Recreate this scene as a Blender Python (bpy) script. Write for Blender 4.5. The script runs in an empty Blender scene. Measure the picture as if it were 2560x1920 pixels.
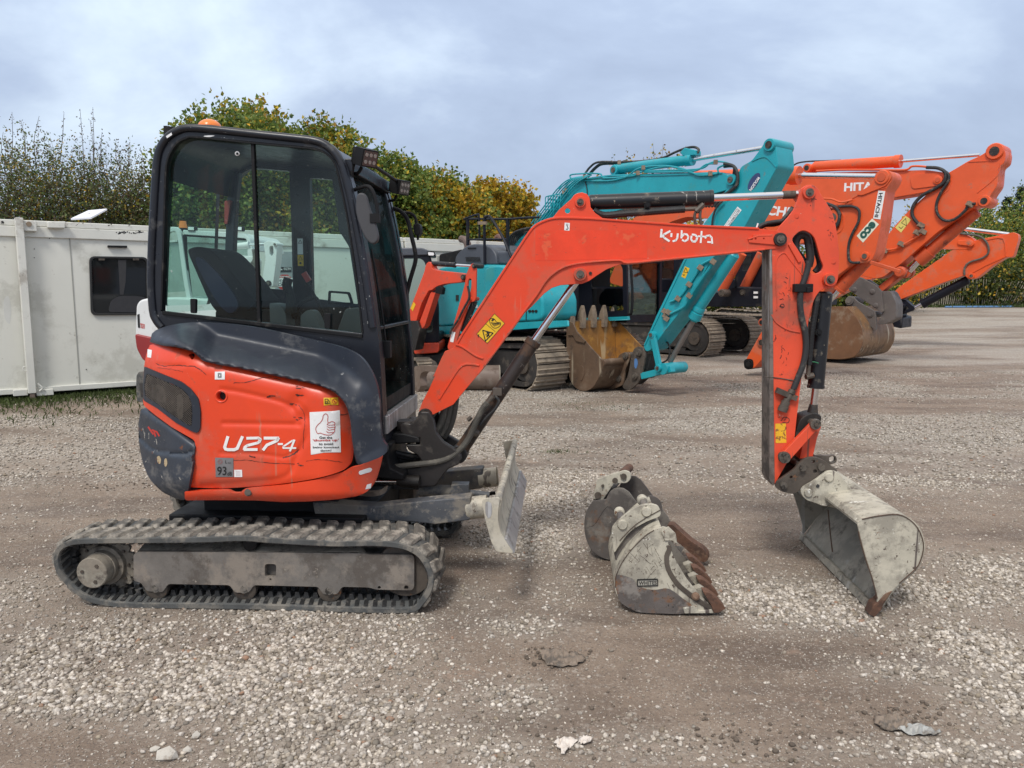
import bpy, math, random
import numpy as np
from math import radians, sin, cos, pi, tan, atan, sqrt
from mathutils import Vector, Matrix
from mathutils.geometry import delaunay_2d_cdt
random.seed(7); rng = np.random.default_rng(7)
sc = bpy.context.scene; col = sc.collection

# ------------------------------------------------------------------ camera, sky, sun, exposure
PITCH = 7.0; CH = 1.6; FPX = 1923.5
cd = bpy.data.cameras.new('camera'); cam = bpy.data.objects.new('camera', cd); col.objects.link(cam)
cam.location = (0, 0, CH); cam.rotation_euler = (radians(90 - PITCH), 0, 0)
cd.sensor_width = 36; cd.lens = 36 * FPX / 2560; cd.clip_end = 900; cd.clip_start = .05
sc.camera = cam

SUN_EL, SUN_AZ = 52, 200
wd = bpy.data.worlds.new('World'); sc.world = wd; wd.use_nodes = True
wn, wl = wd.node_tree.nodes, wd.node_tree.links
wn.clear()
def wnode(t, **k):
    n = wn.new(t)
    for a, b in k.items(): setattr(n, a, b)
    return n
wo = wnode('ShaderNodeOutputWorld'); bg = wnode('ShaderNodeBackground'); bg.inputs[1].default_value = .1
sky = wnode('ShaderNodeTexSky', sky_type='NISHITA', sun_disc=False, sun_elevation=radians(SUN_EL), sun_rotation=radians(SUN_AZ))
sky.air_density = 1; sky.dust_density = 3; sky.ozone_density = 1
tc = wnode('ShaderNodeTexCoord'); sx = wnode('ShaderNodeSeparateXYZ'); wl.new(tc.outputs['Generated'], sx.inputs[0])
zc = wnode('ShaderNodeMath', operation='MAXIMUM'); wl.new(sx.outputs[2], zc.inputs[0]); zc.inputs[1].default_value = 0
za = wnode('ShaderNodeMath', operation='ADD'); wl.new(zc.outputs[0], za.inputs[0]); za.inputs[1].default_value = .42
dx = wnode('ShaderNodeMath', operation='DIVIDE'); wl.new(sx.outputs[0], dx.inputs[0]); wl.new(za.outputs[0], dx.inputs[1])
dy = wnode('ShaderNodeMath', operation='DIVIDE'); wl.new(sx.outputs[1], dy.inputs[0]); wl.new(za.outputs[0], dy.inputs[1])
cx = wnode('ShaderNodeCombineXYZ'); wl.new(dx.outputs[0], cx.inputs[0]); wl.new(dy.outputs[0], cx.inputs[1])
n1 = wnode('ShaderNodeTexNoise'); n1.inputs['Scale'].default_value = 1.35; n1.inputs['Detail'].default_value = 7; n1.inputs['Roughness'].default_value = .56
n1.inputs['Distortion'].default_value = .25
mp = wnode('ShaderNodeMapping'); mp.inputs['Location'].default_value = (3.1, 1.7, 0); mp.inputs['Scale'].default_value = (.85, 1.0, 1)
wl.new(cx.outputs[0], mp.inputs[0]); wl.new(mp.outputs[0], n1.inputs['Vector'])
cr = wnode('ShaderNodeValToRGB'); wl.new(n1.outputs[0], cr.inputs[0])
e = cr.color_ramp.elements
e[0].position = .37; e[0].color = (.32, .39, .53, 1)
e[1].position = .67; e[1].color = (.67, .78, .90, 1)
m_ = cr.color_ramp.elements.new(.505); m_.color = (.41, .495, .65, 1)
up = wnode('ShaderNodeMapRange'); wl.new(zc.outputs[0], up.inputs[0])
up.inputs[1].default_value = 0; up.inputs[2].default_value = .9; up.inputs[3].default_value = 8.6; up.inputs[4].default_value = 15.0
vm = wnode('ShaderNodeVectorMath', operation='SCALE'); wl.new(cr.outputs[0], vm.inputs[0]); wl.new(up.outputs[0], vm.inputs['Scale'])
neu = wnode('ShaderNodeMapRange'); wl.new(zc.outputs[0], neu.inputs[0]); neu.inputs[1].default_value = .38; neu.inputs[2].default_value = .8; neu.inputs[4].default_value = .85
nm = wnode('ShaderNodeMix', data_type='RGBA'); wl.new(neu.outputs[0], nm.inputs[0]); wl.new(vm.outputs[0], nm.inputs[6]); nm.inputs[7].default_value = (9.6, 9.0, 8.2, 1)
mx = wnode('ShaderNodeMix', data_type='RGBA'); mx.inputs[0].default_value = .9
wl.new(sky.outputs[0], mx.inputs[6]); wl.new(nm.outputs[2], mx.inputs[7]); wl.new(mx.outputs[2], bg.inputs[0]); wl.new(bg.outputs[0], wo.inputs[0])
sd = bpy.data.lights.new('sun', 'SUN'); sd.energy = 1.8; sd.angle = radians(13); sd.color = (1, .97, .92)
so = bpy.data.objects.new('sun', sd); col.objects.link(so)
_d = Vector((sin(radians(SUN_AZ)) * cos(radians(SUN_EL)), cos(radians(SUN_AZ)) * cos(radians(SUN_EL)), sin(radians(SUN_EL))))
so.rotation_euler = _d.to_track_quat('Z', 'Y').to_euler()
sc.view_settings.view_transform = 'Standard'; sc.view_settings.look = 'None'; sc.view_settings.gamma = 1
sc.view_settings.exposure = 0.38; sc.view_settings.use_curve_mapping = False
sc.render.engine = 'CYCLES'; sc.cycles.max_bounces = 8; sc.cycles.transparent_max_bounces = 24
sc.cycles.use_denoising = True

# ------------------------------------------------------------------ helpers
def cropmap(x0, y0, w, R):
    k = w / R
    def f(*pts): return [(x0 + x * k, y0 + y * k) for x, y in pts]
    f.k = k
    return f
A = cropmap(320, 240, 800, 2212); B = cropmap(320, 760, 800, 2212); C = cropmap(100, 1200, 1300, 2212)
D = cropmap(880, 440, 800, 2212); E = cropmap(880, 900, 600, 1991); F = cropmap(1400, 1040, 1000, 2212)
G = cropmap(1700, 420, 600, 1244); H = cropmap(1340, 330, 660, 2190); I = cropmap(1900, 330, 660, 1825)
J = cropmap(980, 600, 800, 2212); L = cropmap(0, 240, 500, 1037); M = cropmap(1480, 620, 500, 2183)
Q = cropmap(2100, 440, 460, 1090); R_ = cropmap(1150, 500, 300, 2074); Z = cropmap(0, 0, 2560, 2212)
_cp, _sp = cos(radians(PITCH)), sin(radians(PITCH))
def ray(px, py):
    a = (px - 1280) / FPX; b = (960 - py) / FPX
    return Vector((a, _cp + b * _sp, -_sp + b * _cp))
CAM = Vector((0, 0, CH))
def ground_at(px, py, z=0.0):
    r = ray(px, py); return CAM + r * ((z - CH) / r.z)
class Fr:                                   # a vertical plane in the place, at its own distance; a is its heading in degrees
    def __init__(s, O, a):
        a = radians(a); s.O = Vector((O[0], O[1], 0)); s.d = Vector((cos(a), sin(a), 0)); s.n = Vector((-sin(a), cos(a), 0))
    def P(s, p, off=0.0):
        r = ray(*p); t = ((s.O + s.n * off) - CAM).dot(s.n) / r.dot(s.n); return CAM + r * t
    def W(s, u, z, off=0.0): return s.O + s.d * u + s.n * off + Vector((0, 0, z))
    def uz(s, p, off=0.0):
        q = s.P(p, off); return (q - s.O).dot(s.d), q.z
    def mpx(s, p, off=0.0): return (s.P(p, off) - s.P((p[0] + 1, p[1]), off)).length
def fillet(pts, r, n=5, closed=True):
    out = []; N = len(pts); rr = r if isinstance(r, (list, tuple)) else [r] * N
    for i in range(N):
        if not closed and i in (0, N - 1): out.append(tuple(pts[i])); continue
        p0, p, p1 = Vector(pts[i - 1]), Vector(pts[i]), Vector(pts[(i + 1) % N])
        a, b = p0 - p, p1 - p
        q = min(rr[i], a.length * .48, b.length * .48)
        if q < 1e-9: out.append(tuple(p)); continue
        s, t = p + a.normalized() * q, p + b.normalized() * q
        for k in range(n + 1):
            u = k / n; out.append(tuple(s * (1 - u) ** 2 + p * 2 * u * (1 - u) + t * u * u))
    return out
def spl(pts, n=6, closed=False):
    P = [Vector(p) for p in pts]; N = len(P); out = []
    for i in range(N if closed else N - 1):
        if closed: a, b, c, d = P[i - 1], P[i], P[(i + 1) % N], P[(i + 2) % N]
        else: a, b, c, d = P[max(i - 1, 0)], P[i], P[i + 1], P[min(i + 2, N - 1)]
        for k in range(n):
            t = k / n
            out.append(.5 * ((2 * b) + (c - a) * t + (2 * a - 5 * b + 4 * c - d) * t * t + (3 * b - a - 3 * c + d) * t ** 3))
    if not closed: out.append(P[-1])
    return [tuple(o) for o in out]
def inpoly(x, y, poly):
    c = False; j = len(poly) - 1
    for i in range(len(poly)):
        xi, yi = poly[i]; xj, yj = poly[j]
        if (yi > y) != (yj > y) and x < (xj - xi) * (y - yi) / (yj - yi) + xi: c = not c
        j = i
    return c
def circ(c, r, n=20, ry=None, a0=0): return [(c[0] + r * cos(a0 + 2 * pi * k / n), c[1] + (ry or r) * sin(a0 + 2 * pi * k / n)) for k in range(n)]
def pld(p, line):                            # distance of a point to a polyline
    best = 1e9; x, y = p
    for i in range(len(line) - 1):
        ax, ay = line[i]; bx, by = line[i + 1]; vx, vy = bx - ax, by - ay
        t = max(0, min(1, ((x - ax) * vx + (y - ay) * vy) / (vx * vx + vy * vy + 1e-12)))
        d = (x - ax - vx * t) ** 2 + (y - ay - vy * t) ** 2
        if d < best: best = d
    return sqrt(best)
def area2(poly): return sum(poly[i - 1][0] * poly[i][1] - poly[i][0] * poly[i - 1][1] for i in range(len(poly))) / 2
def tri_fill(poly, holes=(), step=None):
    vs = []; ed = []
    for lp in [poly] + list(holes):
        k = len(vs); vs += [Vector(p) for p in lp]; ed += [(k + i, k + (i + 1) % len(lp)) for i in range(len(lp))]
    if step:
        x0 = min(p[0] for p in poly); x1 = max(p[0] for p in poly); y0 = min(p[1] for p in poly); y1 = max(p[1] for p in poly)
        bl = [poly] + list(holes); i = 0; y = y0 + step / 2
        while y < y1:
            x = x0 + step / 2 + (step / 2 if i % 2 else 0)
            while x < x1:
                if inpoly(x, y, poly) and not any(inpoly(x, y, h) for h in holes): vs.append(Vector((x, y)))
                x += step
            y += step; i += 1
    ov, oe, of, *_ = delaunay_2d_cdt(vs, ed, [], 0, 1e-7)
    fs = []
    for f in of:
        cx_ = sum(ov[i].x for i in f) / len(f); cy_ = sum(ov[i].y for i in f) / len(f)
        if inpoly(cx_, cy_, poly) and not any(inpoly(cx_, cy_, h) for h in holes): fs.append(list(f))
    return [tuple(v) for v in ov], fs
ROOT = {}
class MB:
    def __init__(s): s.v = []; s.f = []
    def add(s, vs, fs):
        k = len(s.v); s.v += [Vector(v) for v in vs]; s.f += [[k + i for i in f] for f in fs]; return s
    def prism(s, fr, pts, o0, o1, holes=(), taper=None):
        if area2(pts) > 0: pts = pts[::-1]
        ov, of = tri_fill(pts, holes)
        a = [fr.P(p, o0) for p in ov]; dn = fr.n * (o1 - o0); n = len(a)
        c = sum(a, Vector()) / n
        b = [q + dn if taper is None else c + (q - c) * taper + dn for q in a]
        fs = []
        for f in of:
            q = [ov[i] for i in f]
            if area2(q) > 0: f = f[::-1]
            fs.append(f); fs.append([i + n for i in f[::-1]])
        s.add(a + b, fs)
        for lp, hole in [(pts, False)] + [(h, True) for h in holes]:
            if (area2(lp) > 0) != hole: lp = lp[::-1]
            m = len(lp); a = [fr.P(p, o0) for p in lp]; b = [q + dn if taper is None else c + (q - c) * taper + dn for q in a]
            s.add(a + b, [[(i + 1) % m, i, i + m, (i + 1) % m + m] for i in range(m)])
        return s
    def sheet(s, fr, pts, offn, step, thick=.01, holes=()):
        pts = list(pts)
        if area2(pts) > 0: pts = pts[::-1]
        # subdivide the boundary
        def sub(lp):
            o = []
            for i in range(len(lp)):
                p, q = lp[i], lp[(i + 1) % len(lp)]; n = max(1, int(math.hypot(q[0] - p[0], q[1] - p[1]) / step))
                o += [(p[0] + (q[0] - p[0]) * k / n, p[1] + (q[1] - p[1]) * k / n) for k in range(n)]
            return o
        pts = sub(pts); holes = [sub(h) for h in holes]
        ov, of = tri_fill(pts, holes, step)
        fo = offn if callable(offn) else (lambda p: offn)
        fs = []
        for f in of:
            if area2([ov[i] for i in f]) > 0: f = f[::-1]
            fs.append(f)
        s.add([fr.P(p, fo(p)) for p in ov], fs)
        if thick:
            for lp, hole in [(pts, False)] + [(h, True) for h in holes]:
                if (area2(lp) > 0) != hole: lp = lp[::-1]
                m = len(lp); a = [fr.P(p, fo(p)) for p in lp]; b = [q + fr.n * thick for q in a]
                s.add(a + b, [[(i + 1) % m, i, i + m, (i + 1) % m + m] for i in range(m)])
        return s
    def box(s, c, sz, M=None, tap=1.0):
        M = M or Matrix.Identity(3); c = Vector(c); vs = []
        for z in (-1, 1):
            for y in (-1, 1):
                for x in (-1, 1):
                    k = tap if z > 0 else 1
                    vs.append(c + M @ Vector((x * sz[0] / 2 * k, y * sz[1] / 2 * k, z * sz[2] / 2)))
        return s.add(vs, [[0, 2, 3, 1], [4, 5, 7, 6], [0, 1, 5, 4], [2, 6, 7, 3], [0, 4, 6, 2], [1, 3, 7, 5]])
    def fbox(s, fr, u0, u1, z0, z1, o0, o1):
        v = [fr.W(u, z, o) for z in (z0, z1) for o in (o0, o1) for u in (u0, u1)]
        return s.add(v, [[0, 2, 3, 1], [4, 5, 7, 6], [0, 1, 5, 4], [2, 6, 7, 3], [0, 4, 6, 2], [1, 3, 7, 5]])
    def cyl(s, a, b, r, r2=None, seg=20, caps=True, prof=None):
        a, b = Vector(a), Vector(b); ax = (b - a); L_ = ax.length; ax.normalize()
        t = Vector((0, 0, 1)) if abs(ax.z) < .9 else Vector((1, 0, 0)); x = ax.cross(t).normalized(); y = ax.cross(x)
        prof = prof or [(0, r), (1, r if r2 is None else r2)]
        vs = []; fs = []; n = len(prof)
        for t_, rr in prof:
            for k in range(seg):
                an = 2 * pi * k / seg; vs.append(a + ax * (L_ * t_) + (x * cos(an) + y * sin(an)) * rr)
        for i in range(n - 1):
            for k in range(seg): fs.append([i * seg + k, i * seg + (k + 1) % seg, (i + 1) * seg + (k + 1) % seg, (i + 1) * seg + k])
        if caps: fs.append(list(range(seg))[::-1]); fs.append([(n - 1) * seg + k for k in range(seg)])
        return s.add(vs, fs)
    def tube(s, pts, r, seg=10, n=5, smooth=True, caps=True):
        P = [Vector(p) for p in pts]
        if smooth and len(P) > 2: P = [Vector(p) for p in spl(P, n)]
        m = len(P); rs = r if isinstance(r, (list, tuple)) else None
        T = [(P[min(i + 1, m - 1)] - P[max(i - 1, 0)]).normalized() for i in range(m)]
        t = Vector((0, 0, 1)) if abs(T[0].z) < .9 else Vector((1, 0, 0)); x = T[0].cross(t).normalized()
        vs = []; fs = []
        for i in range(m):
            x = (x - T[i] * x.dot(T[i])).normalized(); y = T[i].cross(x)
            rr = r if rs is None else rs[0] + (rs[1] - rs[0]) * i / (m - 1)
            vs += [P[i] + (x * cos(2 * pi * k / seg) + y * sin(2 * pi * k / seg)) * rr for k in range(seg)]
        for i in range(m - 1): fs += [[i * seg + k, i * seg + (k + 1) % seg, (i + 1) * seg + (k + 1) % seg, (i + 1) * seg + k] for k in range(seg)]
        if caps: fs.append(list(range(seg))[::-1]); fs.append([(m - 1) * seg + k for k in range(seg)])
        return s.add(vs, fs)
    def strip(s, fr, pts, w, o0, o1):         # a bar following a traced line (w in photo pixels)
        P = [Vector(p) for p in pts]; m = len(P)
        l, r = [], []
        for i in range(m):
            t = (P[min(i + 1, m - 1)] - P[max(i - 1, 0)]).normalized(); nn = Vector((-t.y, t.x)) * w / 2
            l.append(tuple(P[i] + nn)); r.append(tuple(P[i] - nn))
        for i in range(m - 1):
            q = [l[i], l[i + 1], r[i + 1], r[i]]
            a = [fr.P(p, o0) for p in q]; b = [p + fr.n * (o1 - o0) for p in a]
            fs = [[0, 1, 2, 3], [7, 6, 5, 4], [0, 4, 5, 1], [2, 6, 7, 3]]
            if i == 0: fs.append([3, 7, 4, 0])
            if i == m - 2: fs.append([1, 5, 6, 2])
            s.add(a + b, fs)
        return s
    def ribbon(s, fr, pts, w, off, closed=False):   # flat print following a surface
        P = [Vector(p) for p in pts]; m = len(P); fo = off if callable(off) else (lambda p: off)
        for i in range(m if closed else m - 1):
            a, b = P[i], P[(i + 1) % m]; t = (b - a)
            if t.length < 1e-6: continue
            t.normalize(); nn = Vector((-t.y, t.x)) * w / 2; a = a - t * w * .2; b = b + t * w * .2
            s.add([fr.P(tuple(q), fo(tuple(q))) for q in (a + nn, b + nn, b - nn, a - nn)], [[0, 1, 2, 3]])
        return s
    def flat(s, fr, pts, off, holes=(), step=None):
        fo = off if callable(off) else (lambda p: off)
        ov, of = tri_fill(pts, holes, step)
        of = [f if area2([ov[i] for i in f]) < 0 else f[::-1] for f in of]
        return s.add([fr.P(p, fo(p)) for p in ov], of)
    def dome(s, c, r, h, seg=16, rings=5):
        c = Vector(c); vs = []; fs = []
        for i in range(rings + 1):
            a = pi / 2 * i / rings
            for k in range(seg): vs.append(c + Vector((r * cos(a) * cos(2 * pi * k / seg), r * cos(a) * sin(2 * pi * k / seg), h * sin(a))))
        for i in range(rings): fs += [[i * seg + k, i * seg + (k + 1) % seg, (i + 1) * seg + (k + 1) % seg, (i + 1) * seg + k] for k in range(seg)]
        return s.add(vs, fs)
    def build(s, name, mat_, parent=None, bevel=0, label=None, kind=None, ang=35, seg=2, loc=None):
        org = ROOT[parent.name] if parent else Vector(loc or (0, 0, 0))
        me = bpy.data.meshes.new(name); me.from_pydata([tuple(v - org) for v in s.v], [], s.f); me.validate()
        if len(me.vertices) and bevel == 0:
            import bmesh
            b = bmesh.new(); b.from_mesh(me); bmesh.ops.remove_doubles(b, verts=b.verts, dist=1e-6); b.to_mesh(me); b.free()
        me.polygons.foreach_set('use_smooth', [True] * len(me.polygons)); me.set_sharp_from_angle(angle=radians(ang))
        me.materials.append(mat_)
        o = bpy.data.objects.new(name, me); col.objects.link(o)
        if parent: o.parent = parent
        else: o.location = org
        ROOT[o.name] = org
        if bevel:
            import bmesh
            b = bmesh.new(); b.from_mesh(me); bmesh.ops.remove_doubles(b, verts=b.verts, dist=1e-6)
            bmesh.ops.dissolve_limit(b, angle_limit=radians(1), verts=b.verts, edges=b.edges) if len(b.verts) < 4000 else None
            b.to_mesh(me); b.free()
            me.polygons.foreach_set('use_smooth', [True] * len(me.polygons)); me.set_sharp_from_angle(angle=radians(ang))
            m = o.modifiers.new('bevel', 'BEVEL'); m.width = bevel; m.segments = seg; m.limit_method = 'ANGLE'; m.angle_limit = radians(ang); m.harden_normals = True
        if label: o['label'] = label
        if kind: o['kind'] = kind
        return o
def thing(name, label, cat, loc=(0, 0, 0), group=None):
    o = bpy.data.objects.new(name, None); col.objects.link(o); o.location = loc; o.empty_display_size = .2
    o['label'] = label; o['category'] = cat
    if group: o['group'] = group
    ROOT[o.name] = Vector(loc); return o
def tag(o, label, cat, group=None, kind=None):
    o['label'] = label; o['category'] = cat
    if group: o['group'] = group
    if kind: o['kind'] = kind
    return o
_tc = {}
def text_mesh(txt, weight=.0, shear=0, font=None, space=1.0):
    cu = bpy.data.curves.new('lettering', 'FONT'); cu.body = txt; cu.size = 1; cu.offset = weight; cu.shear = shear; cu.space_character = space
    cu.resolution_u = 3
    ob = bpy.data.objects.new('lettering', cu); me = bpy.data.meshes.new_from_object(ob)
    vs = [tuple(v.co)[:2] for v in me.vertices]; fs = [list(p.vertices) for p in me.polygons]
    bpy.data.objects.remove(ob); bpy.data.curves.remove(cu); bpy.data.meshes.remove(me)
    x0 = min(v[0] for v in vs); x1 = max(v[0] for v in vs); y0 = min(v[1] for v in vs); y1 = max(v[1] for v in vs)
    return [((v[0] - x0) / (x1 - x0), (v[1] - y0) / (y1 - y0)) for v in vs], fs
def add_text(mb, fr, txt, quad, off, weight=.0, shear=0, space=1.0):
    """quad: photo positions of the lettering's corners: bottom-left, bottom-right, top-right, top-left (reading direction)"""
    vs, fs = text_mesh(txt, weight, shear, space=space); bl, br, tr, tl = [Vector(q) for q in quad]
    fo = off if callable(off) else (lambda p: off)
    out = []
    for u, v in vs:
        q = tuple((bl * (1 - u) + br * u) * (1 - v) + (tl * (1 - u) + tr * u) * v); out.append(fr.P(q, fo(q)))
    mb.add(out, fs); return mb

# ------------------------------------------------------------------ materials
def surf(name, base, rough=.5, metal=0.0, vary=.12, vscale=2.5, dirt=None, chips=None, scratch=None, bump=None, spec=.5, rvary=.15, coat=0):
    m = bpy.data.materials.new(name); m.use_nodes = True; N, Lk = m.node_tree.nodes, m.node_tree.links
    b = N['Principled BSDF']; t = N.new('ShaderNodeTexCoord')
    def noise(scale, detail=5, rgh=.6, vec=None, sc3=None, dist=0):
        n = N.new('ShaderNodeTexNoise'); n.inputs['Scale'].default_value = scale; n.inputs['Detail'].default_value = detail
        n.inputs['Roughness'].default_value = rgh; n.inputs['Distortion'].default_value = dist
        if sc3:
            mp = N.new('ShaderNodeMapping'); mp.inputs['Scale'].default_value = sc3; Lk.new(t.outputs['Object'], mp.inputs[0]); Lk.new(mp.outputs[0], n.inputs['Vector'])
        else: Lk.new(t.outputs['Object'], n.inputs['Vector'])
        return n
    def ramp(src, p0, p1, v0=0, v1=1):
        r = N.new('ShaderNodeMapRange'); r.inputs[1].default_value = p0; r.inputs[2].default_value = p1; r.inputs[3].default_value = v0; r.inputs[4].default_value = v1
        Lk.new(src, r.inputs[0]); return r.outputs[0]
    def mixc(fac, a, bcol):
        x = N.new('ShaderNodeMix'); x.data_type = 'RGBA'; Lk.new(fac, x.inputs[0])
        if isinstance(a, (tuple, list)): x.inputs[6].default_value = (*a, 1)
        else: Lk.new(a, x.inputs[6])
        x.inputs[7].default_value = (*bcol, 1); return x.outputs[2]
    n0 = noise(vscale, 6, .65)
    c = mixc(ramp(n0.outputs[0], .3, .7), tuple(min(1, x * (1 + vary)) for x in base), tuple(x * (1 - vary) for x in base))
    rg = ramp(noise(vscale * 4, 4).outputs[0], .3, .7, max(.02, rough - rvary / 2), min(1, rough + rvary / 2))
    met = None
    def addrough(fac, val):
        nonlocal rg
        x = N.new('ShaderNodeMix'); Lk.new(fac, x.inputs[0]); Lk.new(rg, x.inputs[2]); x.inputs[3].default_value = val; rg = x.outputs[0]
    for dd in (dirt if isinstance(dirt, list) else [dirt] if dirt else []):
        dcol, amt, dsc = dd; f = ramp(noise(dsc, 8, .7).outputs[0], .615 - amt * .30, .695 - amt * .24)
        mm = N.new('ShaderNodeMath'); mm.operation = 'MULTIPLY'; mm.inputs[1].default_value = min(1, .7 + amt * .5); Lk.new(f, mm.inputs[0])
        c = mixc(mm.outputs[0], c, dcol); addrough(mm.outputs[0], .9)
    if scratch:
        scol, amt, ssc = scratch
        f = ramp(noise(ssc, 3, .5, sc3=(1, 1, .06), dist=.4).outputs[0], .66 - amt * .14, .69 - amt * .12)
        f2 = ramp(noise(ssc * .12, 3, .6).outputs[0], .42, .55); mm = N.new('ShaderNodeMath'); mm.operation = 'MULTIPLY'; Lk.new(f, mm.inputs[0]); Lk.new(f2, mm.inputs[1])
        c = mixc(mm.outputs[0], c, scol)
    for ch in (chips if isinstance(chips, list) else [chips] if chips else []):
        ccol, amt, csc = ch
        f = ramp(noise(csc, 9, .75, dist=.3).outputs[0], .655 - amt * .30, .67 - amt * .29); c = mixc(f, c, ccol); addrough(f, .85)
    Lk.new(c, b.inputs['Base Color']); Lk.new(rg, b.inputs['Roughness']); b.inputs['Metallic'].default_value = metal
    b.inputs['Specular IOR Level'].default_value = spec
    if coat: b.inputs['Coat Weight'].default_value = coat; b.inputs['Coat Roughness'].default_value = .15
    if bump:
        bs, bsc = bump; bn = N.new('ShaderNodeBump'); bn.inputs['Strength'].default_value = bs; bn.inputs['Distance'].default_value = .01
        Lk.new(noise(bsc, 8, .7).outputs[0], bn.inputs['Height']); Lk.new(bn.outputs[0], b.inputs['Normal'])
    return m
MUD = (.19, .155, .12); GREYMUD = (.27, .245, .21)
m_orange = surf('orange_paint', (.74, .062, .018), .36, vary=.12, vscale=2.2, dirt=[((.58, .095, .048), .34, 2.2), ((.30, .085, .05), .06, 7)], chips=[((.10, .06, .05), -.06, 9), ((.72, .42, .32), -.03, 34)], scratch=((.62, .14, .08), .15, 26), bump=(.05, 14))
m_orange_worn = surf('worn_orange_paint', (.72, .078, .030), .45, vary=.16, vscale=2.5, dirt=[((.42, .085, .05), .30, 3), (MUD, .06, 6)], chips=[((.08, .05, .04), .02, 12), ((.72, .40, .30), -.02, 26)], scratch=((.22, .07, .045), .3, 22), bump=(.08, 18))
m_darkplastic = surf('dark_blue_grey_plastic', (.021, .026, .038), .46, vary=.2, vscale=3, dirt=((.14, .14, .14), .16, 3), chips=((.35, .35, .34), .0, 45), bump=(.08, 60))
m_weightpaint = surf('scuffed_dark_paint', (.034, .042, .056), .45, vary=.25, vscale=4, dirt=((.17, .16, .15), .28, 5), chips=[((.40, .37, .32), .10, 16), ((.16, .06, .03), .06, 11)], bump=(.08, 25))
m_cabframe = surf('cab_frame_black', (.012, .014, .020), .34, vary=.25, vscale=4, dirt=((.09, .09, .09), .10, 7), chips=((.5, .5, .48), .035, 40), bump=(.03, 30))
m_black = surf('matt_black', (.009, .009, .010), .6, vary=.2, dirt=((.06, .054, .048), .10, 8), spec=.25)
m_blackcyl = surf('black_cylinder_paint', (.010, .011, .014), .38, vary=.25, dirt=((.20, .17, .13), .15, 9), chips=((.50, .42, .30), .09, 14), scratch=((.35, .33, .30), .2, 30))
m_browncyl = surf('worn_brown_cylinder', (.040, .032, .030), .48, metal=.25, vary=.5, vscale=5, dirt=((.115, .065, .04), .35, 5), chips=((.24, .22, .20), .06, 22))
m_hose = surf('rubber_hose', (.022, .022, .023), .6, vary=.2, dirt=((.13, .115, .095), .25, 12))
m_dustyhose = surf('dusty_rubber_hose', (.085, .078, .066), .7, vary=.2, dirt=((.16, .145, .12), .35, 14))
m_chrome = surf('chrome_rod', (.72, .73, .75), .13, metal=1, vary=.05, dirt=((.10, .08, .06), .10, 22), rvary=.08)
m_steel = surf('grimy_steel', (.10, .082, .066), .55, metal=.2, vary=.35, vscale=8, dirt=((.05, .04, .033), .3, 10), chips=((.22, .10, .045), .12, 16), bump=(.15, 30))
m_pin = surf('greasy_pin_metal', (.13, .112, .092), .45, metal=.35, vary=.4, vscale=25, dirt=((.02, .017, .015), .35, 30), bump=(.3, 60))
m_grease = surf('grease_black', (.018, .015, .013), .5, vary=.3, dirt=((.075, .055, .04), .3, 14), bump=(.4, 40))
m_casting = surf('greasy_black_casting', (.022, .019, .018), .45, vary=.3, vscale=5, dirt=[((.085, .072, .06), .2, 6)], bump=(.15, 25))
m_rubber = surf('muddy_track_rubber', (.075, .077, .075), .78, vary=.25, vscale=6, dirt=[((.20, .182, .155), .42, 7), ((.04, .04, .04), .1, 14)], bump=(.25, 35))
m_lug = surf('muddy_track_lugs', (.125, .112, .096), .85, vary=.3, vscale=7, dirt=[((.38, .34, .285), .46, 11), ((.06, .057, .052), .25, 8)], bump=(.4, 45))
m_frame = surf('muddy_track_frame', (.15, .135, .12), .7, vary=.3, vscale=4, dirt=[((.24, .205, .17), .45, 5), ((.095, .080, .068), .40, 6)], chips=[((.32, .28, .23), .06, 24), ((.17, .125, .095), .03, 14)], bump=(.25, 40))
m_mudmetal = surf('mud_caked_metal', (.23, .20, .16), .85, vary=.25, vscale=8, dirt=[((.30, .275, .225), .3, 8), ((.085, .07, .058), .3, 11)], bump=(.5, 35))
m_link = surf('dark_track_links', (.028, .028, .028), .5, vary=.4, dirt=((.12, .11, .10), .25, 20))
m_bladearm = surf('scuffed_blade_arm', (.066, .070, .078), .6, vary=.3, vscale=5, dirt=[((.24, .215, .18), .50, 6), ((.15, .135, .115), .4, 3)], chips=((.33, .31, .27), .14, 24), bump=(.2, 30))
m_blade = surf('cream_worn_steel', (.45, .41, .325), .6, vary=.15, vscale=5, dirt=[((.24, .225, .20), .38, 6), ((.52, .48, .40), .3, 9)], chips=((.10, .075, .06), .12, 14), scratch=((.13, .11, .09), .5, 24), bump=(.2, 25))
m_edge = surf('bare_worn_edge', (.30, .29, .285), .45, metal=.2, vary=.2, dirt=((.20, .18, .16), .3, 8), scratch=((.5, .5, .5), .5, 30))
m_bucketwhite = surf('mottled_grey_white_paint', (.47, .435, .35), .6, vary=.2, vscale=6, dirt=[((.30, .275, .225), .44, 7), ((.13, .108, .085), .24, 5)], chips=[((.085, .062, .048), .17, 22), ((.66, .64, .57), .12, 11), ((.17, .085, .045), .06, 9), ((.10, .08, .065), .06, 60)], scratch=((.10, .08, .07), .5, 20), bump=(.25, 25))
m_bucketin = surf('scoured_bucket_steel', (.31, .285, .235), .6, metal=.0, vary=.25, vscale=4, dirt=[((.24, .23, .20), .38, 5), ((.095, .088, .078), .3, 6)], scratch=((.36, .35, .32), .4, 16), bump=(.2, 30))
m_ruststeel = surf('dark_rusty_steel', (.095, .083, .075), .6, vary=.3, vscale=5, dirt=[((.15, .075, .04), .16, 6), ((.20, .18, .155), .38, 4)], chips=((.30, .28, .24), .06, 16), bump=(.3, 30))
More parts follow.
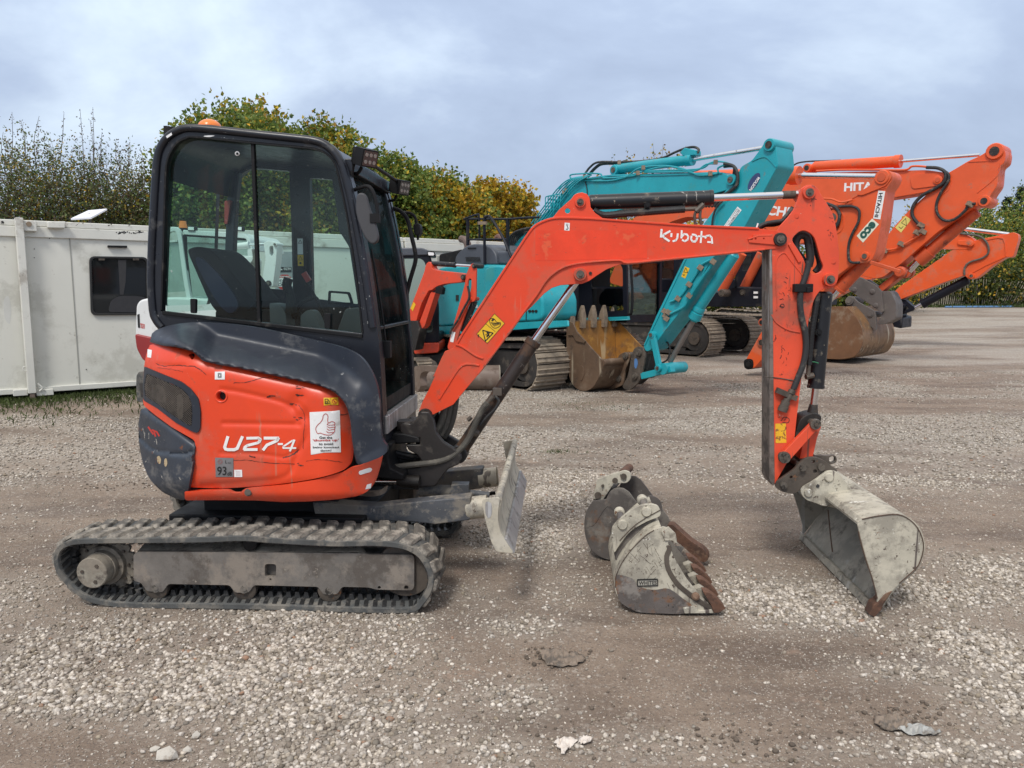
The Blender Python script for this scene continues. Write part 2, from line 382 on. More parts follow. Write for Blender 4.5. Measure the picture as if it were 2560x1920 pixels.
m_rust = surf('rusty_teeth', (.125, .062, .038), .7, metal=.1, vary=.4, vscale=10, dirt=[((.075, .042, .03), .4, 12), ((.23, .15, .10), .2, 9)], bump=(.5, 45))
m_white = surf('sticker_white', (.80, .80, .79), .45, vary=.03, dirt=((.5, .46, .42), .10, 12))
m_ltext = surf('white_lettering', (.82, .81, .78), .45, vary=.04, chips=((.7, .15, .06), .03, 30))
m_red = surf('red_print', (.50, .03, .02), .5)
m_blk = surf('black_print', (.012, .012, .012), .5)
m_yellow = surf('yellow_sticker', (.78, .47, .018), .45, vary=.06, chips=((.15, .06, .03), .07, 22))
m_silver = surf('silver_sticker', (.27, .27, .28), .35, metal=.5, vary=.2, vscale=12)
def glass(name, tint, refl=.5, dust=.0):
    m = bpy.data.materials.new(name); m.use_nodes = True; N, Lk = m.node_tree.nodes, m.node_tree.links; N.clear()
    o = N.new('ShaderNodeOutputMaterial'); tr = N.new('ShaderNodeBsdfTransparent'); tr.inputs[0].default_value = (*tint, 1)
    gl = N.new('ShaderNodeBsdfGlossy'); gl.inputs['Roughness'].default_value = .02; gl.inputs[0].default_value = (.85, .92, .92, 1)
    fr = N.new('ShaderNodeFresnel'); fr.inputs[0].default_value = 1.5; mu = N.new('ShaderNodeMath'); mu.operation = 'MULTIPLY'; mu.inputs[1].default_value = refl
    Lk.new(fr.outputs[0], mu.inputs[0]); mx = N.new('ShaderNodeMixShader'); Lk.new(mu.outputs[0], mx.inputs[0]); Lk.new(tr.outputs[0], mx.inputs[1]); Lk.new(gl.outputs[0], mx.inputs[2])
    last = mx.outputs[0]
    if dust:
        t = N.new('ShaderNodeTexCoord'); df = N.new('ShaderNodeBsdfDiffuse'); df.inputs[0].default_value = (.42, .46, .44, 1)
        n = N.new('ShaderNodeTexNoise'); n.inputs['Scale'].default_value = 55; n.inputs['Detail'].default_value = 2; Lk.new(t.outputs['Object'], n.inputs['Vector'])
        r = N.new('ShaderNodeMapRange'); r.inputs[1].default_value = .735; r.inputs[2].default_value = .76; Lk.new(n.outputs[0], r.inputs[0])
        n2 = N.new('ShaderNodeTexNoise'); n2.inputs['Scale'].default_value = 4; n2.inputs['Detail'].default_value = 6; Lk.new(t.outputs['Object'], n2.inputs['Vector'])
        r2 = N.new('ShaderNodeMapRange'); r2.inputs[1].default_value = .45; r2.inputs[2].default_value = .8; r2.inputs[4].default_value = dust; Lk.new(n2.outputs[0], r2.inputs[0])
        ad = N.new('ShaderNodeMath'); ad.operation = 'MAXIMUM'; ml = N.new('ShaderNodeMath'); ml.operation = 'MULTIPLY'; ml.inputs[1].default_value = .6; Lk.new(r.outputs[0], ml.inputs[0])
        Lk.new(ml.outputs[0], ad.inputs[0]); Lk.new(r2.outputs[0], ad.inputs[1])
        m2 = N.new('ShaderNodeMixShader'); Lk.new(ad.outputs[0], m2.inputs[0]); Lk.new(last, m2.inputs[1]); Lk.new(df.outputs[0], m2.inputs[2]); last = m2.outputs[0]
    Lk.new(last, o.inputs[0]); return m
m_glass = glass('tinted_cab_glass', (.76, .90, .86), .85, .025)
m_glassfar = glass('tinted_far_glass', (.76, .90, .86), .25)
m_glassfront = glass('tinted_front_glass', (.42, .52, .50), .03, .08)
# ------------------------------------------------------------------ noise for the ground
_lat = rng.random((64, 64))
def vnoise(x, y, s):
    x = np.asarray(x) * s + 1000.3; y = np.asarray(y) * s + 1000.7
    xi = np.floor(x).astype(int); yi = np.floor(y).astype(int); fx = x - xi; fy = y - yi
    fx = fx * fx * (3 - 2 * fx); fy = fy * fy * (3 - 2 * fy)
    g = lambda i, j: _lat[i % 64, j % 64]
    return (g(xi, yi) * (1 - fx) + g(xi + 1, yi) * fx) * (1 - fy) + (g(xi, yi + 1) * (1 - fx) + g(xi + 1, yi + 1) * fx) * fy
def fbm(x, y, s, o=4):
    a = 0; k = 1; t = 0
    for i in range(o): a = a + vnoise(x + 7.3 * i, y - 3.1 * i, s * 2 ** i) * k; t += k; k *= .5
    return a / t
# stone patches: photo position, size in metres along x and y, weight
PATCH = [((720, 1545), .50, .22, .75), ((600, 1690), .45, .35, .95), ((800, 1640), .38, .45, .9), ((820, 1830), .42, .3, 1.1), ((980, 1560), .22, .2, .8),
         ((300, 1600), .55, .4, .55), ((100, 1680), .4, .35, .55), ((250, 1740), .5, .18, .7), ((30, 1500), .5, .4, .4),
         ((1980, 1500), .42, .30, .85), ((2080, 1540), .22, .16, 1.0), ((1850, 1470), .3, .3, .5), ((2380, 1480), .35, .3, .8), ((2520, 1440), .5, .35, .8),
         ((2480, 1640), .30, .35, .9), ((2540, 1760), .25, .3, .9), ((2300, 1680), .28, .14, .6), ((1420, 1490), .35, .3, .45), ((1330, 1560), .3, .15, .55),
         ((1380, 1260), .45, .55, .95), ((1330, 1340), .3, .4, .9), ((1250, 1110), .9, .8, .7), ((1480, 1180), .7, .6, .55), ((1150, 1500), .25, .25, .6),
         ((100, 1110), 1.2, 1.0, .5), ((1300, 1750), .25, .15, .45), ((1580, 1870), .35, .15, .45), ((2350, 1880), .4, .1, .6), ((1250, 1880), .2, .12, .5),
         ((180, 1470), .3, .2, .4), ((1700, 1130), 1.2, .5, .4), ((2300, 1200), 1.3, .6, .45)]
PW = [(ground_at(*p), a, b, w) for p, a, b, w in PATCH]
RUT = [(7.0, -.22, .4), (8.7, -.25, .4), (5.6, .10, .25), (10.3, -.30, .4), (12.4, -.34, .4), (9.3, .25, .3), (15, -.25, .4), (3.02, .10, .2)]
def ruts(x, y):
    r = np.zeros_like(x, dtype=float)
    for k, (y0, s, a) in enumerate(RUT):
        yy = y0 + s * x + .35 * np.sin(x * .7 + k * 1.7) + .5 * (fbm(x, y, .6, 3) - .5); d = (y - yy) / (.13 + .05 * (y0 > 7)); r = np.maximum(r, np.exp(-d * d) * np.clip(fbm(x + 5 * k, y, .5, 2) * 2.4 - .6, 0, 1) * a * 1.9)
    return np.clip(r, 0, 1)
def gravel_amount(x, y):
    g = np.zeros_like(x, dtype=float)
    for c, a, b, w in PW: g = np.maximum(g, w * np.exp(-(((x - c.x) / a) ** 2 + ((y - c.y) / b) ** 2) * .9))
    q = .6 * fbm(x * .34 + y * .10, y * 1.15 - x * .22, .95, 4) + .4 * fbm(x * .8 - y * .3, y * 1.1 + x * .2, .8, 4); q = np.clip((q - .40) / .20, 0, 1); far = np.clip((y - 5.0) / 3, 0, 1) * (.06 + .68 * q * q * (3 - 2 * q))
    g = np.maximum(g, far) + .10
    return np.clip(g * (.25 + 1.5 * fbm(x, y, 1.9, 4)), 0, 1) * (1 - .8 * ruts(x, y))
def rise(y):
    t = np.clip((np.asarray(y, float) - 22) / 24, 0, 1); return .56 * t * t * (3 - 2 * t)
def gheight(x, y):
    d = np.clip((9 - np.abs(y - 4)) / 9, .3, 1)
    return rise(y) + ((fbm(x, y * 1.6, .9, 3) - .5) * .022 + (fbm(x, y, 6, 3) - .5) * .011 + gravel_amount(x, y) * .008 - ruts(x, y) * (.016 + .008 * np.sin(x * 38))) * d - .006
xs = np.unique(np.concatenate([np.arange(-4.2, 4.2, .028), np.arange(-12, 12, .2), np.arange(-60, 60, 2.), np.linspace(-400, 400, 41)]))
ys = np.unique(np.concatenate([np.arange(2.2, 7.5, .028), np.arange(7.5, 14, .08), np.arange(-6, 30, .4), np.arange(14, 60, 1.), np.linspace(-60, 700, 60)]))
gx, gy = np.meshgrid(xs, ys); gz = gheight(gx, gy); ga = gravel_amount(gx, gy); gr_ = ruts(gx, gy)
nx, ny = len(xs), len(ys)
idx = np.arange(nx * ny).reshape(ny, nx)
quads = np.stack([idx[:-1, :-1], idx[:-1, 1:], idx[1:, 1:], idx[1:, :-1]], -1).reshape(-1, 4)
def np_mesh(name, verts, faces, k, smooth=True):
    me = bpy.data.meshes.new(name); me.vertices.add(len(verts)); me.vertices.foreach_set('co', verts.astype(np.float32).ravel())
    me.loops.add(faces.size); me.loops.foreach_set('vertex_index', faces.astype(np.int32).ravel())
    me.polygons.add(len(faces)); me.polygons.foreach_set('loop_start', np.arange(0, faces.size, k, dtype=np.int32))
    me.polygons.foreach_set('loop_total', np.full(len(faces), k, dtype=np.int32)); me.update(calc_edges=True)
    if smooth: me.polygons.foreach_set('use_smooth', np.ones(len(faces), bool))
    return me
me = np_mesh('ground', np.stack([gx, gy, gz], -1).reshape(-1, 3), quads, 4)
at = me.attributes.new('gravel', 'FLOAT', 'POINT'); at.data.foreach_set('value', ga.astype(np.float32).ravel()); at = me.attributes.new('rut', 'FLOAT', 'POINT'); at.data.foreach_set('value', gr_.astype(np.float32).ravel())
def ground_mat():
    m = bpy.data.materials.new('muddy_gravel_ground'); m.use_nodes = True; N, Lk = m.node_tree.nodes, m.node_tree.links; b = N['Principled BSDF']
    t = N.new('ShaderNodeTexCoord'); V = t.outputs['Object']
    def noise(sc, d=6, r=.65, s3=None):
        n = N.new('ShaderNodeTexNoise'); n.inputs['Scale'].default_value = sc; n.inputs['Detail'].default_value = d; n.inputs['Roughness'].default_value = r
        if s3:
            mp = N.new('ShaderNodeMapping'); mp.inputs['Scale'].default_value = s3; Lk.new(V, mp.inputs[0]); Lk.new(mp.outputs[0], n.inputs['Vector'])
        else: Lk.new(V, n.inputs['Vector'])
        return n.outputs[0]
    def rg(s, a, b_, c=0, d=1):
        r = N.new('ShaderNodeMapRange'); r.inputs[1].default_value = a; r.inputs[2].default_value = b_; r.inputs[3].default_value = c; r.inputs[4].default_value = d; Lk.new(s, r.inputs[0]); return r.outputs[0]
    def mx(f, a, b_):
        x = N.new('ShaderNodeMix'); x.data_type = 'RGBA'; Lk.new(f, x.inputs[0])
        for i, q in ((6, a), (7, b_)):
            if isinstance(q, tuple): x.inputs[i].default_value = (*q, 1)
            else: Lk.new(q, x.inputs[i])
        return x.outputs[2]
    def mth(op, a, b_):
        x = N.new('ShaderNodeMath'); x.operation = op
        for i, q in ((0, a), (1, b_)):
            if isinstance(q, (int, float)): x.inputs[i].default_value = q
            else: Lk.new(q, x.inputs[i])
        return x.outputs[0]
    ga_ = N.new('ShaderNodeAttribute'); ga_.attribute_name = 'gravel'; ga_ = ga_.outputs['Fac']
    c = mx(rg(noise(1.1, 5), .35, .65), (.275, .214, .164), (.205, .155, .117))
    c = mx(rg(noise(.55, 6, .7, (1, 3.2, 1)), .47, .62), c, (.140, .104, .080)); ru_ = N.new('ShaderNodeAttribute'); ru_.attribute_name = 'rut'; c = mx(mth('MULTIPLY', ru_.outputs['Fac'], rg(noise(6, 4), .3, .6, .3, 1.)), c, (.125, .092, .070))          # damp dark churned mud in bands
    c = mx(rg(noise(9, 6, .75), .52, .70), c, (.165, .127, .100))
    c = mx(rg(noise(2.2, 6, .7), .60, .72), c, (.33, .235, .175))       # ochre patches
    c = mx(rg(noise(70, 3, .7), .56, .66), c, (.37, .32, .27))            # grit
    c = mx(rg(noise(120, 2, .7), .58, .66), c, (.10, .082, .07))
    # stones too far to build one by one
    vo = N.new('ShaderNodeTexVoronoi'); vo.inputs['Scale'].default_value = 34; Lk.new(V, vo.inputs['Vector'])
    sp = N.new('ShaderNodeSeparateColor'); Lk.new(vo.outputs['Color'], sp.inputs[0])
    st = mx(sp.outputs[0], (.30, .265, .225), (.68, .63, .56)); edge = rg(vo.outputs['Distance'], .30, .52, 1, 0)
    on = rg(mth('SUBTRACT', mth('MULTIPLY', ga_, 1.15), sp.outputs[1]), -.03, .05); msk = mth('MULTIPLY', on, edge); c = mx(rg(ga_, .15, .8, 0, .55), c, (.40, .36, .31))
    sy = N.new('ShaderNodeSeparateXYZ'); Lk.new(V, sy.inputs[0]); fy = rg(sy.outputs[1], 5.5, 8.5); msk = mth('MULTIPLY', msk, rg(fy, 0, 1, .25, .85))
    c = mx(msk, c, st)
    # green weeds tint by the cabin
    Lk.new(c, b.inputs['Base Color']); b.inputs['Specular IOR Level'].default_value = .35
    Lk.new(rg(noise(3, 4), .35, .65, .62, .95), b.inputs['Roughness'])
    bp = N.new('ShaderNodeBump'); bp.inputs['Strength'].default_value = .9; bp.inputs['Distance'].default_value = .012
    h = mth('ADD', mth('MULTIPLY', noise(28, 7, .7), .9), mth('MULTIPLY', noise(110, 4, .7), .45)); h = mth('ADD', h, mth('MULTIPLY', msk, .9))
    Lk.new(h, bp.inputs['Height']); Lk.new(bp.outputs[0], b.inputs['Normal']); return m
me.materials.append(ground_mat()); gob = bpy.data.objects.new('ground', me); col.objects.link(gob)
gob['kind'] = 'structure'; gob['label'] = 'muddy grey brown yard ground with scattered gravel'
# ------------------------------------------------------------------ loose stones
def ico():
    p = (1 + 5 ** .5) / 2
    v = np.array([(-1, p, 0), (1, p, 0), (-1, -p, 0), (1, -p, 0), (0, -1, p), (0, 1, p), (0, -1, -p), (0, 1, -p), (p, 0, -1), (p, 0, 1), (-p, 0, -1), (-p, 0, 1)], float)
    v /= np.linalg.norm(v[0])
    f = np.array([(0, 11, 5), (0, 5, 1), (0, 1, 7), (0, 7, 10), (0, 10, 11), (1, 5, 9), (5, 11, 4), (11, 10, 2), (10, 7, 6), (7, 1, 8), (3, 9, 4), (3, 4, 2), (3, 2, 6), (3, 6, 8), (3, 8, 9), (4, 9, 5), (2, 4, 11), (6, 2, 10), (8, 6, 7), (9, 8, 1)])
    return v, f
IV, IF = ico()
OV = np.array([(1, 0, 0), (-1, 0, 0), (0, 1, 0), (0, -1, 0), (0, 0, 1), (0, 0, -.6)], float)
OF = np.array([(0, 2, 4), (2, 1, 4), (1, 3, 4), (3, 0, 4), (2, 0, 5), (1, 2, 5), (3, 1, 5), (0, 3, 5)])
def rotz(a):
    c, s, o, i = np.cos(a), np.sin(a), np.zeros_like(a), np.ones_like(a); return np.stack([np.stack([c, -s, o], -1), np.stack([s, c, o], -1), np.stack([o, o, i], -1)], -2)
def rotx(a):
    c, s, o, i = np.cos(a), np.sin(a), np.zeros_like(a), np.ones_like(a); return np.stack([np.stack([i, o, o], -1), np.stack([o, c, -s], -1), np.stack([o, s, c], -1)], -2)
def stones(name, x, y, r, bv, bf, mat_, label, cat, pile=None):
    n = len(x); v = bv[None] * (1 + (rng.random((n, len(bv), 1)) - .5) * .55)
    v = v * np.stack([np.ones(n), .62 + .38 * rng.random(n), .42 + .35 * rng.random(n)], -1)[:, None, :]
    Rm = rotz(rng.random(n) * 6.283) @ rotx((rng.random(n) - .5) * 1.0) @ rotz(rng.random(n) * 6.283)
    v = np.einsum('nij,nkj->nki', Rm, v) * r[:, None, None]
    z = gheight(x, y) + r * (.22 if pile is None else pile); v += np.stack([x, y, z], -1)[:, None, :]
    f = (bf[None] + (np.arange(n) * len(bv))[:, None, None]).reshape(-1, 3)
    me = np_mesh(name, v.reshape(-1, 3), f, 3)
    tone = rng.random(n) ** 1.0; warm = rng.random(n)
    c = np.stack([.24 + .48 * tone, .212 + .455 * tone - .02 * warm, .178 + .425 * tone - .05 * warm, np.ones(n)], -1)
    dk = rng.random(n) < .12; c[dk, :3] *= .5; rd = rng.random(n) < .008; c[rd, :3] = (.34, .20, .13)
    ca = me.color_attributes.new('Col', 'FLOAT_COLOR', 'POINT'); ca.data.foreach_set('color', np.repeat(c, len(bv), 0).astype(np.float32).ravel())
    me.materials.append(mat_); o = bpy.data.objects.new(name, me); col.objects.link(o); tag(o, label, cat, kind='stuff'); return o
def stone_mat():
    m = bpy.data.materials.new('pale_stone'); m.use_nodes = True; N, Lk = m.node_tree.nodes, m.node_tree.links; b = N['Principled BSDF']
    a = N.new('ShaderNodeAttribute'); a.attribute_name = 'Col'; t = N.new('ShaderNodeTexCoord'); n = N.new('ShaderNodeTexNoise'); n.inputs['Scale'].default_value = 90; n.inputs['Detail'].default_value = 4
    Lk.new(t.outputs['Object'], n.inputs['Vector']); r = N.new('ShaderNodeMapRange'); r.inputs[1].default_value = .4; r.inputs[2].default_value = .72; Lk.new(n.outputs[0], r.inputs[0])
    x = N.new('ShaderNodeMix'); x.data_type = 'RGBA'; Lk.new(r.outputs[0], x.inputs[0]); Lk.new(a.outputs['Color'], x.inputs[6]); x.inputs[7].default_value = (.20, .165, .135, 1)
    Lk.new(x.outputs[2], b.inputs['Base Color']); b.inputs['Roughness'].default_value = .85; b.inputs['Specular IOR Level'].default_value = .3; return m
m_stone = stone_mat()
def scatter(n, x0, x1, y0, y1, thr=0.0, gam=1.6, base=.02):
    X = rng.uniform(-1, 1, n); Y = rng.uniform(y0, y1, n); half = Y * .70 + .25
    X = X * half; w = half / (y1 * .70 + .25)
    g = gravel_amount(X, Y); ok = rng.random(n) < (base + np.clip(g - thr, 0, 1) ** gam) * w * np.clip(1.15 - np.hypot(0, 0), 0, 1)
    return X[ok], Y[ok]
X, Y = scatter(330000, 0, 0, 2.35, 6.6, .10, 1.7, .014)
r = .0052 + .0100 * rng.random(len(X)) ** 1.5; r *= .75 + .5 * gravel_amount(X, Y)
stones('gravel', X, Y, r, IV, IF, m_stone, 'pale loose gravel scattered over the near muddy ground', 'gravel')
X, Y = scatter(190000, 0, 0, 2.35, 6.0, 0, 1, .30); ok = rng.random(len(X)) < np.clip(fbm(X, Y, 1.3, 4) * 3.2 - .95, .12, 1); X, Y = X[ok], Y[ok]
r = .0022 + .0040 * rng.random(len(X)) ** 2
stones('gravel', X, Y, r, OV, OF, m_stone, 'fine grit pressed into the near muddy ground', 'grit')
X, Y = scatter(190000, 0, 0, 6.4, 15, .08, 1.4, .01)
r = .008 + .014 * rng.random(len(X)) ** 1.5
stones('gravel', X, Y, r, OV, OF, m_stone, 'pale gravel spread across the yard further back', 'gravel')
print('stones', len(X))
for p, rr, sq in (((419, 1890), .045, 1), ((390, 1878), .02, 1), ((2095, 1758), .022, 1), ((208, 1595), .014, 1)):
    pass
# ------------------------------------------------------------------ the mini excavator in front
g0 = ground_at(1017, 1538)
U = Fr((g0.x, g0.y), -3.5)                   # near face of its near track; offsets go away from us across the machine
BC = .75                                     # its centre line
EX = thing('mini_excavator', 'orange mini excavator with black cab and U27-4 on its side, standing nearest on the gravel', 'excavator', tuple(U.W(-1.0, 0, BC)))
# ---- tracks
outer = C((1580, 566), (1400, 568), (1200, 562), (1000, 556), (850, 552), (600, 549), (400, 547), (270, 536), (185, 510), (115, 455), (68, 395), (54, 335), (66, 292), (98, 266), (150, 252), (250, 248), (450, 246), (700, 243), (860, 237), (1000, 247), (1250, 260), (1420, 258), (1540, 270), (1612, 302), (1655, 355), (1676, 415), (1668, 472), (1632, 530))
def track(off, width, near):
    path = [U.uz(p) for p in spl(outer, 8, True)]
    # even spacing
    P = [Vector(p) for p in path]; seg = [(P[(i + 1) % len(P)] - P[i]).length for i in range(len(P))]; tot = sum(seg)
    def at(s):
        s %= tot; i = 0
        while s > seg[i]: s -= seg[i]; i = (i + 1) % len(P)
        a, b = P[i], P[(i + 1) % len(P)]; t = (b - a).normalized(); return a + t * s, t
    N = 176; TH = .030; ring = []
    for k in range(N):
        p, t = at(tot * k / N); p2, t2 = at(tot * k / N + .03); p0, t0 = at(tot * k / N - .03); t = (t + t2 + t0).normalized(); nn = Vector((t.y, -t.x)) * -1
        ring.append((p, t, nn))
    # orient the normal outward
    c = sum((r[0] for r in ring), Vector((0, 0))) / N
    if sum((r[0] - c).dot(r[2]) for r in ring) < 0: ring = [(p, t, -n) for p, t, n in ring]
    m = MB(); prof = [(0, -.004), (.006, 0), (width - .006, 0), (width, -.004), (width, -TH + .004), (width - .006, -TH), (width * .62, -TH - .002), (width * .6, -TH - .006), (width * .4, -TH - .006), (width * .38, -TH - .002), (.006, -TH), (0, -TH + .004)]
    vs = []; K = len(prof)
    for p, t, n in ring:
        for o, h in prof:
            q = p + n * h; vs.append(U.W(q.x, q.y, off + o))
    fs = [[i * K + j, i * K + (j + 1) % K, ((i + 1) % N) * K + (j + 1) % K, ((i + 1) % N) * K + j] for i in range(N) for j in range(K)]
    m.add(vs, fs); tr = m.build('rubber_track', m_rubber, EX, ang=40)
    # lugs: slanted blocks in two staggered rows
    nl = 46; pitch = tot / nl; first = None
    stuff = MB()
    for row in (0, 1):
        for k in range(nl):
            s = (k + (.5 if row else 0)) * pitch; p, t = at(s); p2, t2 = at(s + .02); p0, t0 = at(s - .02); t = (t + t2 + t0).normalized(); n = Vector((t.y, -t.x))
            if (p - c).dot(n) < 0: n = -n
            cw = width * .5; b0 = off + (.004 if row == 0 else width * .5 + .002); b1 = off + (width * .5 - .002 if row == 0 else width - .004)
            def lugpts(cx=0):
                v = []
                for h, sh in ((-.004, 1.0), (.017, .74)):
                    for o, da in ((b0 + (0 if sh == 1 else .010), .0), (b1 - (0 if sh == 1 else .010), .028 if row == 0 else -.028)):
                        for sg in (-1, 1): v.append((o, da + sg * .035 * sh, h))
                return v
            v = []
            for o, a, h in lugpts():
                q = p + t * a + n * h; v.append(U.W(q.x, q.y, o))
            f = [[0, 1, 3, 2], [4, 6, 7, 5], [0, 4, 5, 1], [2, 3, 7, 6], [0, 2, 6, 4], [1, 5, 7, 3]]
            if near:
                b = MB(); b.add(v, f); org = sum(v, Vector()) / 8
                if first is None or row != first[2]:
                    o_ = b.build('lug', m_lug, tr, bevel=.005, seg=1); first = (o_, (p, t, n, b0), row)
                else:
                    src, (pp, tt, n2, _), _r = first; o_ = src.copy(); col.objects.link(o_); o_.parent = tr
                    M1 = Matrix((tuple(U.d * tt.x + Vector((0, 0, tt.y))), tuple(U.n), tuple(U.d * n2.x + Vector((0, 0, n2.y))))).transposed()
                    M2 = Matrix((tuple(U.d * t.x + Vector((0, 0, t.y))), tuple(U.n), tuple(U.d * n.x + Vector((0, 0, n.y))))).transposed()
                    Rr = M2 @ M1.inverted(); a_ = U.W(pp.x, pp.y) - ROOT[EX.name]; b_ = U.W(p.x, p.y) - ROOT[EX.name]
                    o_.matrix_local = Matrix.Translation(b_) @ Rr.to_4x4() @ Matrix.Translation(-a_)
            else: stuff.add(v, f)
    if not near: stuff.build('lug', m_lug, tr, kind='stuff')
    g = MB()                                 # inner guide links
    for k in range(92):
        p, t = at(k * tot / 92); n = Vector((t.y, -t.x))
        if (p - c).dot(n) < 0: n = -n
        for o in (.10, .17):
            v = []
            for h, w in ((-TH, .016), (-TH - .034, .009)):
                for oo in (-.013, .013):
                    for sg in (-1, 1): q = p + t * sg * w + n * h; v.append(U.W(q.x, q.y, off + o + oo))
            g.add(v, [[0, 2, 3, 1], [4, 5, 7, 6], [0, 1, 5, 4], [2, 6, 7, 3], [0, 4, 6, 2], [1, 3, 7, 5]])
        v = []                               # ribs moulded inside the belt edge
        for h in (-TH + .001, -TH - .006):
            for o, sl in ((.012, 0), (.085, .014)):
                for sg in (-1, 1): q = p + t * (sg * .010 + sl) + n * h; v.append(U.W(q.x, q.y, off + o))
        g.add(v, [[0, 2, 3, 1], [4, 5, 7, 6], [0, 1, 5, 4], [2, 6, 7, 3], [0, 4, 6, 2], [1, 3, 7, 5]])
    g.build('guide_link', m_link, tr, kind='stuff')
    return tr
track(0, .30, True); track(1.2, .30, False)
# ---- near track frame
fr_poly = fillet(C((397, 318), (412, 306), (1384, 312), (1400, 318), (1582, 318), (1592, 328), (1592, 458), (1580, 470), (1430, 467), (1400, 458), (1285, 455), (1264, 487), (1205, 487), (1182, 455), (910, 448), (888, 480), (830, 480), (806, 448), (545, 443), (522, 478), (455, 474), (428, 437), (398, 430)), 6, 3)
hole = fillet(C((956, 358), (1004, 358), (1004, 413), (956, 413)), 7, 4)
TF = MB().prism(U, fr_poly, .045, .075, [hole, circ(C((1443, 458))[0], 4, 10), circ(C((1558, 458))[0], 5.5, 12), circ(C((980, 423))[0], 2.5, 8)]).build('track_frame', m_frame, EX, bevel=.004)
sl = C((412, 307), (450, 262), (856, 262), (880, 290), (925, 290), (945, 262), (1352, 262), (1384, 313)); MB().sheet(U, sl, lambda p: .047 + .085 * max(0, (1384 - p[1]) / 30) if False else .047 + .10 * min(1, max(0, (1383 - p[1]) / 28)), 9, .02).build('sloped_plate', m_mudmetal, TF)
MB().fbox(U, *[U.uz(p)[0] for p in C((440, 300), (1500, 300))], U.uz(C((0, 415))[0])[1], U.uz(C((0, 330))[0])[1], .09, .26).build('frame_box', m_frame, TF)
for x, y in ((492, 462), (868, 466), (1230, 472)):
    c0 = C((x, y))[0]; w = MB(); w.cyl(U.P(c0, .055), U.P(c0, .055) + U.n * .19, .058, seg=28, prof=[(0, .052), (.02, .060), (.16, .060), (.18, .05), (.8, .05), (.82, .06), (.98, .06), (1, .052)])
    rl = w.build('roller', m_steel, EX); MB().cyl(U.P(c0, .036), U.P(c0, .05), .011, seg=6).cyl(U.P(c0, .041), U.P(c0, .05), .02, seg=16).build('bolt', m_pin, rl)
c0 = C((890, 275))[0]; MB().cyl(U.P(c0, .05), U.P(c0, .05) + U.n * .16, .034, seg=24, prof=[(0, .028), (.03, .036), (1, .036)]).build('top_roller', m_black, EX)
c0 = C((1553, 380))[0]; w = MB().cyl(U.P(c0, .07), U.P(c0, .07) + U.n * .16, .14, seg=40, prof=[(0, .06), (0.001, .115), (.02, .14), (.2, .145), (.25, .12), (.75, .12), (.8, .145), (.98, .14), (1, .11)])
idl = w.build('idler_wheel', m_steel, EX); MB().cyl(U.P(c0, .058), U.P(c0, .07), .035, seg=20).build('hub', m_mudmetal, idl)
c0 = C((283, 358))[0]; gr = []
u0, z0 = U.uz(c0, .13)
for k in range(19 * 6):
    a = 2 * pi * k / (19 * 6); rr = .150 + .011 * (1 if (k % 6) in (0, 1, 5) else -1 if (k % 6) == 3 else 0); gr.append((u0 + rr * cos(a), z0 + rr * sin(a)))
m = MB(); n_ = len(gr); v = [U.W(x, z, .13) for x, z in gr] + [U.W(x, z, .15) for x, z in gr]; m.add(v, [list(range(n_)), list(range(n_, 2 * n_))[::-1]] + [[(i + 1) % n_, i, i + n_, (i + 1) % n_ + n_] for i in range(n_)])
SP = m.build('sprocket', m_mudmetal, EX, bevel=.002)
ctr = U.W(u0, z0, .13)
w = MB().cyl(ctr - U.n * .13, ctr, .082, seg=36, prof=[(0, .076), (.03, .080), (.5, .081), (.52, .085), (.80, .085), (.82, .105), (1, .108)])
HB = w.build('final_drive_hub', m_mudmetal, SP)
m = MB()
for k in range(3): a = k * 2.1 + .9; q = ctr - U.n * .131 + U.d * .048 * cos(a) + Vector((0, 0, .048 * sin(a))); m.cyl(q - U.n * .004, q + U.n * .004, .010, seg=6)
for k in range(10): a = k * .628; q = ctr - U.n * .004 + U.d * .122 * cos(a) + Vector((0, 0, .122 * sin(a))); m.cyl(q - U.n * .006, q + U.n * .004, .008, seg=6)
m.build('bolt', m_steel, SP)
# ---- far frame, car body, slewing ring
MB().fbox(U, -1.55, -.2, .16, .33, 1.25, 1.44).build('track_frame', m_frame, EX)
ubx = lambda p, o=.75: U.uz(p, o)[0]
m = MB().fbox(U, -1.35, -.28, .20, .40, .30, 1.2); m.fbox(U, -1.2, -.45, .33, .47, .40, 1.1); m.build('car_body', m_black, EX, bevel=.01)
MB().cyl(U.W(-.85, .40, BC), U.W(-.85, .56, BC), .36, seg=40, prof=[(0, .36), (.6, .36), (.61, .33), (1, .33)]).build('slewing_ring', m_black, EX)
MB().fbox(U, -1.30, -.42, .545, .60, .20, 1.30).build('floor_plate', m_black, EX, bevel=.01)
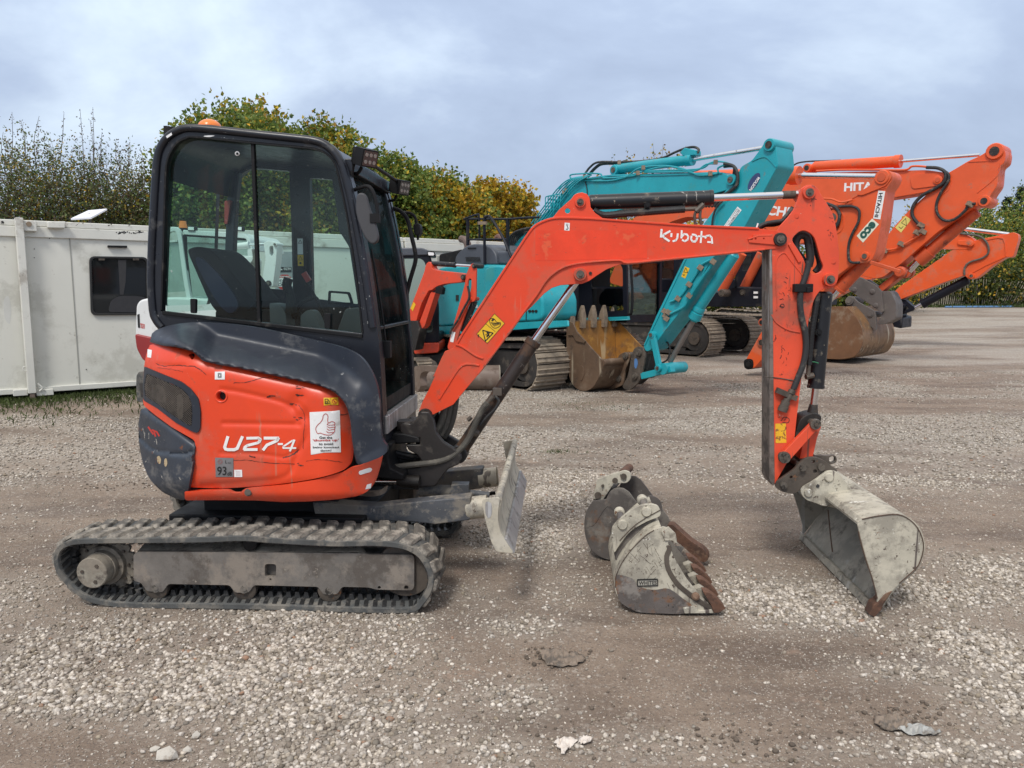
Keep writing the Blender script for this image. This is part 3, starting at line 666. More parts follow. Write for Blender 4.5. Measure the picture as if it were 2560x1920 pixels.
# ---- blade
m = MB()
m.prism(U, E((-330, 1180), (-300, 1330), (500, 1345), (690, 1366), (960, 1332), (985, 1322), (985, 1135), (640, 1165), (200, 1215)), .36, .46)
BA = m.build('blade_arm', m_bladearm, EX, bevel=.008)
m = MB().prism(U, E((-330, 1180), (-300, 1330), (500, 1345), (690, 1366), (960, 1332), (985, 1322), (985, 1135), (640, 1165), (200, 1215)), .36, .46)
m.v = [v + U.n * .66 for v in m.v]; m.build('blade_arm', m_bladearm, EX, bevel=.008)
c1, c2 = U.P(E((950, 1230))[0], .41), U.P(E((1125, 1212))[0], .41); m = MB().cyl(c1, c2, .060, seg=24, prof=[(0, .055), (.08, .061), (1, .061)])
m.build('arm_boss', m_blade, BA); MB().cyl(c1 + U.n * .66, c2 + U.n * .66, .060, seg=24).build('arm_boss', m_blade, BA)
m = MB().cyl(U.P(E((560, 1085))[0], .74), U.P(E((900, 1085))[0], .74), .035, seg=18); m.box(U.P(E((900, 1085))[0], .74), (.10, .09, .09)); m.cyl(U.P(E((900, 1095))[0], .74), U.P(E((1140, 1120))[0], .74), .018, seg=14)
m.build('blade_cylinder', m_bladearm, EX)
BW = 1.40
front = E((1228, 1158), (1238, 1180), (1226, 1240), (1218, 1330), (1236, 1420), (1275, 1500), (1318, 1560)); back = E((1290, 1595), (1210, 1500), (1165, 1400), (1155, 1300), (1165, 1200), (1190, 1150), (1210, 1143))
MBL = MB().prism(U, spl(front, 5) + spl(back, 4), .0, BW); BL = MBL.build('dozer_blade', m_blade, EX, ang=30)
endp = fillet(E((1076, 1165), (1110, 1146), (1215, 1140), (1228, 1158), (1215, 1240), (1212, 1330), (1232, 1430), (1275, 1505), (1345, 1608), (1195, 1592), (1150, 1500), (1105, 1330)), 8, 4)
MB().prism(U, endp, -.012, 0.0).build('end_plate', m_blade, BL, bevel=.003); m = MB().prism(U, endp, -.012, 0.0); m.v = [v + U.n * (BW + .012) for v in m.v]; m.build('end_plate', m_blade, BL, bevel=.003)
MB().prism(U, E((1262, 1478), (1285, 1478), (1352, 1600), (1330, 1610), (1300, 1580)), -.005, BW + .005).build('cutting_edge', m_edge, BL, bevel=.003)
MB().cyl(U.P(E((1212, 1152))[0], .0), U.P(E((1212, 1152))[0], .0) + U.n * BW, .018, seg=16).build('top_tube', m_blade, BL)
q = U.P(E((1190, 1165))[0], 1.25); MB().tube([q + Vector((0, 0, -.12)), q + Vector((-.06, 0, -.10)), q + Vector((-.075, 0, 0)), q + Vector((-.05, 0, .04)), q + Vector((0.0, 0, .05))], .012).build('hook', m_black, BL)
MB().flat(U, spl(E((1110, 1180), (1150, 1185), (1162, 1230), (1155, 1290), (1130, 1310), (1108, 1270)), 4, True), -.0135).build('end_scar', m_edge, BL)

# ---- bodywork of the upper structure
UP = .02
def rear_off(p):
    x = (p[0] - 320) / B.k
    o = 0.0
    if x < 520: o += .30 * ((520 - x) / 450) ** 2.3
    if x > 1330: o += .10 * ((x - 1330) / 220) ** 2
    return o
emb1 = spl(B((650, 590), (760, 605), (1000, 660), (1110, 700), (1160, 760), (1165, 830), (1140, 832), (660, 824)), 5)
emb2 = spl(B((460, 1262), (900, 1225), (1050, 1205), (1120, 1165), (1150, 1090), (1185, 1010), (1240, 900), (1230, 760), (1180, 690)), 6)
emb3 = B((640, 1030), (900, 1035), (1080, 1060), (1180, 1010))
dentc = B((1185, 640), (1140, 700), (1215, 780))
def panel_off(p):
    o = UP + rear_off(p); x, y = (p[0] - 320) / B.k, (p[1] - 760) / B.k
    if x > 500:
        o += .007 * math.exp(-(pld(p, emb1) / 5) ** 2) + .006 * math.exp(-(pld(p, emb2) / 7) ** 2) + .005 * math.exp(-(pld(p, emb3) / 4) ** 2)
        for c in dentc: o += .010 * math.exp(-((p[0] - c[0]) ** 2 + (p[1] - c[1]) ** 2) / 260)
    ty = 300 + max(0, x - 300) * .23; o += .05 * max(0, 1 - (y - ty) / 130) ** 2 if y > ty - 200 else .05
    if y > 1180: o += .03 * ((y - 1180) / 100) ** 2
    if x < 400: o += .006 * math.exp(-(pld(p, crease) / 4) ** 2)
    return o
crease = B((200, 415), (300, 430), (420, 425), (540, 490))
panel = spl(B((150, 283), (220, 275), (330, 300), (470, 335), (590, 400), (760, 440), (1050, 500), (1290, 555), (1430, 612), (1500, 680), (1532, 800), (1545, 950), (1543, 1060), (1525, 1118), (1460, 1160), (1300, 1205), (1080, 1240), (860, 1262), (650, 1275)), 5) + fillet(B((420, 1268), (425, 1200), (468, 985), (460, 942), (300, 850), (190, 770), (112, 705), (104, 680)), [4, 0, 8, 8, 0, 0, 6, 0], 4, closed=False) + spl(B((104, 670), (104, 560), (112, 430), (125, 350)), 5)
grl_out = fillet(B((112, 432), (250, 490), (370, 538), (435, 590), (485, 655), (500, 740), (498, 860), (480, 895), (440, 880), (330, 820), (200, 720), (104, 665), (103, 560)), [3, 0, 8, 8, 8, 8, 8, 8, 6, 0, 0, 6, 6], 4)
hk = [circ(B((645, 638))[0], 11.5, 20), [(p[0], p[1]) for p in spl(B((432, 372), (420, 352), (440, 340), (462, 352), (452, 378), (440, 385)), 3, True)]]
pm = MB().sheet(U, panel, panel_off, 5.0, .03, [ [p for p in grl_out]] + hk) if False else None
PN = MB().sheet(U, panel, panel_off, 4.6, .035, hk).build('side_panel', m_orange, EX, ang=50)
m = MB()
for h_ in hk: m.flat(U, circ((sum(p[0] for p in h_) / len(h_), sum(p[1] for p in h_) / len(h_)), 15, 16), lambda p: panel_off(p) + .034)
m.build('hole_backing', m_blk, PN)
m = MB().tube([U.P(p, panel_off(p) - .001) for p in circ(B((645, 638))[0], 14.5, 20)] + [U.P(circ(B((645, 638))[0], 14.5, 20)[0], panel_off(B((645, 638))[0]) - .001)], .0035, seg=6, n=1).build('lock_ring', m_orange, PN)
# grille
go_ = lambda p: panel_off(p) - .010
inner_g = fillet(B((128, 478), (250, 530), (360, 575), (410, 620), (440, 680), (446, 760), (440, 850), (400, 830), (300, 765), (200, 690), (118, 640), (112, 560)), 7, 4)
GR = MB().sheet(U, grl_out, go_, 5, .03, [inner_g]).build('grille_frame', m_darkplastic, EX, ang=50)
MB().flat(U, inner_g, lambda p: go_(p) + .05 if False else go_(p) + .0085, step=6).build('grille_backing', m_black, GR)
m = MB().flat(U, spl(B((340, 640), (375, 640), (380, 780), (345, 780)), 3, True), lambda p: go_(p) + .0078, step=6); m.build('radiator_hose', m_dustyhose, GR); MB().flat(U, spl(B((160, 560), (240, 570), (260, 680), (190, 660), (150, 620)), 3, True), lambda p: go_(p) + .0078, step=6).build('radiator_hose', m_dustyhose, GR)
m = MB(); kx = 17 * B.k; gx0, gy0 = B((100, 440))[0]; gx1, gy1 = B((460, 880))[0]
for sgn in (1, -1):
    c_ = -400
    while c_ < 520:
        pts = []; t_ = 0
        run = None
        for q in range(0, 60):
            x = gx0 + q * 2.6; y = gy0 + c_ * B.k * .9 + sgn * (x - gx0) * .95 + (0 if sgn > 0 else 40)
            if inpoly(x, y, inner_g): pts.append((x, y))
        if len(pts) > 1: m.ribbon(U, pts[::4] + [pts[-1]], 1.7, lambda p: go_(p) + .002)
        c_ += 17
m.build('grille_mesh', m_steel, GR, kind='stuff')
# counterweight
cwp = fillet(B((86, 735), (108, 718), (200, 780), (330, 860), (450, 940), (466, 975), (440, 1150), (415, 1290), (392, 1362), (330, 1345), (235, 1300), (150, 1215), (100, 1100), (75, 960), (70, 840)), [8, 8, 0, 0, 10, 10, 0, 0, 10, 8, 12, 16, 16, 10, 10], 4)
lip = B((72, 925), (150, 1000), (240, 1030), (400, 1040), (440, 1020))
def cw_off(p):
    o = UP - .012 + rear_off(p); y = (p[1] - 760) / B.k; x = (p[0] - 320) / B.k
    if inpoly(p[0], p[1], lip + B((500, 1400), (0, 1400))): o -= .016
    o += .010 * math.exp(-(pld(p, lip) / 5) ** 2)
    if y > 1200: o += .10 * ((y - 1200) / 160) ** 2
    edge = y - (720 + (x - 108) * .66)
    o += .03 * max(0, 1 - edge / 45) ** 2
    return o
CW = MB().sheet(U, cwp, cw_off, 5, .12).build('counterweight', m_weightpaint, EX, ang=55)
m = MB().flat(U, spl(B((200, 1060), (215, 1050), (228, 1075), (222, 1105), (205, 1095)), 3, True), lambda p: cw_off(p) - .002); m.flat(U, spl(B((252, 1075), (265, 1068), (272, 1100), (262, 1125), (250, 1110)), 3, True), lambda p: cw_off(p) - .002)
m.build('paint_scar', surf('cream_scar', (.42, .33, .20), .7, chips=((.2, .06, .02), .3, 40)), CW)
m = MB()
for pts in (B((140, 850), (160, 880), (175, 900)), B((165, 870), (200, 885), (215, 912)), B((180, 880), (190, 915))): m.ribbon(U, pts, 4, lambda p: cw_off(p) - .002)
m.build('red_scuff', m_red, CW)
# core behind the skins so that the body is solid
m = MB().prism(U, fillet(B((330, 480), (1200, 640), (1250, 1100), (1200, 1190), (470, 1240), (400, 1180), (330, 900)), 20, 4), .14, 1.30); m.build('engine_housing', m_black, EX, bevel=.03)
# lower orange skirt
sk = fillet(B((392, 1296), (560, 1290), (690, 1287), (722, 1308), (776, 1308), (796, 1282), (860, 1272), (1080, 1250), (1300, 1215), (1480, 1165), (1540, 1130), (1600, 1120), (1660, 1090), (1757, 1042), (1735, 1140), (1705, 1235), (1660, 1295), (1590, 1328), (1440, 1352), (1240, 1366), (1080, 1370), (880, 1358), (600, 1356), (392, 1358)), [3] + [8] * 13 + [16] * 6 + [8] * 4, 4)
def sk_off(p):
    x, y = (p[0] - 320) / B.k, (p[1] - 760) / B.k
    return UP + .005 + (.22 * ((x - 1250) / 500) ** 2 if x > 1250 else 0) + (.05 * ((y - 1300) / 70) ** 2 if y > 1300 else 0) + (.25 * ((520 - x) / 450) ** 2.3 if x < 520 else 0)
SK = MB().sheet(U, sk, sk_off, 6, .03).build('lower_skirt', m_orange, EX, ang=50)
MB().cyl(U.P(B((832, 1302))[0], sk_off(B((832, 1302))[0]) - .012), U.P(B((832, 1302))[0], .05), .014, seg=6).cyl(U.P(B((832, 1302))[0], sk_off(B((832, 1302))[0]) - .004), U.P(B((832, 1302))[0], .05), .019, seg=18).build('bolt', m_steel, SK)
MB().flat(U, fillet(B((1597, 1155), (1672, 1130), (1690, 1140), (1680, 1160), (1605, 1182), (1594, 1172)), 4), lambda p: sk_off(p) - .002, step=4).build('reflector_sticker', m_white, SK)
MB().flat(U, B((1652, 1248), (1684, 1240), (1678, 1274), (1640, 1282)), lambda p: sk_off(p) - .002, step=4).build('small_sticker', m_white, SK)
MB().prism(U, spl(B((1600, 1325), (1700, 1330), (1770, 1310), (1790, 1275), (1780, 1265), (1740, 1290), (1680, 1300), (1610, 1300)), 4, True), .25, .28).build('step', m_steel, EX)
# fender
fd_low = B((150, 262), (180, 272), (250, 290), (330, 298), (440, 328), (490, 368), (545, 402), (760, 445), (1050, 505), (1290, 556), (1420, 608), (1500, 690), (1535, 800), (1550, 950), (1575, 1085), (1602, 1113))
fd_up = B((1680, 1085), (1740, 1060), (1786, 1025), (1790, 985), (1755, 925), (1742, 800), (1740, 700), (1722, 570), (1675, 455), (1600, 360), (1480, 300), (1290, 250), (1100, 208), (900, 165), (700, 138), (540, 127), (420, 128), (300, 145), (205, 175), (165, 205))
fdp = spl(fd_low, 4) + spl(fd_up, 4)
def fd_off(p):
    x = (p[0] - 320) / B.k; d = pld(p, fd_low) / B.k; t_ = min(1, d / 210); t_ = t_ * t_ * (3 - 2 * t_); top = .34 * t_; side = .09 * t_
    w = min(1, max(0, (x - 1300) / 320)); w = w * w * (3 - 2 * w)
    o = UP - .022 + top * (1 - w) + side * w
    if x < 420: o += .26 * ((420 - x) / 270) ** 2
    o += .012 * max(0, 1 - d / 12)
    return o
FD = MB().sheet(U, fdp, fd_off, 6, .03).build('tank_cover', m_darkplastic, EX, ang=60)
# ---- writing and stickers on the side panel
po = lambda e: (lambda p: panel_off(p) - e)
m = MB(); 
def seg_letter(ps, w=17): m.ribbon(U, B(*ps), w * B.k, po(.003))
seg_letter([(690, 918), (668, 990), (675, 1003), (690, 1007), (735, 1007), (755, 998), (790, 918)], 21)
seg_letter([(822, 928), (900, 926), (915, 935), (908, 952), (895, 960), (825, 978), (808, 990), (803, 1006), (892, 1006)], 19)
seg_letter([(942, 927), (1040, 927), (1030, 945), (960, 975), (935, 1008)], 20)
seg_letter([(1038, 968), (1068, 968)], 14)
seg_letter([(1150, 945), (1135, 945), (1075, 985), (1073, 996), (1160, 996)], 12)
seg_letter([(1150, 940), (1120, 1016)], 14)
m.build('model_lettering', m_ltext, PN)
q = B((1255, 748), (1464, 735), (1472, 1025), (1264, 1042)); ST = MB().flat(U, q, po(.0025), step=6).build('safety_sticker', m_white, PN)
m = MB()
for t_, x0, x1, y0, h_, wgt in (('Get the', 1322, 1412, 932, 18, .02), ('to avoid', 1318, 1418, 976, 18, .02), ('being knocked', 1278, 1458, 1001, 17, .02), ('down!', 1330, 1405, 1020, 15, .02)):
    s_ = -.012; add_text(m, U, t_, B((x0, y0), (x1, y0 + s_ * (x1 - x0) * .6), (x1, y0 - h_), (x0, y0 - h_)), po(.0045), wgt)
m.build('sticker_lettering', m_blk, ST)
m = MB(); add_text(m, U, "‘thumbs up’", B((1276, 955), (1457, 952), (1457, 931), (1276, 934)), po(.0045), .025)
hand = B((1300, 852), (1312, 835), (1330, 818), (1345, 795), (1348, 775), (1360, 760), (1375, 762), (1382, 778), (1380, 800), (1385, 822), (1410, 812), (1430, 822), (1428, 835), (1432, 848), (1428, 862), (1428, 880), (1415, 895), (1395, 905), (1360, 903), (1330, 892), (1310, 895), (1298, 870))
m.ribbon(U, spl(hand, 4, True), 1.5, po(.0045), True)
for pts in (((1385, 822), (1375, 832), (1390, 838), (1428, 835)), ((1385, 852), (1375, 845), (1390, 855), (1430, 850)), ((1385, 870), (1375, 862), (1388, 872), (1428, 866)), ((1380, 888), (1372, 880), (1385, 890), (1420, 886))): m.ribbon(U, B(*pts), 1.3, po(.0045))
m.build('thumb_emblem', m_red, ST)
ST = MB().flat(U, B((1352, 648), (1452, 645), (1455, 698), (1353, 702)), po(.003), step=4).build('fuel_sticker', m_yellow, PN)
m = MB().ribbon(U, B((1362, 690), (1362, 657), (1382, 657), (1382, 690)), 1.6, po(.0045), True); m.ribbon(U, B((1384, 665), (1394, 672), (1394, 688), (1386, 688)), 1.4, po(.0045)); m.ribbon(U, B((1402, 648), (1402, 700)), .8, po(.0045))
add_text(m, U, 'D', B((1366, 686), (1379, 686), (1379, 670), (1366, 670)), po(.0045), .02); m.build('fuel_pump_mark', m_blk, ST)
m = MB().ribbon(U, circ(B((1428, 673))[0], 17 * B.k, 18), 1.5, po(.0045), True); m.ribbon(U, B((1416, 661), (1440, 685)), 1.5, po(.0045)); m.flat(U, circ(B((1428, 675))[0], 6 * B.k, 8), po(.0045)); m.build('no_flame_mark', m_red, ST)
ST = MB().flat(U, B((600, 468), (670, 466), (669, 522), (600, 522)), po(.0025), step=5).build('tag_sticker', m_white, PN)
m = MB().ribbon(U, B((622, 478), (644, 478), (644, 508), (622, 508)), .9, po(.0045), True); m.ribbon(U, B((627, 484), (639, 484), (639, 502), (627, 502)), .9, po(.0045), True); m.build('tag_mark', m_blk, ST)
ST = MB().flat(U, B((602, 1062), (728, 1064), (730, 1195), (606, 1196)), po(.0025), step=6).build('noise_sticker', m_silver, PN)
m = MB(); add_text(m, U, '93', B((616, 1184), (680, 1184), (680, 1124), (616, 1124)), po(.0045), .01); add_text(m, U, 'dB', B((686, 1186), (718, 1186), (718, 1160), (686, 1160)), po(.0045)); add_text(m, U, 'L', B((672, 1102), (684, 1102), (684, 1080), (672, 1080)), po(.0045)); add_text(m, U, 'WA', B((688, 1104), (710, 1104), (710, 1094), (688, 1094)), po(.0045)); m.build('noise_lettering', m_blk, ST)
m = MB().ribbon(U, circ(B((636, 1090))[0], 17 * B.k, 6), 1.0, po(.0045), True); m.ribbon(U, circ(B((636, 1090))[0], 9 * B.k, 12), 1.0, po(.0045), True); m.build('noise_emblem', surf('faded_red', (.35, .14, .13), .5), ST)
ST = MB().flat(U, B((734, 1146), (788, 1146), (790, 1196), (735, 1196)), po(.0025)).build('paper_tag', m_white, PN)
m = MB()
for k in range(4): m.ribbon(U, B((745, 1158 + k * 9), (776, 1158 + k * 9)), .6, po(.0045))
m.build('tag_print', surf('pale_red_print', (.55, .3, .28), .5), ST)
ST = MB().flat(U, B((135, 312), (165, 318), (160, 372), (133, 368)), po(.003), step=4).build('round_tag', m_white, PN)
# cracks, scratches and gouges in the paint
m = MB(); rs = random.Random(4)
def crack(pts, w=1.5, j=3):
    P_ = spl(B(*pts), 6); P_ = [(x + rs.uniform(-j, j) * .3, y + rs.uniform(-j, j) * .3) for x, y in P_]
    for i in range(len(P_) - 1): m.ribbon(U, P_[i:i + 2], w * rs.uniform(.35, 1.1), po(.002))
crack([(195, 412), (240, 428), (320, 424), (400, 428), (470, 436), (540, 490)], 1.8); crack([(730, 545), (820, 542), (900, 516), (980, 506), (1060, 528)], 1.3); crack([(1250, 785), (1340, 780), (1440, 772), (1520, 760)], 2.0)
crack([(700, 1078), (830, 1080), (900, 1090), (1020, 1100), (1150, 1108)], 1.3); crack([(1230, 1085), (1300, 1075), (1380, 1080), (1480, 1092)], 1.2); crack([(1180, 700), (1210, 740), (1222, 800), (1215, 900), (1210, 1000)], 1.1)
crack([(1070, 1062), (1130, 1045), (1180, 1008)], 3.2); crack([(840, 1050), (880, 1060)], 2.6); crack([(200, 440), (300, 450), (380, 470)], .9)
for c in ((1180, 572), (1180, 632), (1135, 695), (1185, 1110), (975, 640), (1165, 790)):
    for k in range(5): x, y = c[0] + rs.uniform(-22, 22), c[1] + rs.uniform(-8, 10); m.ribbon(U, B((x, y), (x + rs.uniform(8, 28), y + rs.uniform(-5, 5))), rs.uniform(.8, 2.2), po(.002))
m.build('paint_crack', m_grease, PN, kind='stuff')
# ------------------------------------------------------------------ cab
m_glassrear = glass('rear_glass', (.7, .84, .8), .04)
CN, CF = .43, 1.37
cab_out = spl(A((205, 1590), (178, 1540), (148, 1440), (142, 1300), (152, 1050), (165, 800), (178, 560), (188, 420), (208, 345), (262, 262), (335, 216), (430, 198)), 5)[:-1] + \
    spl(A((430, 198), (620, 214), (900, 243), (1150, 268), (1290, 284), (1380, 315), (1452, 378), (1500, 455), (1535, 560), (1580, 740), (1630, 1000), (1680, 1300), (1722, 1600)), 5)[:-1] + B((1735, 260), (1752, 500), (1762, 760), (1768, 905), (1745, 925), (1640, 700), (1500, 600), (1300, 450), (900, 300), (300, 240))
cab_in = spl(A((225, 1485), (232, 1250), (238, 1000), (248, 700), (255, 520), (275, 420), (330, 325), (400, 285), (470, 280)), 5)[:-1] + spl(A((470, 280), (850, 318), (1150, 345), (1290, 360), (1370, 395), (1430, 460), (1470, 600), (1510, 800), (1550, 1050), (1590, 1350), (1625, 1640)), 5)[:-1] + B((1628, 232), (1240, 180), (890, 130), (560, 85), (300, 55))[0:0] + A((1622, 1642), (900, 1562), (560, 1522), (230, 1490))
m = MB().prism(U, cab_out, CN, CN + .055, [cab_in]); CAB = m.build('cab_frame', m_cabframe, EX, bevel=.012, seg=3)
# rounded outer tube following the roof line, and the roof between the two sides
rim = spl(A((172, 1480), (160, 1300), (165, 1050), (178, 800), (192, 560), (204, 430), (226, 355), (275, 285), (345, 240), (430, 222), (620, 236), (900, 266), (1150, 292), (1280, 308), (1360, 335), (1425, 392), (1472, 465), (1505, 570), (1550, 750), (1600, 1010), (1650, 1310), (1690, 1600)), 4)
rim = spl(A((236, 1600), (205, 1565), (180, 1520)), 3) + rim
MB().tube([U.P(p, CN) for p in rim] , .021, seg=12, n=1).build('roof_rail', m_cabframe, CAB)
MB().strip(U, A((235, 1498), (560, 1535), (890, 1577), (1240, 1620), (1618, 1662)), 9, CN - .012, CN + .02).build('window_channel', m_black, CAB, bevel=.003)
MB().strip(U, spl(A((228, 1480), (238, 1200), (246, 900), (256, 600), (270, 440), (330, 330), (400, 290), (470, 283), (850, 322), (1150, 350), (1290, 366), (1370, 402), (1428, 468), (1466, 610), (1508, 810), (1548, 1060), (1588, 1350), (1620, 1640)), 3), 4, CN - .008, CN + .02).build('window_seal', m_black, CAB)
roof_line = [U.uz(p, CN) for p in rim if p[1] < A((0, 520))[0][1]]
def across(line, o0, o1, th, name, mat_, parent, crown=.0, K=6):
    v = []; f = []; n = len(line)
    for lay in (0, 1):
        for j in range(K + 1):
            w = j / K
            for i, (x, z) in enumerate(line): v.append(U.W(x, z + crown * sin(pi * w) * min(1, i / 4, (n - 1 - i) / 4) - lay * th, o0 + (o1 - o0) * w))
    for lay in (0, 1):
        b_ = lay * (K + 1) * n
        for j in range(K):
            for i in range(n - 1):
                q = [b_ + j * n + i, b_ + j * n + i + 1, b_ + (j + 1) * n + i + 1, b_ + (j + 1) * n + i]; f.append(q if lay == 0 else q[::-1])
    return MB().add(v, f).build(name, mat_, parent, ang=40)
rl = [p for p in roof_line]
across(rl, CN, CF, .03, 'roof_panel', m_cabframe, CAB, .02)
# far side wall with its three openings, traced on its own plane
far_out = [(lambda u, z: (u, z))(*U.uz(p, CN)) for p in cab_out]
def far_prism(mb, pts_uz, holes_px, o, th):
    # outline copied across the cab; the openings traced where they show on the far side
    def toPx(u, z, off):
        w = U.W(u, z, off) - CAM; b = w.z * _cp + w.y * _sp; d = w.y * _cp - w.z * _sp; return (1280 + FPX * w.x / d, 960 - FPX * b / d)
    return mb.prism(U, [toPx(u, z, o) for u, z in pts_uz], o, o + th, holes_px)
far_out = [U.uz(p, CN) for p in cab_out if p[1] < B((0, 420))[0][1]]
zs = min(z for u, z in far_out); ulo = min(u for u, z in far_out); uhi = max(u for u, z in far_out)
far_poly = [q for q in far_out[:-6]] + [(uhi, .95), (ulo + .1, .95)]
h1 = fillet(A((285, 545), (612, 645), (592, 1200), (545, 1440), (245, 1450), (262, 1000)), 5, 3)
h2 = fillet(A((718, 760), (735, 620), (780, 540), (850, 497), (1115, 518), (1130, 930), (1140, 1345), (900, 1325), (800, 1300), (680, 1200)), [10, 14, 20, 16, 5, 0, 5, 0, 0, 8], 4)
h3 = fillet(A((1255, 565), (1412, 578), (1445, 800), (1458, 930), (1530, 1045), (1590, 1440), (1275, 1400)), 5, 3)
far_prism(MB(), far_poly, [h1, h2, h3], CF, .05).build('door_side_wall', m_cabframe, CAB)
for h_ in (h1, h2, h3): MB().flat(U, h_, CF + .02).build('far_window', m_glassfar, CAB)
MB().flat(U, A((1165, 1440), (1140, 1340), (1150, 1100), (1140, 900), (1200, 960), (1235, 1000), (1240, 1400)), CF - .03).build('door_lining', m_black, CAB)
# side glass in two sliding panes
div0, div1 = A((850, 318), (905, 1562))
pane_l = [p for p in spl(A((225, 1485), (232, 1250), (238, 1000), (248, 700), (255, 520), (275, 420), (330, 325), (400, 285), (470, 280)), 4)] + A((858, 318), (905, 1562))
pane_r = A((905, 1562), (858, 318)) + spl(A((870, 320), (1150, 345), (1290, 360), (1370, 395), (1430, 460), (1470, 600), (1510, 800), (1550, 1050), (1590, 1350), (1622, 1640)), 4)
MB().flat(U, pane_l, CN + .030).build('sliding_window', m_glass, CAB)
MB().flat(U, pane_r, CN + .018).build('side_window', m_glass, CAB)
MB().strip(U, A((858, 320), (870, 600), (880, 900), (892, 1250), (903, 1566)), 8, CN + .002, CN + .03).build('window_divider', m_black, CAB, bevel=.002)
for x0, x1, y0, y1 in ((428, 468, 1400, 1500), (1355, 1398, 1500, 1608)):
    MB().prism(U, fillet(A((x0, y0), (x1, y0 + 4), (x1 - 2, y1 + 4), (x0 + 2, y1)), 4, 4), CN - .005, CN + .02).build('window_latch', m_black, CAB, bevel=.003)
c0 = A((755, 398))[0]; MB().cyl(U.P(c0, CN + .02), U.P(c0, CN + .035), .012, seg=16).build('bung', m_white, CAB); MB().cyl(U.P(c0, CN + .012), U.P(c0, CN + .02), .006, seg=12).build('screw', m_black, CAB)
MB().flat(U, A((262, 278), (300, 252), (305, 268), (270, 292)), CN - .022).build('paint_scar', m_white, CAB)
MB().flat(U, spl(A((520, 278), (560, 272), (600, 274), (560, 284)), 3, True), CN - .003).build('paint_scar', m_white, CAB)
# front: raked screen between the two front pillars
ft = [U.uz(p, CN) for p in A((1500, 470), (1540, 600), (1590, 820), (1640, 1080), (1690, 1400), (1722, 1640))] + [U.uz(p, CN) for p in B((1745, 400), (1755, 600), (1765, 800))]
u_bot, z_bot = U.uz(B((1768, 905))[0], CN)
def face(line, o0, o1, name, mat_, inset=0):
    v = []; f = []
    for u, z in line: v += [U.W(u - inset, z, o0), U.W(u - inset, z, o1)]
    for i in range(len(line) - 1): f.append([2 * i, 2 * i + 1, 2 * i + 3, 2 * i + 2])
    return MB().add(v, f).build(name, mat_, CAB)
def pillar(line, o, w, name, th=.05):
    v = []; f = []
    for u, z in line: v += [U.W(u, z, o), U.W(u, z, o + w), U.W(u - th, z, o + w), U.W(u - th, z, o)]
    for i in range(len(line) - 1): f += [[4 * i + a, 4 * i + (a + 1) % 4, 4 * i + 4 + (a + 1) % 4, 4 * i + 4 + a] for a in range(4)]
    f += [[0, 3, 2, 1], [4 * len(line) - 4 + a for a in range(4)]]
    return MB().add(v, f).build(name, m_cabframe, CAB, bevel=.008)
pillar(ft, CF - .06, .06, 'front_pillar'); pillar(ft, CN + .05, .055, 'front_pillar')
mid = .56                                    # join of the upper and lower screens
k_ = len(ft) - 4; um, zm = U.uz(A((1722, 1610))[0], CN)
upper = [p for p in ft if p[1] > zm] + [(um, zm)]; lower = [(um, zm)] + [p for p in ft if p[1] < zm]
lower_g = [p for p in lower if p[1] > z_bot + .09] + [(U.uz(B((1762, 760))[0], CN)[0], z_bot + .09)]
face(upper, CN + .10, CF - .06, 'front_window', m_glassfront, .02); face(lower_g, CN + .10, CF - .06, 'lower_front_window', m_glassfront, .02)
def crossbar(u, z, w, h, name, o0=CN + .04, o1=CF, mt=None): return MB().fbox(U, u - w, u, z - h / 2, z + h / 2, o0, o1).build(name, mt or m_cabframe, CAB, bevel=.006)
crossbar(um, zm, .03, .02, 'screen_joint', CN + .1, CF - .06); u_t, z_t = ft[0]; crossbar(u_t + .03, z_t + .0, .10, .07, 'screen_header')
u_s, z_s = U.uz(B((1762, 770))[0], CN); crossbar(u_s + .015, z_bot + .045, .06, .10, 'screen_sill', mt=m_edge)
crossbar(u_bot, z_bot - .03, .30, .06, 'cab_floor_edge')
# window guard rail / visor on the roof front
m = MB().tube([U.P(p, CN + .05) for p in A((1545, 560), (1560, 470), (1600, 440))] + [U.W(u_t + .09, z_t + .03, o) for o in (CN + .2, .9, CF - .1)], .010); m.build('visor_wire', m_black, CAB)
# wiper
q0 = U.W(um + .012, zm - .12, CN + .16); m = MB().tube([q0, q0 + Vector((-.03, .02, .25)), q0 + Vector((-.08, .04, .55))], .006, seg=6); m.box(q0, (.05, .06, .09)); m.build('wiper', m_black, CAB)
# rear face and floor of the cab
ur = U.uz(A((190, 1500))[0], CN)[0]; rl_ = [U.uz(p, CN) for p in A((225, 350), (200, 600), (190, 900), (180, 1250), (200, 1500))]
face([(u + .03, z) for u, z in rl_], CN + .05, CF, 'rear_window', m_glassrear)
pillar([(u + .05, z) for u, z in rl_], CF - .06, .06, 'rear_pillar', .06)
MB().fbox(U, ur, u_bot - .02, 0.93, 1.0, CN + .06, CF).build('cab_floor', m_black, CAB)
MB().prism(U, A((215, 1500), (1620, 1655), (1700, 1900), (1200, 1850), (200, 1700)), CN + .06, CN + .10).build('cab_side_panel', m_black, CAB)
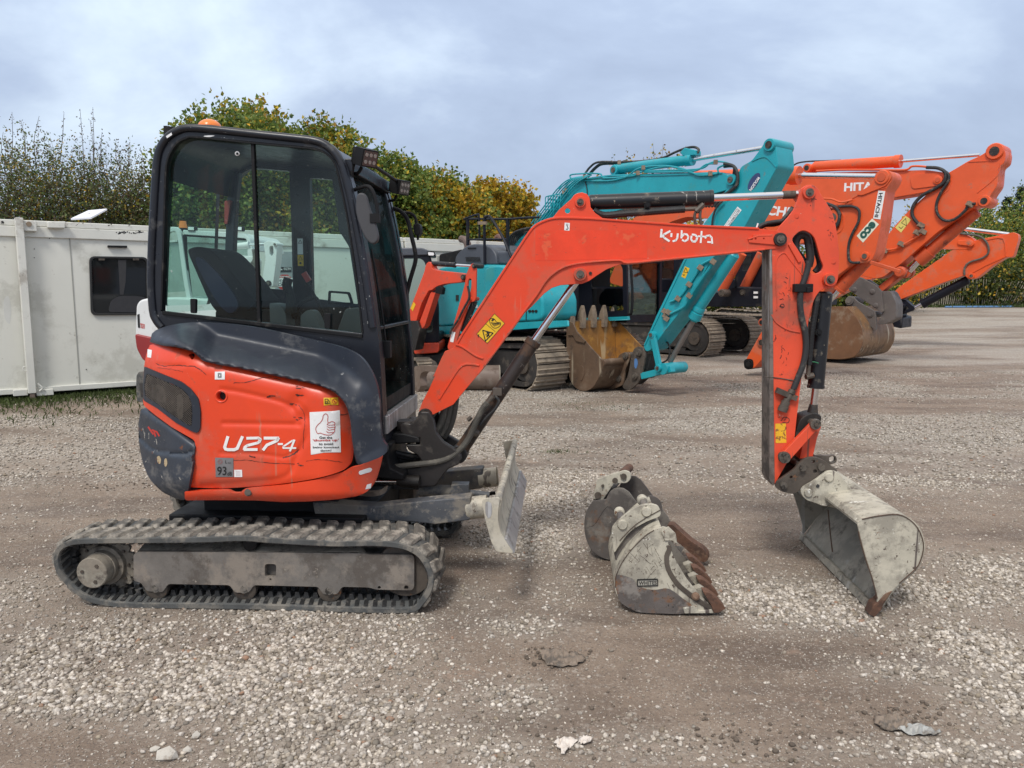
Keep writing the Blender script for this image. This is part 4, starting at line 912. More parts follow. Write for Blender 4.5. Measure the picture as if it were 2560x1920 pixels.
# ---- inside
IN = m_black; m_grey = surf('interior_grey_plastic', (.12, .125, .13), .6, vary=.1); m_seat = surf('seat_fabric', (.009, .010, .014), .9, vary=.2, spec=.2); m_blue = surf('blue_cover', (.010, .018, .055), .8)
seatb = spl(A((415, 1085), (432, 1052), (490, 1042), (560, 1062), (640, 1130), (740, 1250), (820, 1360), (870, 1440), (700, 1560), (620, 1500), (560, 1420), (480, 1240)), 4, True)
SE = MB().prism(U, seatb, .72, 1.14).build('seat', m_seat, EX, bevel=.03, seg=3)
MB().prism(U, fillet(A((600, 1480), (1000, 1480), (1010, 1560), (600, 1580)), 8), .72, 1.14).build('seat_cushion', m_seat, SE, bevel=.03)
MB().prism(U, spl(A((470, 1150), (520, 1130), (680, 1300), (760, 1440), (700, 1500), (600, 1400)), 4, True), .70, .72).build('seat_cover', m_blue, SE)
m = MB(); m.tube([U.P(p, .70) for p in A((1150, 1540), (1190, 1440), (1280, 1395), (1310, 1410))], .012); m.tube([U.P(p, .70) for p in A((1080, 1530), (1170, 1500), (1200, 1560))], .016); m.build('travel_lever', m_black, EX)
m = MB().tube([U.P(p, .62) for p in A((1130, 1500), (1125, 1400), (1112, 1330))], [.035, .016]); m.tube([U.P(p, .62) for p in A((1115, 1360), (1098, 1310), (1110, 1260))], .026); m.build('joystick', m_black, EX)
m = MB().prism(U, fillet(A((975, 1430), (1050, 1440), (1090, 1500), (1100, 1600), (980, 1590)), 5), .60, .74); m.prism(U, spl(A((1190, 1520), (1240, 1480), (1290, 1500), (1330, 1600), (1330, 1640), (1190, 1620)), 4), .62, .72); m.build('console', m_grey, EX, bevel=.008)
m = MB().prism(U, fillet(A((1440, 1640), (1500, 1470), (1600, 1460), (1640, 1680)), 8), .9, 1.2); m.build('heater_box', m_grey, EX, bevel=.012)
MB().prism(U, fillet(A((1380, 1440), (1385, 1345), (1530, 1355), (1556, 1440)), 5), 1.22, 1.24, [fillet(A((1395, 1425), (1397, 1360), (1518, 1370), (1538, 1428)), 3)]).build('door_handle_loop', m_black, EX)
m = MB().tube([U.P(p, 1.3) for p in A((1215, 1225), (1235, 1290), (1300, 1400), (1350, 1520))], .010); m.build('seat_belt', m_black, EX); MB().strip(U, A((1212, 1222), (1248, 1280)), 13, 1.28, 1.3).build('red_lever', surf('red_plastic', (.45, .05, .04), .5), EX)
MB().prism(U, fillet(A((665, 725), (712, 718), (700, 800), (686, 885), (665, 885)), 4), 1.28, 1.31).build('emergency_hammer', surf('hammer_red', (.35, .045, .035), .5), EX, bevel=.003)
MB().flat(U, A((1170, 985), (1208, 985), (1210, 1095), (1172, 1095)), CF - .032).build('notice_sticker', m_white, CAB); MB().flat(U, A((1172, 1098), (1212, 1098), (1214, 1176), (1174, 1174)), CF - .032).build('warning_sticker', m_yellow, CAB)
m = MB().ribbon(U, A((1190, 995), (1203, 1018), (1177, 1018)), 1, CF - .036, True); m.ribbon(U, A((1192, 1108), (1206, 1134), (1178, 1134)), 1, CF - .036, True); m.flat(U, circ(A((1192, 1155))[0], 3, 8), CF - .036); m.build('warning_mark', m_blk, CAB)
# ---- lamps, mirrors, beacon
def worklamp(px, off, rz, rx):
    c = U.P(px, off); M_ = Matrix.Rotation(rz, 3, 'Z') @ Matrix.Rotation(rx, 3, 'Y')
    b = MB(); b.box(c, (.065, .105, .09), M_)
    for k in range(8): b.box(c + M_ @ Vector((-.043, -.046 + k * .013, 0)), (.026, .004, .08), M_)
    l = b.build('work_lamp', m_black, EX, bevel=.006)
    MB().box(c + M_ @ Vector((.033, 0, 0)), (.004, .09, .075), M_).build('lens', surf('lamp_lens', (.07, .065, .06), .3), l)
    e_ = MB()
    for a in (-1, 0, 1):
        for b_ in (-1, 1): p = c + M_ @ Vector((.0335, a * .028, b_ * .018)); e_.cyl(p, p + M_ @ Vector((.004, 0, 0)), .010, seg=10)
    e_.build('diode_cup', surf('lamp_cup', (.30, .28, .25), .3), l, kind='stuff')
    MB().tube([c + M_ @ Vector((-.02, 0, -.055)), c + M_ @ Vector((-.04, 0, -.09)), c + M_ @ Vector((-.09, 0, -.10))], .009).build('bracket', m_black, l)
worklamp(A((1645, 425))[0], CN + .03, radians(-38), radians(18)); worklamp(A((1885, 630))[0], CF - .05, radians(-32), radians(14))
MB().tube([U.P(A((1545, 660))[0], CN + .05), U.P(A((1600, 635))[0], CN), U.P(A((1660, 625))[0], CN - .03), U.P(A((1700, 680))[0], CN - .04), U.P(A((1725, 800))[0], CN - .04), U.P(A((1715, 840))[0], CN - .04)], .010, seg=10).build('mirror_arm', m_black, EX)
mir = spl(A((1580, 690), (1610, 668), (1645, 690), (1672, 780), (1715, 900), (1730, 980), (1712, 1015), (1680, 1022), (1640, 985), (1600, 900), (1572, 790)), 4, True)
MR = MB().prism(U, mir, CN - .05, CN - .018).build('mirror', surf('mirror_back', (.055, .055, .06), .6, vary=.1), EX, bevel=.01, seg=3); MB().box(U.P(A((1708, 845))[0], CN - .04), (.05, .03, .045)).build('clamp', m_black, MR)
m = MB().tube([U.P(p, CF + .05) for p in A((1828, 775), (1880, 795), (1930, 850), (1955, 950), (1985, 1080), (1985, 1150), (1950, 1270), (1920, 1400))], .014); m.build('grab_rail', m_black, EX)
m = MB().tube([U.P(p, CF + .12) for p in A((1900, 805), (1950, 810), (1985, 840), (1995, 900))], .010); m.build('mirror_arm', m_black, EX)
MB().prism(U, spl(A((1975, 885), (2010, 880), (2020, 920), (2012, 960), (1985, 960), (1972, 920)), 3, True), CF + .10, CF + .2).build('mirror', m_black, EX, bevel=.01); MB().tube([U.P(p, CF + .14) for p in A((2002, 950), (2005, 995))], .008).build('mirror_stem', m_black, EX)
m_amber = surf('amber_plastic', (.85, .22, .04), .25, vary=.05); cb = U.P(A((565, 222))[0], .78)
bc = MB().cyl(cb + Vector((0, 0, -.04)), cb + Vector((0, 0, .005)), .07, seg=24).build('beacon', m_black, EX); MB().dome(cb + Vector((0, 0, .003)), .064, .046, 24, 6).build('lens', m_amber, bc)
MB().prism(U, A((245, 205), (262, 205), (330, 215), (255, 330), (247, 310)), 1.2, 1.3).build('rear_bracket', m_black, EX)
# ------------------------------------------------------------------ swing post
m = MB().prism(U, E((395, 545), (430, 522), (480, 530), (510, 515), (540, 470), (570, 430), (640, 430), (680, 500), (700, 600), (760, 680), (850, 735), (880, 760), (905, 790), (910, 830), (880, 870), (800, 905), (760, 950), (720, 1010), (690, 1050), (600, 1055), (520, 1070), (440, 1060), (440, 1030), (400, 960), (435, 930), (440, 905), (560, 890), (570, 830), (540, 790), (470, 750), (440, 700), (560, 700), (560, 650), (440, 630), (398, 600)), .63, .67)
m2 = [v + U.n * .20 for v in m.v]; k = len(m.v); f2 = [[i + k for i in f] for f in m.f]; m.v += m2; m.f += f2
m.prism(U, E((600, 780), (760, 740), (880, 830), (780, 920), (650, 1000), (520, 1040), (560, 900)), .66, .88)
SW = m.build('swing_post', m_casting, EX, bevel=.012)
def boss(p, o0, o1, r, name='boss', mt=m_casting, par=None, pin=True):
    a = U.P(p, o0); b = a + U.n * (o1 - o0); o = MB().cyl(a, b, r, seg=28, prof=[(0, r * .93), (.04, r), (.96, r), (1, r * .93)]).build(name, mt, par or EX)
    if pin:
        MB().cyl(a - U.n * .006, a + U.n * .01, r * .62, seg=20).build('pin', m_pin, o); MB().cyl(a - U.n * .014, a, r * .3, seg=6).build('pin_bolt', m_pin, o)
    return o
ms = MB()
for z_, h_ in ((E((455, 560))[0], .085), (E((500, 940))[0], .09)):
    c = U.P(z_, .75); ms.cyl(c - Vector((0, 0, h_ / 2)), c + Vector((0, 0, h_ / 2)), .062, seg=28)
ms.build('swing_boss', m_casting, SW)
ms = MB().prism(U, E((270, 665), (340, 610), (430, 610), (550, 640), (565, 690), (330, 700)), .62, .90); ms.prism(U, E((260, 690), (330, 700), (300, 800), (320, 900), (430, 950), (420, 1000), (200, 980), (160, 900)), .50, .98); ms.build('swing_bracket', m_black, EX, bevel=.01)
MB().cyl(U.P(E((180, 1003))[0], .60), U.P(E((385, 1003))[0], .60), .020, seg=18).build('swing_cylinder_rod', m_chrome, EX); m = MB().cyl(U.P(E((375, 1000))[0], .60), U.P(E((560, 1010))[0], .60), .036, seg=18, prof=[(0, .028), (.2, .036), (1, .036)]); m.build('rod_end', m_grease, EX)
m = MB()
for k in range(5): m.tube([U.P(p, .70 + k * .03) for p in E((290, 745 + k * 26), (380, 770 + k * 24), (470, 790 + k * 20), (580, 800 + k * 18))], .014 + (k % 2) * .003)
m.build('hose_bundle', m_hose, EX)
# hoses climbing from the post into the boom
for k, pts in enumerate((((700, 590), (735, 520), (760, 430), (770, 360)), ((735, 620), (775, 540), (800, 440), (815, 330)), ((760, 640), (810, 560), (845, 440), (865, 290), (875, 240)))):
    MB().tube([U.P(p, .75 + k * .03) for p in E(*pts)], .020, seg=10).build('boom_hose', m_dustyhose, EX)
# ribbed conduit along the lift cylinder
def conduit(pts, r, name, mt, par=EX, step=.008):
    P_ = [Vector(p) for p in spl(pts, 14)]; m_ = MB(); L_ = sum((P_[i + 1] - P_[i]).length for i in range(len(P_) - 1)); N_ = int(L_ / step)
    m_.tube(P_, r * .86, seg=10, smooth=False); d = 0; i = 0; nxt = 0
    for i in range(len(P_) - 1):
        sl_ = (P_[i + 1] - P_[i]).length; t = (P_[i + 1] - P_[i]).normalized()
        while nxt < d + sl_:
            q = P_[i] + t * (nxt - d); m_.cyl(q - t * .0018, q + t * .0018, r, seg=10); nxt += step
        d += sl_
    return m_.build(name, mt, par)
# ------------------------------------------------------------------ boom
BO0, BO1 = .665, .835
boom_pts = E((552, 500), (550, 455), (562, 400), (590, 335), (640, 240), (690, 130)) + D((560, 1390), (620, 1255), (642, 1212), (700, 1188), (718, 1160), (760, 1090), (1000, 720), (1150, 495), (1225, 385), (1270, 340), (1330, 305), (1390, 285)) + D((1430, 235), (1480, 190), (1515, 160), (1535, 132)) + D((1555, 120), (1590, 113), (1625, 125), (1642, 150), (1650, 215), (1680, 255), (1730, 290), (1800, 300)) + H((1240, 768), (1700, 792), (1900, 806), (2000, 820), (2060, 850), (2084, 900), (2068, 942), (2020, 966), (1900, 976), (1500, 1012), (1050, 1060), (760, 1092)) + D((1850, 612), (1760, 645), (1690, 690), (1640, 725), (1590, 745), (1530, 748), (1440, 755), (1380, 775), (1330, 812), (1240, 905), (1190, 950), (1100, 1070), (960, 1250), (875, 1370), (790, 1470), (700, 1580)) + E((640, 470), (655, 500), (635, 515), (600, 520), (570, 518))
holeb = circ(D((1490, 240))[0], 19 * D.k, 16)
m = MB().prism(U, boom_pts, BO0, BO0 + .022, [holeb]); m.prism(U, boom_pts, BO1 - .022, BO1, [holeb])
inner = E((600, 330), (680, 180)) + D((650, 1235), (730, 1195), (780, 1095), (1160, 515), (1240, 410), (1300, 350), (1400, 310), (1800, 322)) + H((1240, 785), (1900, 820), (1950, 850), (1940, 950), (1500, 995), (1050, 1045), (760, 1075)) + D((1850, 590), (1500, 620), (1400, 650), (1320, 720), (1180, 920), (960, 1215), (850, 1360), (780, 1440)) + E((700, 380))
m.prism(U, inner, BO0 + .012, BO1 - .012)
BM = m.build('boom', m_orange, EX, bevel=.003)
# flange lips and weld lines
tl = spl(D((1190, 438), (1245, 362), (1300, 322), (1390, 292), (1500, 288), (1650, 293), (1800, 304)), 5) + spl(H((1240, 773), (1500, 782), (1700, 793), (1850, 800)), 3)
MB().strip(U, D((722, 1162), (760, 1095), (1000, 725), (1150, 500)) + tl, 5, BO0 - .007, BO1 + .007).build('top_flange', m_orange, BM, bevel=.002)
bl_ = D((868, 1372), (960, 1250), (1100, 1063), (1180, 950), (1270, 830), (1340, 725), (1400, 668), (1470, 628), (1560, 605), (1700, 590), (1850, 582)) + H((760, 1085), (1050, 1058), (1500, 1010), (1900, 972))
MB().strip(U, spl(bl_, 3), 4, BO0 - .012, BO1 + .012).build('bottom_flange', m_orange_worn, BM, bevel=.002)
MB().strip(U, spl(D((715, 1165), (760, 1180), (850, 1240), (905, 1262)), 3), 4, BO0 - .008, BO0 + .02).build('cast_joint', m_orange, BM, bevel=.002)
rib = spl(E((600, 400), (640, 380), (720, 280), (820, 130), (900, 20)), 3); MB().strip(U, spl(D((600, 1545), (660, 1450), (760, 1310), (880, 1310)), 4), 5, BO0 - .006, BO0 + .01).build('cast_rib', m_orange, BM, bevel=.003)
MB().strip(U, H((1760, 890), (1850, 860), (1960, 858)), 3.2, BO0 - .010, BO0 + .01).build('nose_plate', m_orange_worn, BM, bevel=.002); MB().prism(U, fillet(H((1800, 850), (1980, 845), (1985, 935), (1765, 915), (1765, 895), (1800, 895)), 3), BO0 - .008, BO0 + .01, [circ(H((1822, 886))[0], 2.6, 10), circ(H((1890, 884))[0], 2.2, 10)]).build('nose_cheek', m_orange_worn, BM, bevel=.002)
boss(E((606, 465))[0], BO0 - .015, BO1 + .015, .042, 'foot_pin_boss', m_grease, BM); boss(D((1578, 180))[0], BO0 - .014, BO1 + .014, .030, 'lug_boss', m_orange_worn, BM); boss(D((1578, 680))[0], BO0 - .030, BO1 + .03, .036, 'cylinder_lug_boss', m_orange_worn, BM); boss(H((2030, 890))[0], BO0 - .018, BO1 + .018, .036, 'nose_pin_boss', m_grease, BM)
MB().cyl(U.P(D((1648, 672))[0], BO0 - .006), U.P(D((1648, 672))[0], BO0 + .02), .009, seg=12).build('plug', m_grease, BM)
# boom writing
S_ = BO0 - .0015
m = MB(); hw = lambda pts, w: m.ribbon(U, H(*pts), w * H.k, S_)
hw([(1042, 808), (1036, 872)], 17); hw([(1112, 822), (1062, 850), (1052, 862), (1062, 876), (1105, 905)], 17)
hw([(1124, 842), (1122, 868)], 16); hw([(1176, 844), (1172, 880), (1160, 898), (1136, 906)], 16)
hw([(1209, 818), (1206, 880)], 15); hw([(1212, 866), (1228, 846), (1252, 850), (1264, 870), (1256, 894), (1234, 906), (1214, 896)], 15)
hw([(1296, 850), (1322, 854), (1338, 874), (1330, 898), (1314, 910)][:5], 16); hw([(1290, 864), (1286, 890), (1300, 908), (1322, 910)], 15)
hw([(1374, 824), (1366, 918)], 15); hw([(1346, 864), (1404, 868)], 13)
hw([(1404, 880), (1414, 862), (1440, 858), (1458, 876), (1462, 924)], 15); hw([(1424, 912), (1448, 914)], 15)
m.build('maker_lettering', m_ltext, BM)
ST = MB().flat(U, D((1470, 322), (1506, 325), (1503, 378), (1467, 375)), S_).build('hook_sticker', m_white, BM); m = MB().ribbon(U, circ(D((1487, 337))[0], 2.2, 10), .8, S_ - .0015, True); m.ribbon(U, spl(D((1487, 344), (1490, 352), (1494, 360), (1488, 368), (1479, 366)), 3), 1.6, S_ - .0015); m.build('hook_mark', m_blk, ST)
q = fillet(D((985, 952), (1055, 1018), (935, 1156), (862, 1092)), 3); ST = MB().flat(U, q, S_).build('warning_sticker', m_yellow, BM)
m = MB(); m.ribbon(U, D((903, 1066), (975, 1086), (922, 1140)), 2.4, S_ - .0015, True); m.ribbon(U, D((932, 1082), (945, 1096), (932, 1112)), 3.2, S_ - .0015); m.ribbon(U, D((924, 1096), (948, 1104)), 2.2, S_ - .0015); m.ribbon(U, D((938, 1078), (950, 1088)), 2, S_ - .0015)
m.ribbon(U, D((925, 1022), (990, 1075)), .9, S_ - .0015); m.ribbon(U, D((985, 952), (1055, 1018), (935, 1156), (862, 1092)), .8, S_ - .0015, True)
for k in range(7): m.ribbon(U, D((958 + k * 8, 1010 + k * 1), (985 + k * 7, 1040 - k * 3)), 1.1, S_ - .0015)
m.ribbon(U, spl(D((950, 1000), (962, 985), (985, 990), (1000, 1010), (1028, 1015), (1018, 1040), (985, 1052), (960, 1030)), 3, True), 1.3, S_ - .0015, True); m.flat(U, D((962, 1000), (975, 980), (985, 992), (972, 1005)), S_ - .0015); m.flat(U, D((868, 1100), (880, 1092), (872, 1118)), S_ - .0015)
m.build('warning_mark', m_blk, ST)
m = MB(); rs = random.Random(9)
for k in range(2): m.ribbon(U, D((1045 + k * 12, 838), (1052 + k * 12, 828)), 1.2, S_)
for k in range(26):
    x, y = rs.uniform(1250, 2150), rs.uniform(330, 600); a = rs.uniform(-.5, .5); l_ = rs.uniform(4, 26); m.ribbon(U, D((x, y), (x + l_ * cos(a), y + l_ * sin(a))), rs.uniform(.4, .9), S_) if y < 560 - (x - 1250) * .03 else 0
m.build('scratches', surf('scratch_tint', (.45, .09, .05), .6), BM, kind='stuff')
MB().flat(U, D((1268, 375), (2040, 375), (2040, 570), (1268, 585)), BO0 - .0008).build('removed_sticker_ghost', surf('unfaded_orange_paint', (.78, .055, .014), .33, vary=.14, vscale=7, chips=((.72, .10, .04), .28, 7)), BM)
# lift cylinder
a, b = U.P(J((700, 1010))[0], .75), U.P(J((985, 692))[0], .75); a = U.P(E((890, 770))[0], .75)
LC = MB().cyl(a, b, .040, seg=28, prof=[(0, .036), (.02, .040), (.955, .040), (.957, .045), (1, .045)]).build('lift_cylinder', m_browncyl, EX); MB().cyl(b, U.P(D((1578, 690))[0], .75), .0205, seg=24).build('rod', m_chrome, LC); boss(E((880, 790))[0], .69, .81, .05, 'cylinder_foot', m_casting, LC, False)
conduit([U.P(p, .60 + min(.06, .012 * i)) for i, p in enumerate(E((350, 890), (520, 868), (680, 850), (800, 815), (900, 740), (980, 630), (1035, 500), (1085, 400), (1130, 350)))], .018, 'hose_conduit', m_dustyhose)
m = MB(); m.cyl(U.P(E((1125, 355))[0], .66), U.P(E((1170, 300))[0], .66), .015, seg=12); m.box(U.P(E((1205, 262))[0], .70), (.05, .04, .04)); m.cyl(U.P(E((1165, 310))[0], .69), U.P(E((1200, 265))[0], .69), .010, seg=10); m.build('hose_fitting', m_steel, LC)
m = MB().cyl(U.P(E((990, 600))[0], .68), U.P(E((1035, 605))[0], .72), .022, seg=14); m.cyl(U.P(E((960, 500))[0], .72), U.P(E((990, 475))[0], .72), .012, seg=8); m.build('hose_clamp', m_steel, LC)
MB().tube([U.P(p, .68) for p in E((1185, 300), (1215, 340), (1190, 400), (1120, 470), (1060, 540))], .009).build('thin_hose', m_hose, LC)
# dipper cylinder on top
a, b = U.P(H((430, 585))[0], .75), U.P(H((1466, 548))[0], .75); DC = MB().cyl(a, b, .0425, seg=32, prof=[(0, .03), (.02, .0415), (.97, .0425), (.972, .0445), (1, .0445)]).build('dipper_cylinder', m_blackcyl, EX)
MB().cyl(b, U.P(H((2170, 520))[0], .75), .0195, seg=24).build('rod', m_chrome, DC); MB().cyl(U.P(H((2045, 523))[0], .75), U.P(H((2150, 520))[0], .75), .0215, seg=20).build('rod_collar', m_steel, DC)
c = U.P(H((922, 610))[0], .71); MB().cyl(c - U.n * .012, c + U.n * .02, .017, seg=16).cyl(c - U.n * .02, c, .010, seg=6).build('port', m_black, DC)
conduit([U.P(p, .72) for p in H((480, 655), (560, 690), (700, 680), (900, 665), (1060, 652), (1230, 640))], .021, 'hose_conduit', m_hose); m = MB().cyl(U.P(H((1225, 642))[0], .72), U.P(H((1330, 636))[0], .72), .012, seg=10); m.cyl(U.P(H((1325, 660))[0], .72), U.P(H((1390, 600))[0], .72), .016, seg=8); m.tube([U.P(p, .72) for p in H((1330, 650), (1315, 700), (1325, 775))], .008); m.tube([U.P(p, .72) for p in H((1365, 650), (1360, 700), (1372, 780))], .008); m.build('pipe_elbow', m_steel, EX)
m = MB()
for k in range(4): m.tube([U.P(p, .71 + k * .025) for p in H((1845, 790 + k * 6), (1900, 760 + k * 5), (1980, 745 + k * 8), (2040, 735 + k * 4), (2080, 690), (2130, 640 - k * 5))], .011)
m.build('hose_bundle', m_hose, EX)
MB().flat(U, H((1822, 795), (1836, 755), (1848, 758), (1834, 800)), .70).build('paper_tag', m_white, EX)
# ------------------------------------------------------------------ arm
AO0, AO1 = .672, .828
armp = spl(G((628, 108), (655, 90), (690, 89), (714, 105), (728, 132)), 4) + spl(G((745, 160), (790, 232), (813, 330), (825, 450), (822, 540), (815, 590), (795, 620), (740, 630), (712, 655), (690, 700), (668, 785), (652, 900), (640, 1000), (628, 1110)), 4) + G((605, 1300), (596, 1390), (570, 1470), (560, 1520), (520, 1590), (492, 1642), (478, 1640), (480, 1200), (474, 800), (468, 400), (480, 350)) + G((500, 325), (518, 300), (560, 255), (590, 215), (612, 160))
slot = spl(G((583, 375), (600, 345), (632, 325), (665, 332), (695, 360), (712, 410), (728, 470), (741, 505), (735, 530), (712, 545), (680, 545), (655, 510), (640, 470), (610, 420)), 4, True)
m = MB().prism(U, armp, AO0, AO0 + .020, [slot]); m.prism(U, armp, AO1 - .02, AO1, [slot])
AR = m.build('arm', m_orange_worn, EX, bevel=.003)
MB().prism(U, G((478, 455), (485, 455), (640, 560), (650, 620), (640, 760), (620, 900), (600, 1100), (585, 1380), (560, 1480), (488, 1610)), AO0 + .02, AO1 - .02).build('arm_core', m_orange_worn, AR)
MB().prism(U, G((465, 405), (478, 405), (492, 1642), (478, 1646), (462, 1610)), AO0 - .004, AO1 + .004).build('wear_plate', surf('scraped_bare_steel', (.20, .165, .145), .5, metal=.4, vary=.3, dirt=[((.30, .06, .03), .15, 6), ((.12, .10, .085), .4, 8)], scratch=((.42, .40, .38), .5, 20)), AR, bevel=.003)
MB().strip(U, spl(G((476, 760), (500, 800), (560, 838), (625, 852)), 4), 3.4, AO0 - .006, AO0 + .004).build('reinforcing_edge', m_orange_worn, AR, bevel=.002); MB().strip(U, spl(G((500, 740), (505, 700), (498, 600), (500, 480), (540, 440), (575, 480), (640, 560)), 4), 2.6, AO0 - .004, AO0 + .004).build('reinforcing_edge', m_orange_worn, AR, bevel=.002)
MB().strip(U, G((568, 392), (622, 488)), 8, AO0 - .010, AO0 + .006).build('guide_bar', m_orange_worn, AR, bevel=.003)
boss(G((672, 126))[0], AO0 - .018, AO1 + .018, .034, 'top_pin_boss', m_orange_worn, AR); boss(G((780, 578))[0], AO0 - .028, AO1 + .02, .036, 'cylinder_pin_boss', m_orange_worn, AR)
for x, y in ((604, 248), (794, 482)): MB().dome((0, 0, 0), .012, .006, 12, 3)
MB().cyl(U.P(G((604, 248))[0], AO0 - .004), U.P(G((604, 248))[0], AO0 + .01), .012, seg=14).build('weld_plug', m_orange_worn, AR); MB().cyl(U.P(G((794, 482))[0], AO0 - .004), U.P(G((794, 482))[0], AO0 + .01), .014, seg=14).build('weld_plug', m_orange_worn, AR)
MB().flat(U, G((494, 1325), (548, 1324), (552, 1424), (496, 1426)), AO0 - .0015).build('warning_sticker', surf('worn_yellow_sticker', (.75, .42, .02), .5, vary=.2, chips=((.25, .10, .03), .35, 40)), AR)
m = MB(); rs = random.Random(3); S_ = AO0 - .0012
for c, n, sp in (((555, 625), 16, 38), ((540, 690), 8, 25), ((560, 800), 8, 35), ((530, 720), 4, 12), ((540, 960), 12, 40), ((780, 340), 10, 32), ((790, 250), 6, 20), ((530, 1300), 8, 22), ((660, 180), 5, 30), ((500, 880), 5, 20), ((545, 1060), 7, 26)):
    for k in range(int(n * .6)):
        x, y = c[0] + rs.gauss(0, sp * .45), c[1] + rs.gauss(0, sp * .7); a = rs.gauss(pi / 2, .9); l_ = rs.uniform(4, 26)
        p = G((x, y), (x + l_ * cos(a) * .5, y + l_ * sin(a) * .5), (x + l_ * cos(a + .3), y + l_ * sin(a + .3)))
        if inpoly(*p[0], armp) and inpoly(*p[2], armp) and not inpoly(*p[0], slot) and not inpoly(*p[2], slot): m.ribbon(U, p, rs.uniform(.5, 1.6), S_)
m.ribbon(U, spl(G((525, 1310), (540, 1292), (565, 1300), (560, 1320), (530, 1322), (505, 1350)), 4), 1.6, S_); m.ribbon(U, circ(G((530, 715))[0], 5, 10), 1.5, S_, True)
m.build('paint_scratches', m_grease, AR, kind='stuff')
m = MB().tube([U.W(*U.uz(p, AO0 - .002), AO0 - .003) for p in G((440, 1082), (520, 1090), (600, 1104))], .003, seg=6); m.build('cable_tie', m_steel, AR)
# hoses on the arm
MB().tube([U.P(p, .74) for p in G((600, 440), (600, 380), (622, 350), (655, 355), (668, 400), (675, 470), (665, 510))], .022, seg=12).build('slot_hose', m_hose, EX); MB().tube([U.P(p, .77) for p in G((640, 335), (690, 370), (712, 440), (725, 500), (700, 540))], .018, seg=12).build('slot_hose', m_hose, EX); MB().tube([U.P(p, .80) for p in G((610, 360), (600, 420), (640, 480), (660, 540))], .018, seg=12).build('slot_hose', m_hose, EX)
m = MB().tube([U.P(p, .655) for p in G((668, 480), (662, 520), (648, 570), (630, 620), (622, 680), (628, 760), (648, 850), (652, 930), (640, 1010), (610, 1090), (588, 1145))], .0165, seg=12); HS = m.build('arm_hose', m_hose, EX)
m = MB().box(U.P(G((636, 622))[0], .655), (.10, .04, .045)); m.box(U.P(G((660, 632))[0], .650), (.02, .05, .03)); m.build('hose_clamp', m_black, HS, bevel=.004)
m = MB().cyl(U.P(G((590, 1138))[0], .655), U.P(G((560, 1200))[0], .65), .020, seg=14, prof=[(0, .013), (.2, .013), (.22, .02), (.5, .02), (.52, .014), (1, .014)]); m.cyl(U.P(G((556, 1195))[0], .65), U.P(G((528, 1262))[0], .65), .026, seg=18, prof=[(0, .018), (.2, .018), (.22, .024), (.6, .024), (.62, .027), (.98, .027), (1, .018)]); m.box(U.P(G((552, 1172))[0], .655), (.12, .03, .03), Matrix.Rotation(.4, 3, 'Y')); m.build('hose_coupling', m_steel, HS)
# bucket cylinder
a, b = U.P(G((748, 640))[0], .75), U.P(G((703, 1140))[0], .75); KC = MB().cyl(a, b, .0455, seg=32, prof=[(0, .03), (.02, .044), (.97, .044), (.972, .047), (1, .047)]).build('bucket_cylinder', m_blackcyl, EX)
MB().cyl(b, U.P(G((690, 1245))[0], .75), .0195, seg=22).build('rod', m_chrome, KC); MB().cyl(U.P(G((692, 1225))[0], .75), U.P(G((684, 1290))[0], .75), .022, r2=.034, seg=18).build('rod_end', m_grease, KC)
c = U.P(G((716, 852))[0], .70); MB().cyl(c - U.n * .01, c + U.n * .02, .018, seg=16).cyl(c - U.n * .02, c, .009, seg=8).build('port', m_black, KC)
conduit([U.P(p, .70) for p in G((712, 650), (700, 740), (684, 840), (674, 940), (668, 1020))], .018, 'hose_conduit', m_hose, KC); m = MB().cyl(U.P(G((668, 1015))[0], .70), U.P(G((664, 1075))[0], .70), .012, seg=10); m.cyl(U.P(G((652, 1082))[0], .70), U.P(G((690, 1075))[0], .71), .016, seg=8); m.build('pipe_elbow', m_steel, KC)
m = MB().tube([U.P(p, .695) for p in G((655, 1010), (690, 1005), (718, 1012))], .003, seg=5); m.build('green_tie', surf('green_cord', (.02, .16, .07), .6), KC)
# tipping links
def link(p0, p1, o0, o1, w0, w1, name, mt):
    p0, p1 = Vector(p0), Vector(p1); t = (p1 - p0).normalized(); n_ = Vector((-t.y, t.x)); a0 = math.atan2(t.y, t.x)
    pts = [tuple(p0 + Vector((cos(a0 + pi / 2 + pi * k / 10), sin(a0 + pi / 2 + pi * k / 10))) * w0) for k in range(11)] + [tuple(p1 + Vector((cos(a0 - pi / 2 + pi * k / 10), sin(a0 - pi / 2 + pi * k / 10))) * w1) for k in range(11)]
    return MB().prism(U, pts, o0, o1).build(name, mt, EX, bevel=.004)
p_top, p_arm, p_hit = G((705, 1330))[0], G((545, 1503))[0], G((705, 1480))[0]
l1 = link(p_top, p_arm, .628, .660, 11, 13, 'tipping_link', m_orange_worn); link(p_top, p_arm, .84, .872, 11, 13, 'tipping_link', m_orange_worn)
MB().prism(U, G((660, 1290), (735, 1340), (712, 1400), (690, 1500), (620, 1510), (640, 1400)), .70, .80).build('hitch_link', m_orange_worn, EX, bevel=.006)
m = MB().prism(U, spl(G((612, 1330), (640, 1290), (700, 1270), (735, 1300), (690, 1370), (640, 1400), (600, 1400)), 4, True), .69, .81); m.build('grease_lump', m_grease, EX, bevel=.01)
for p, r in ((p_top, .030), (p_arm, .033)):
    a = U.P(p, .612); o = MB().cyl(a, a + U.n * .27, r, seg=24, prof=[(0, r * .92), (.03, r), (.08, r), (.085, r * .7), (.9, r * .7), (.905, r), (1, r)]).build('link_pin', m_pin, l1); MB().cyl(a - U.n * .010, a + U.n * .005, .011, seg=6).build('bolt', m_steel, l1)
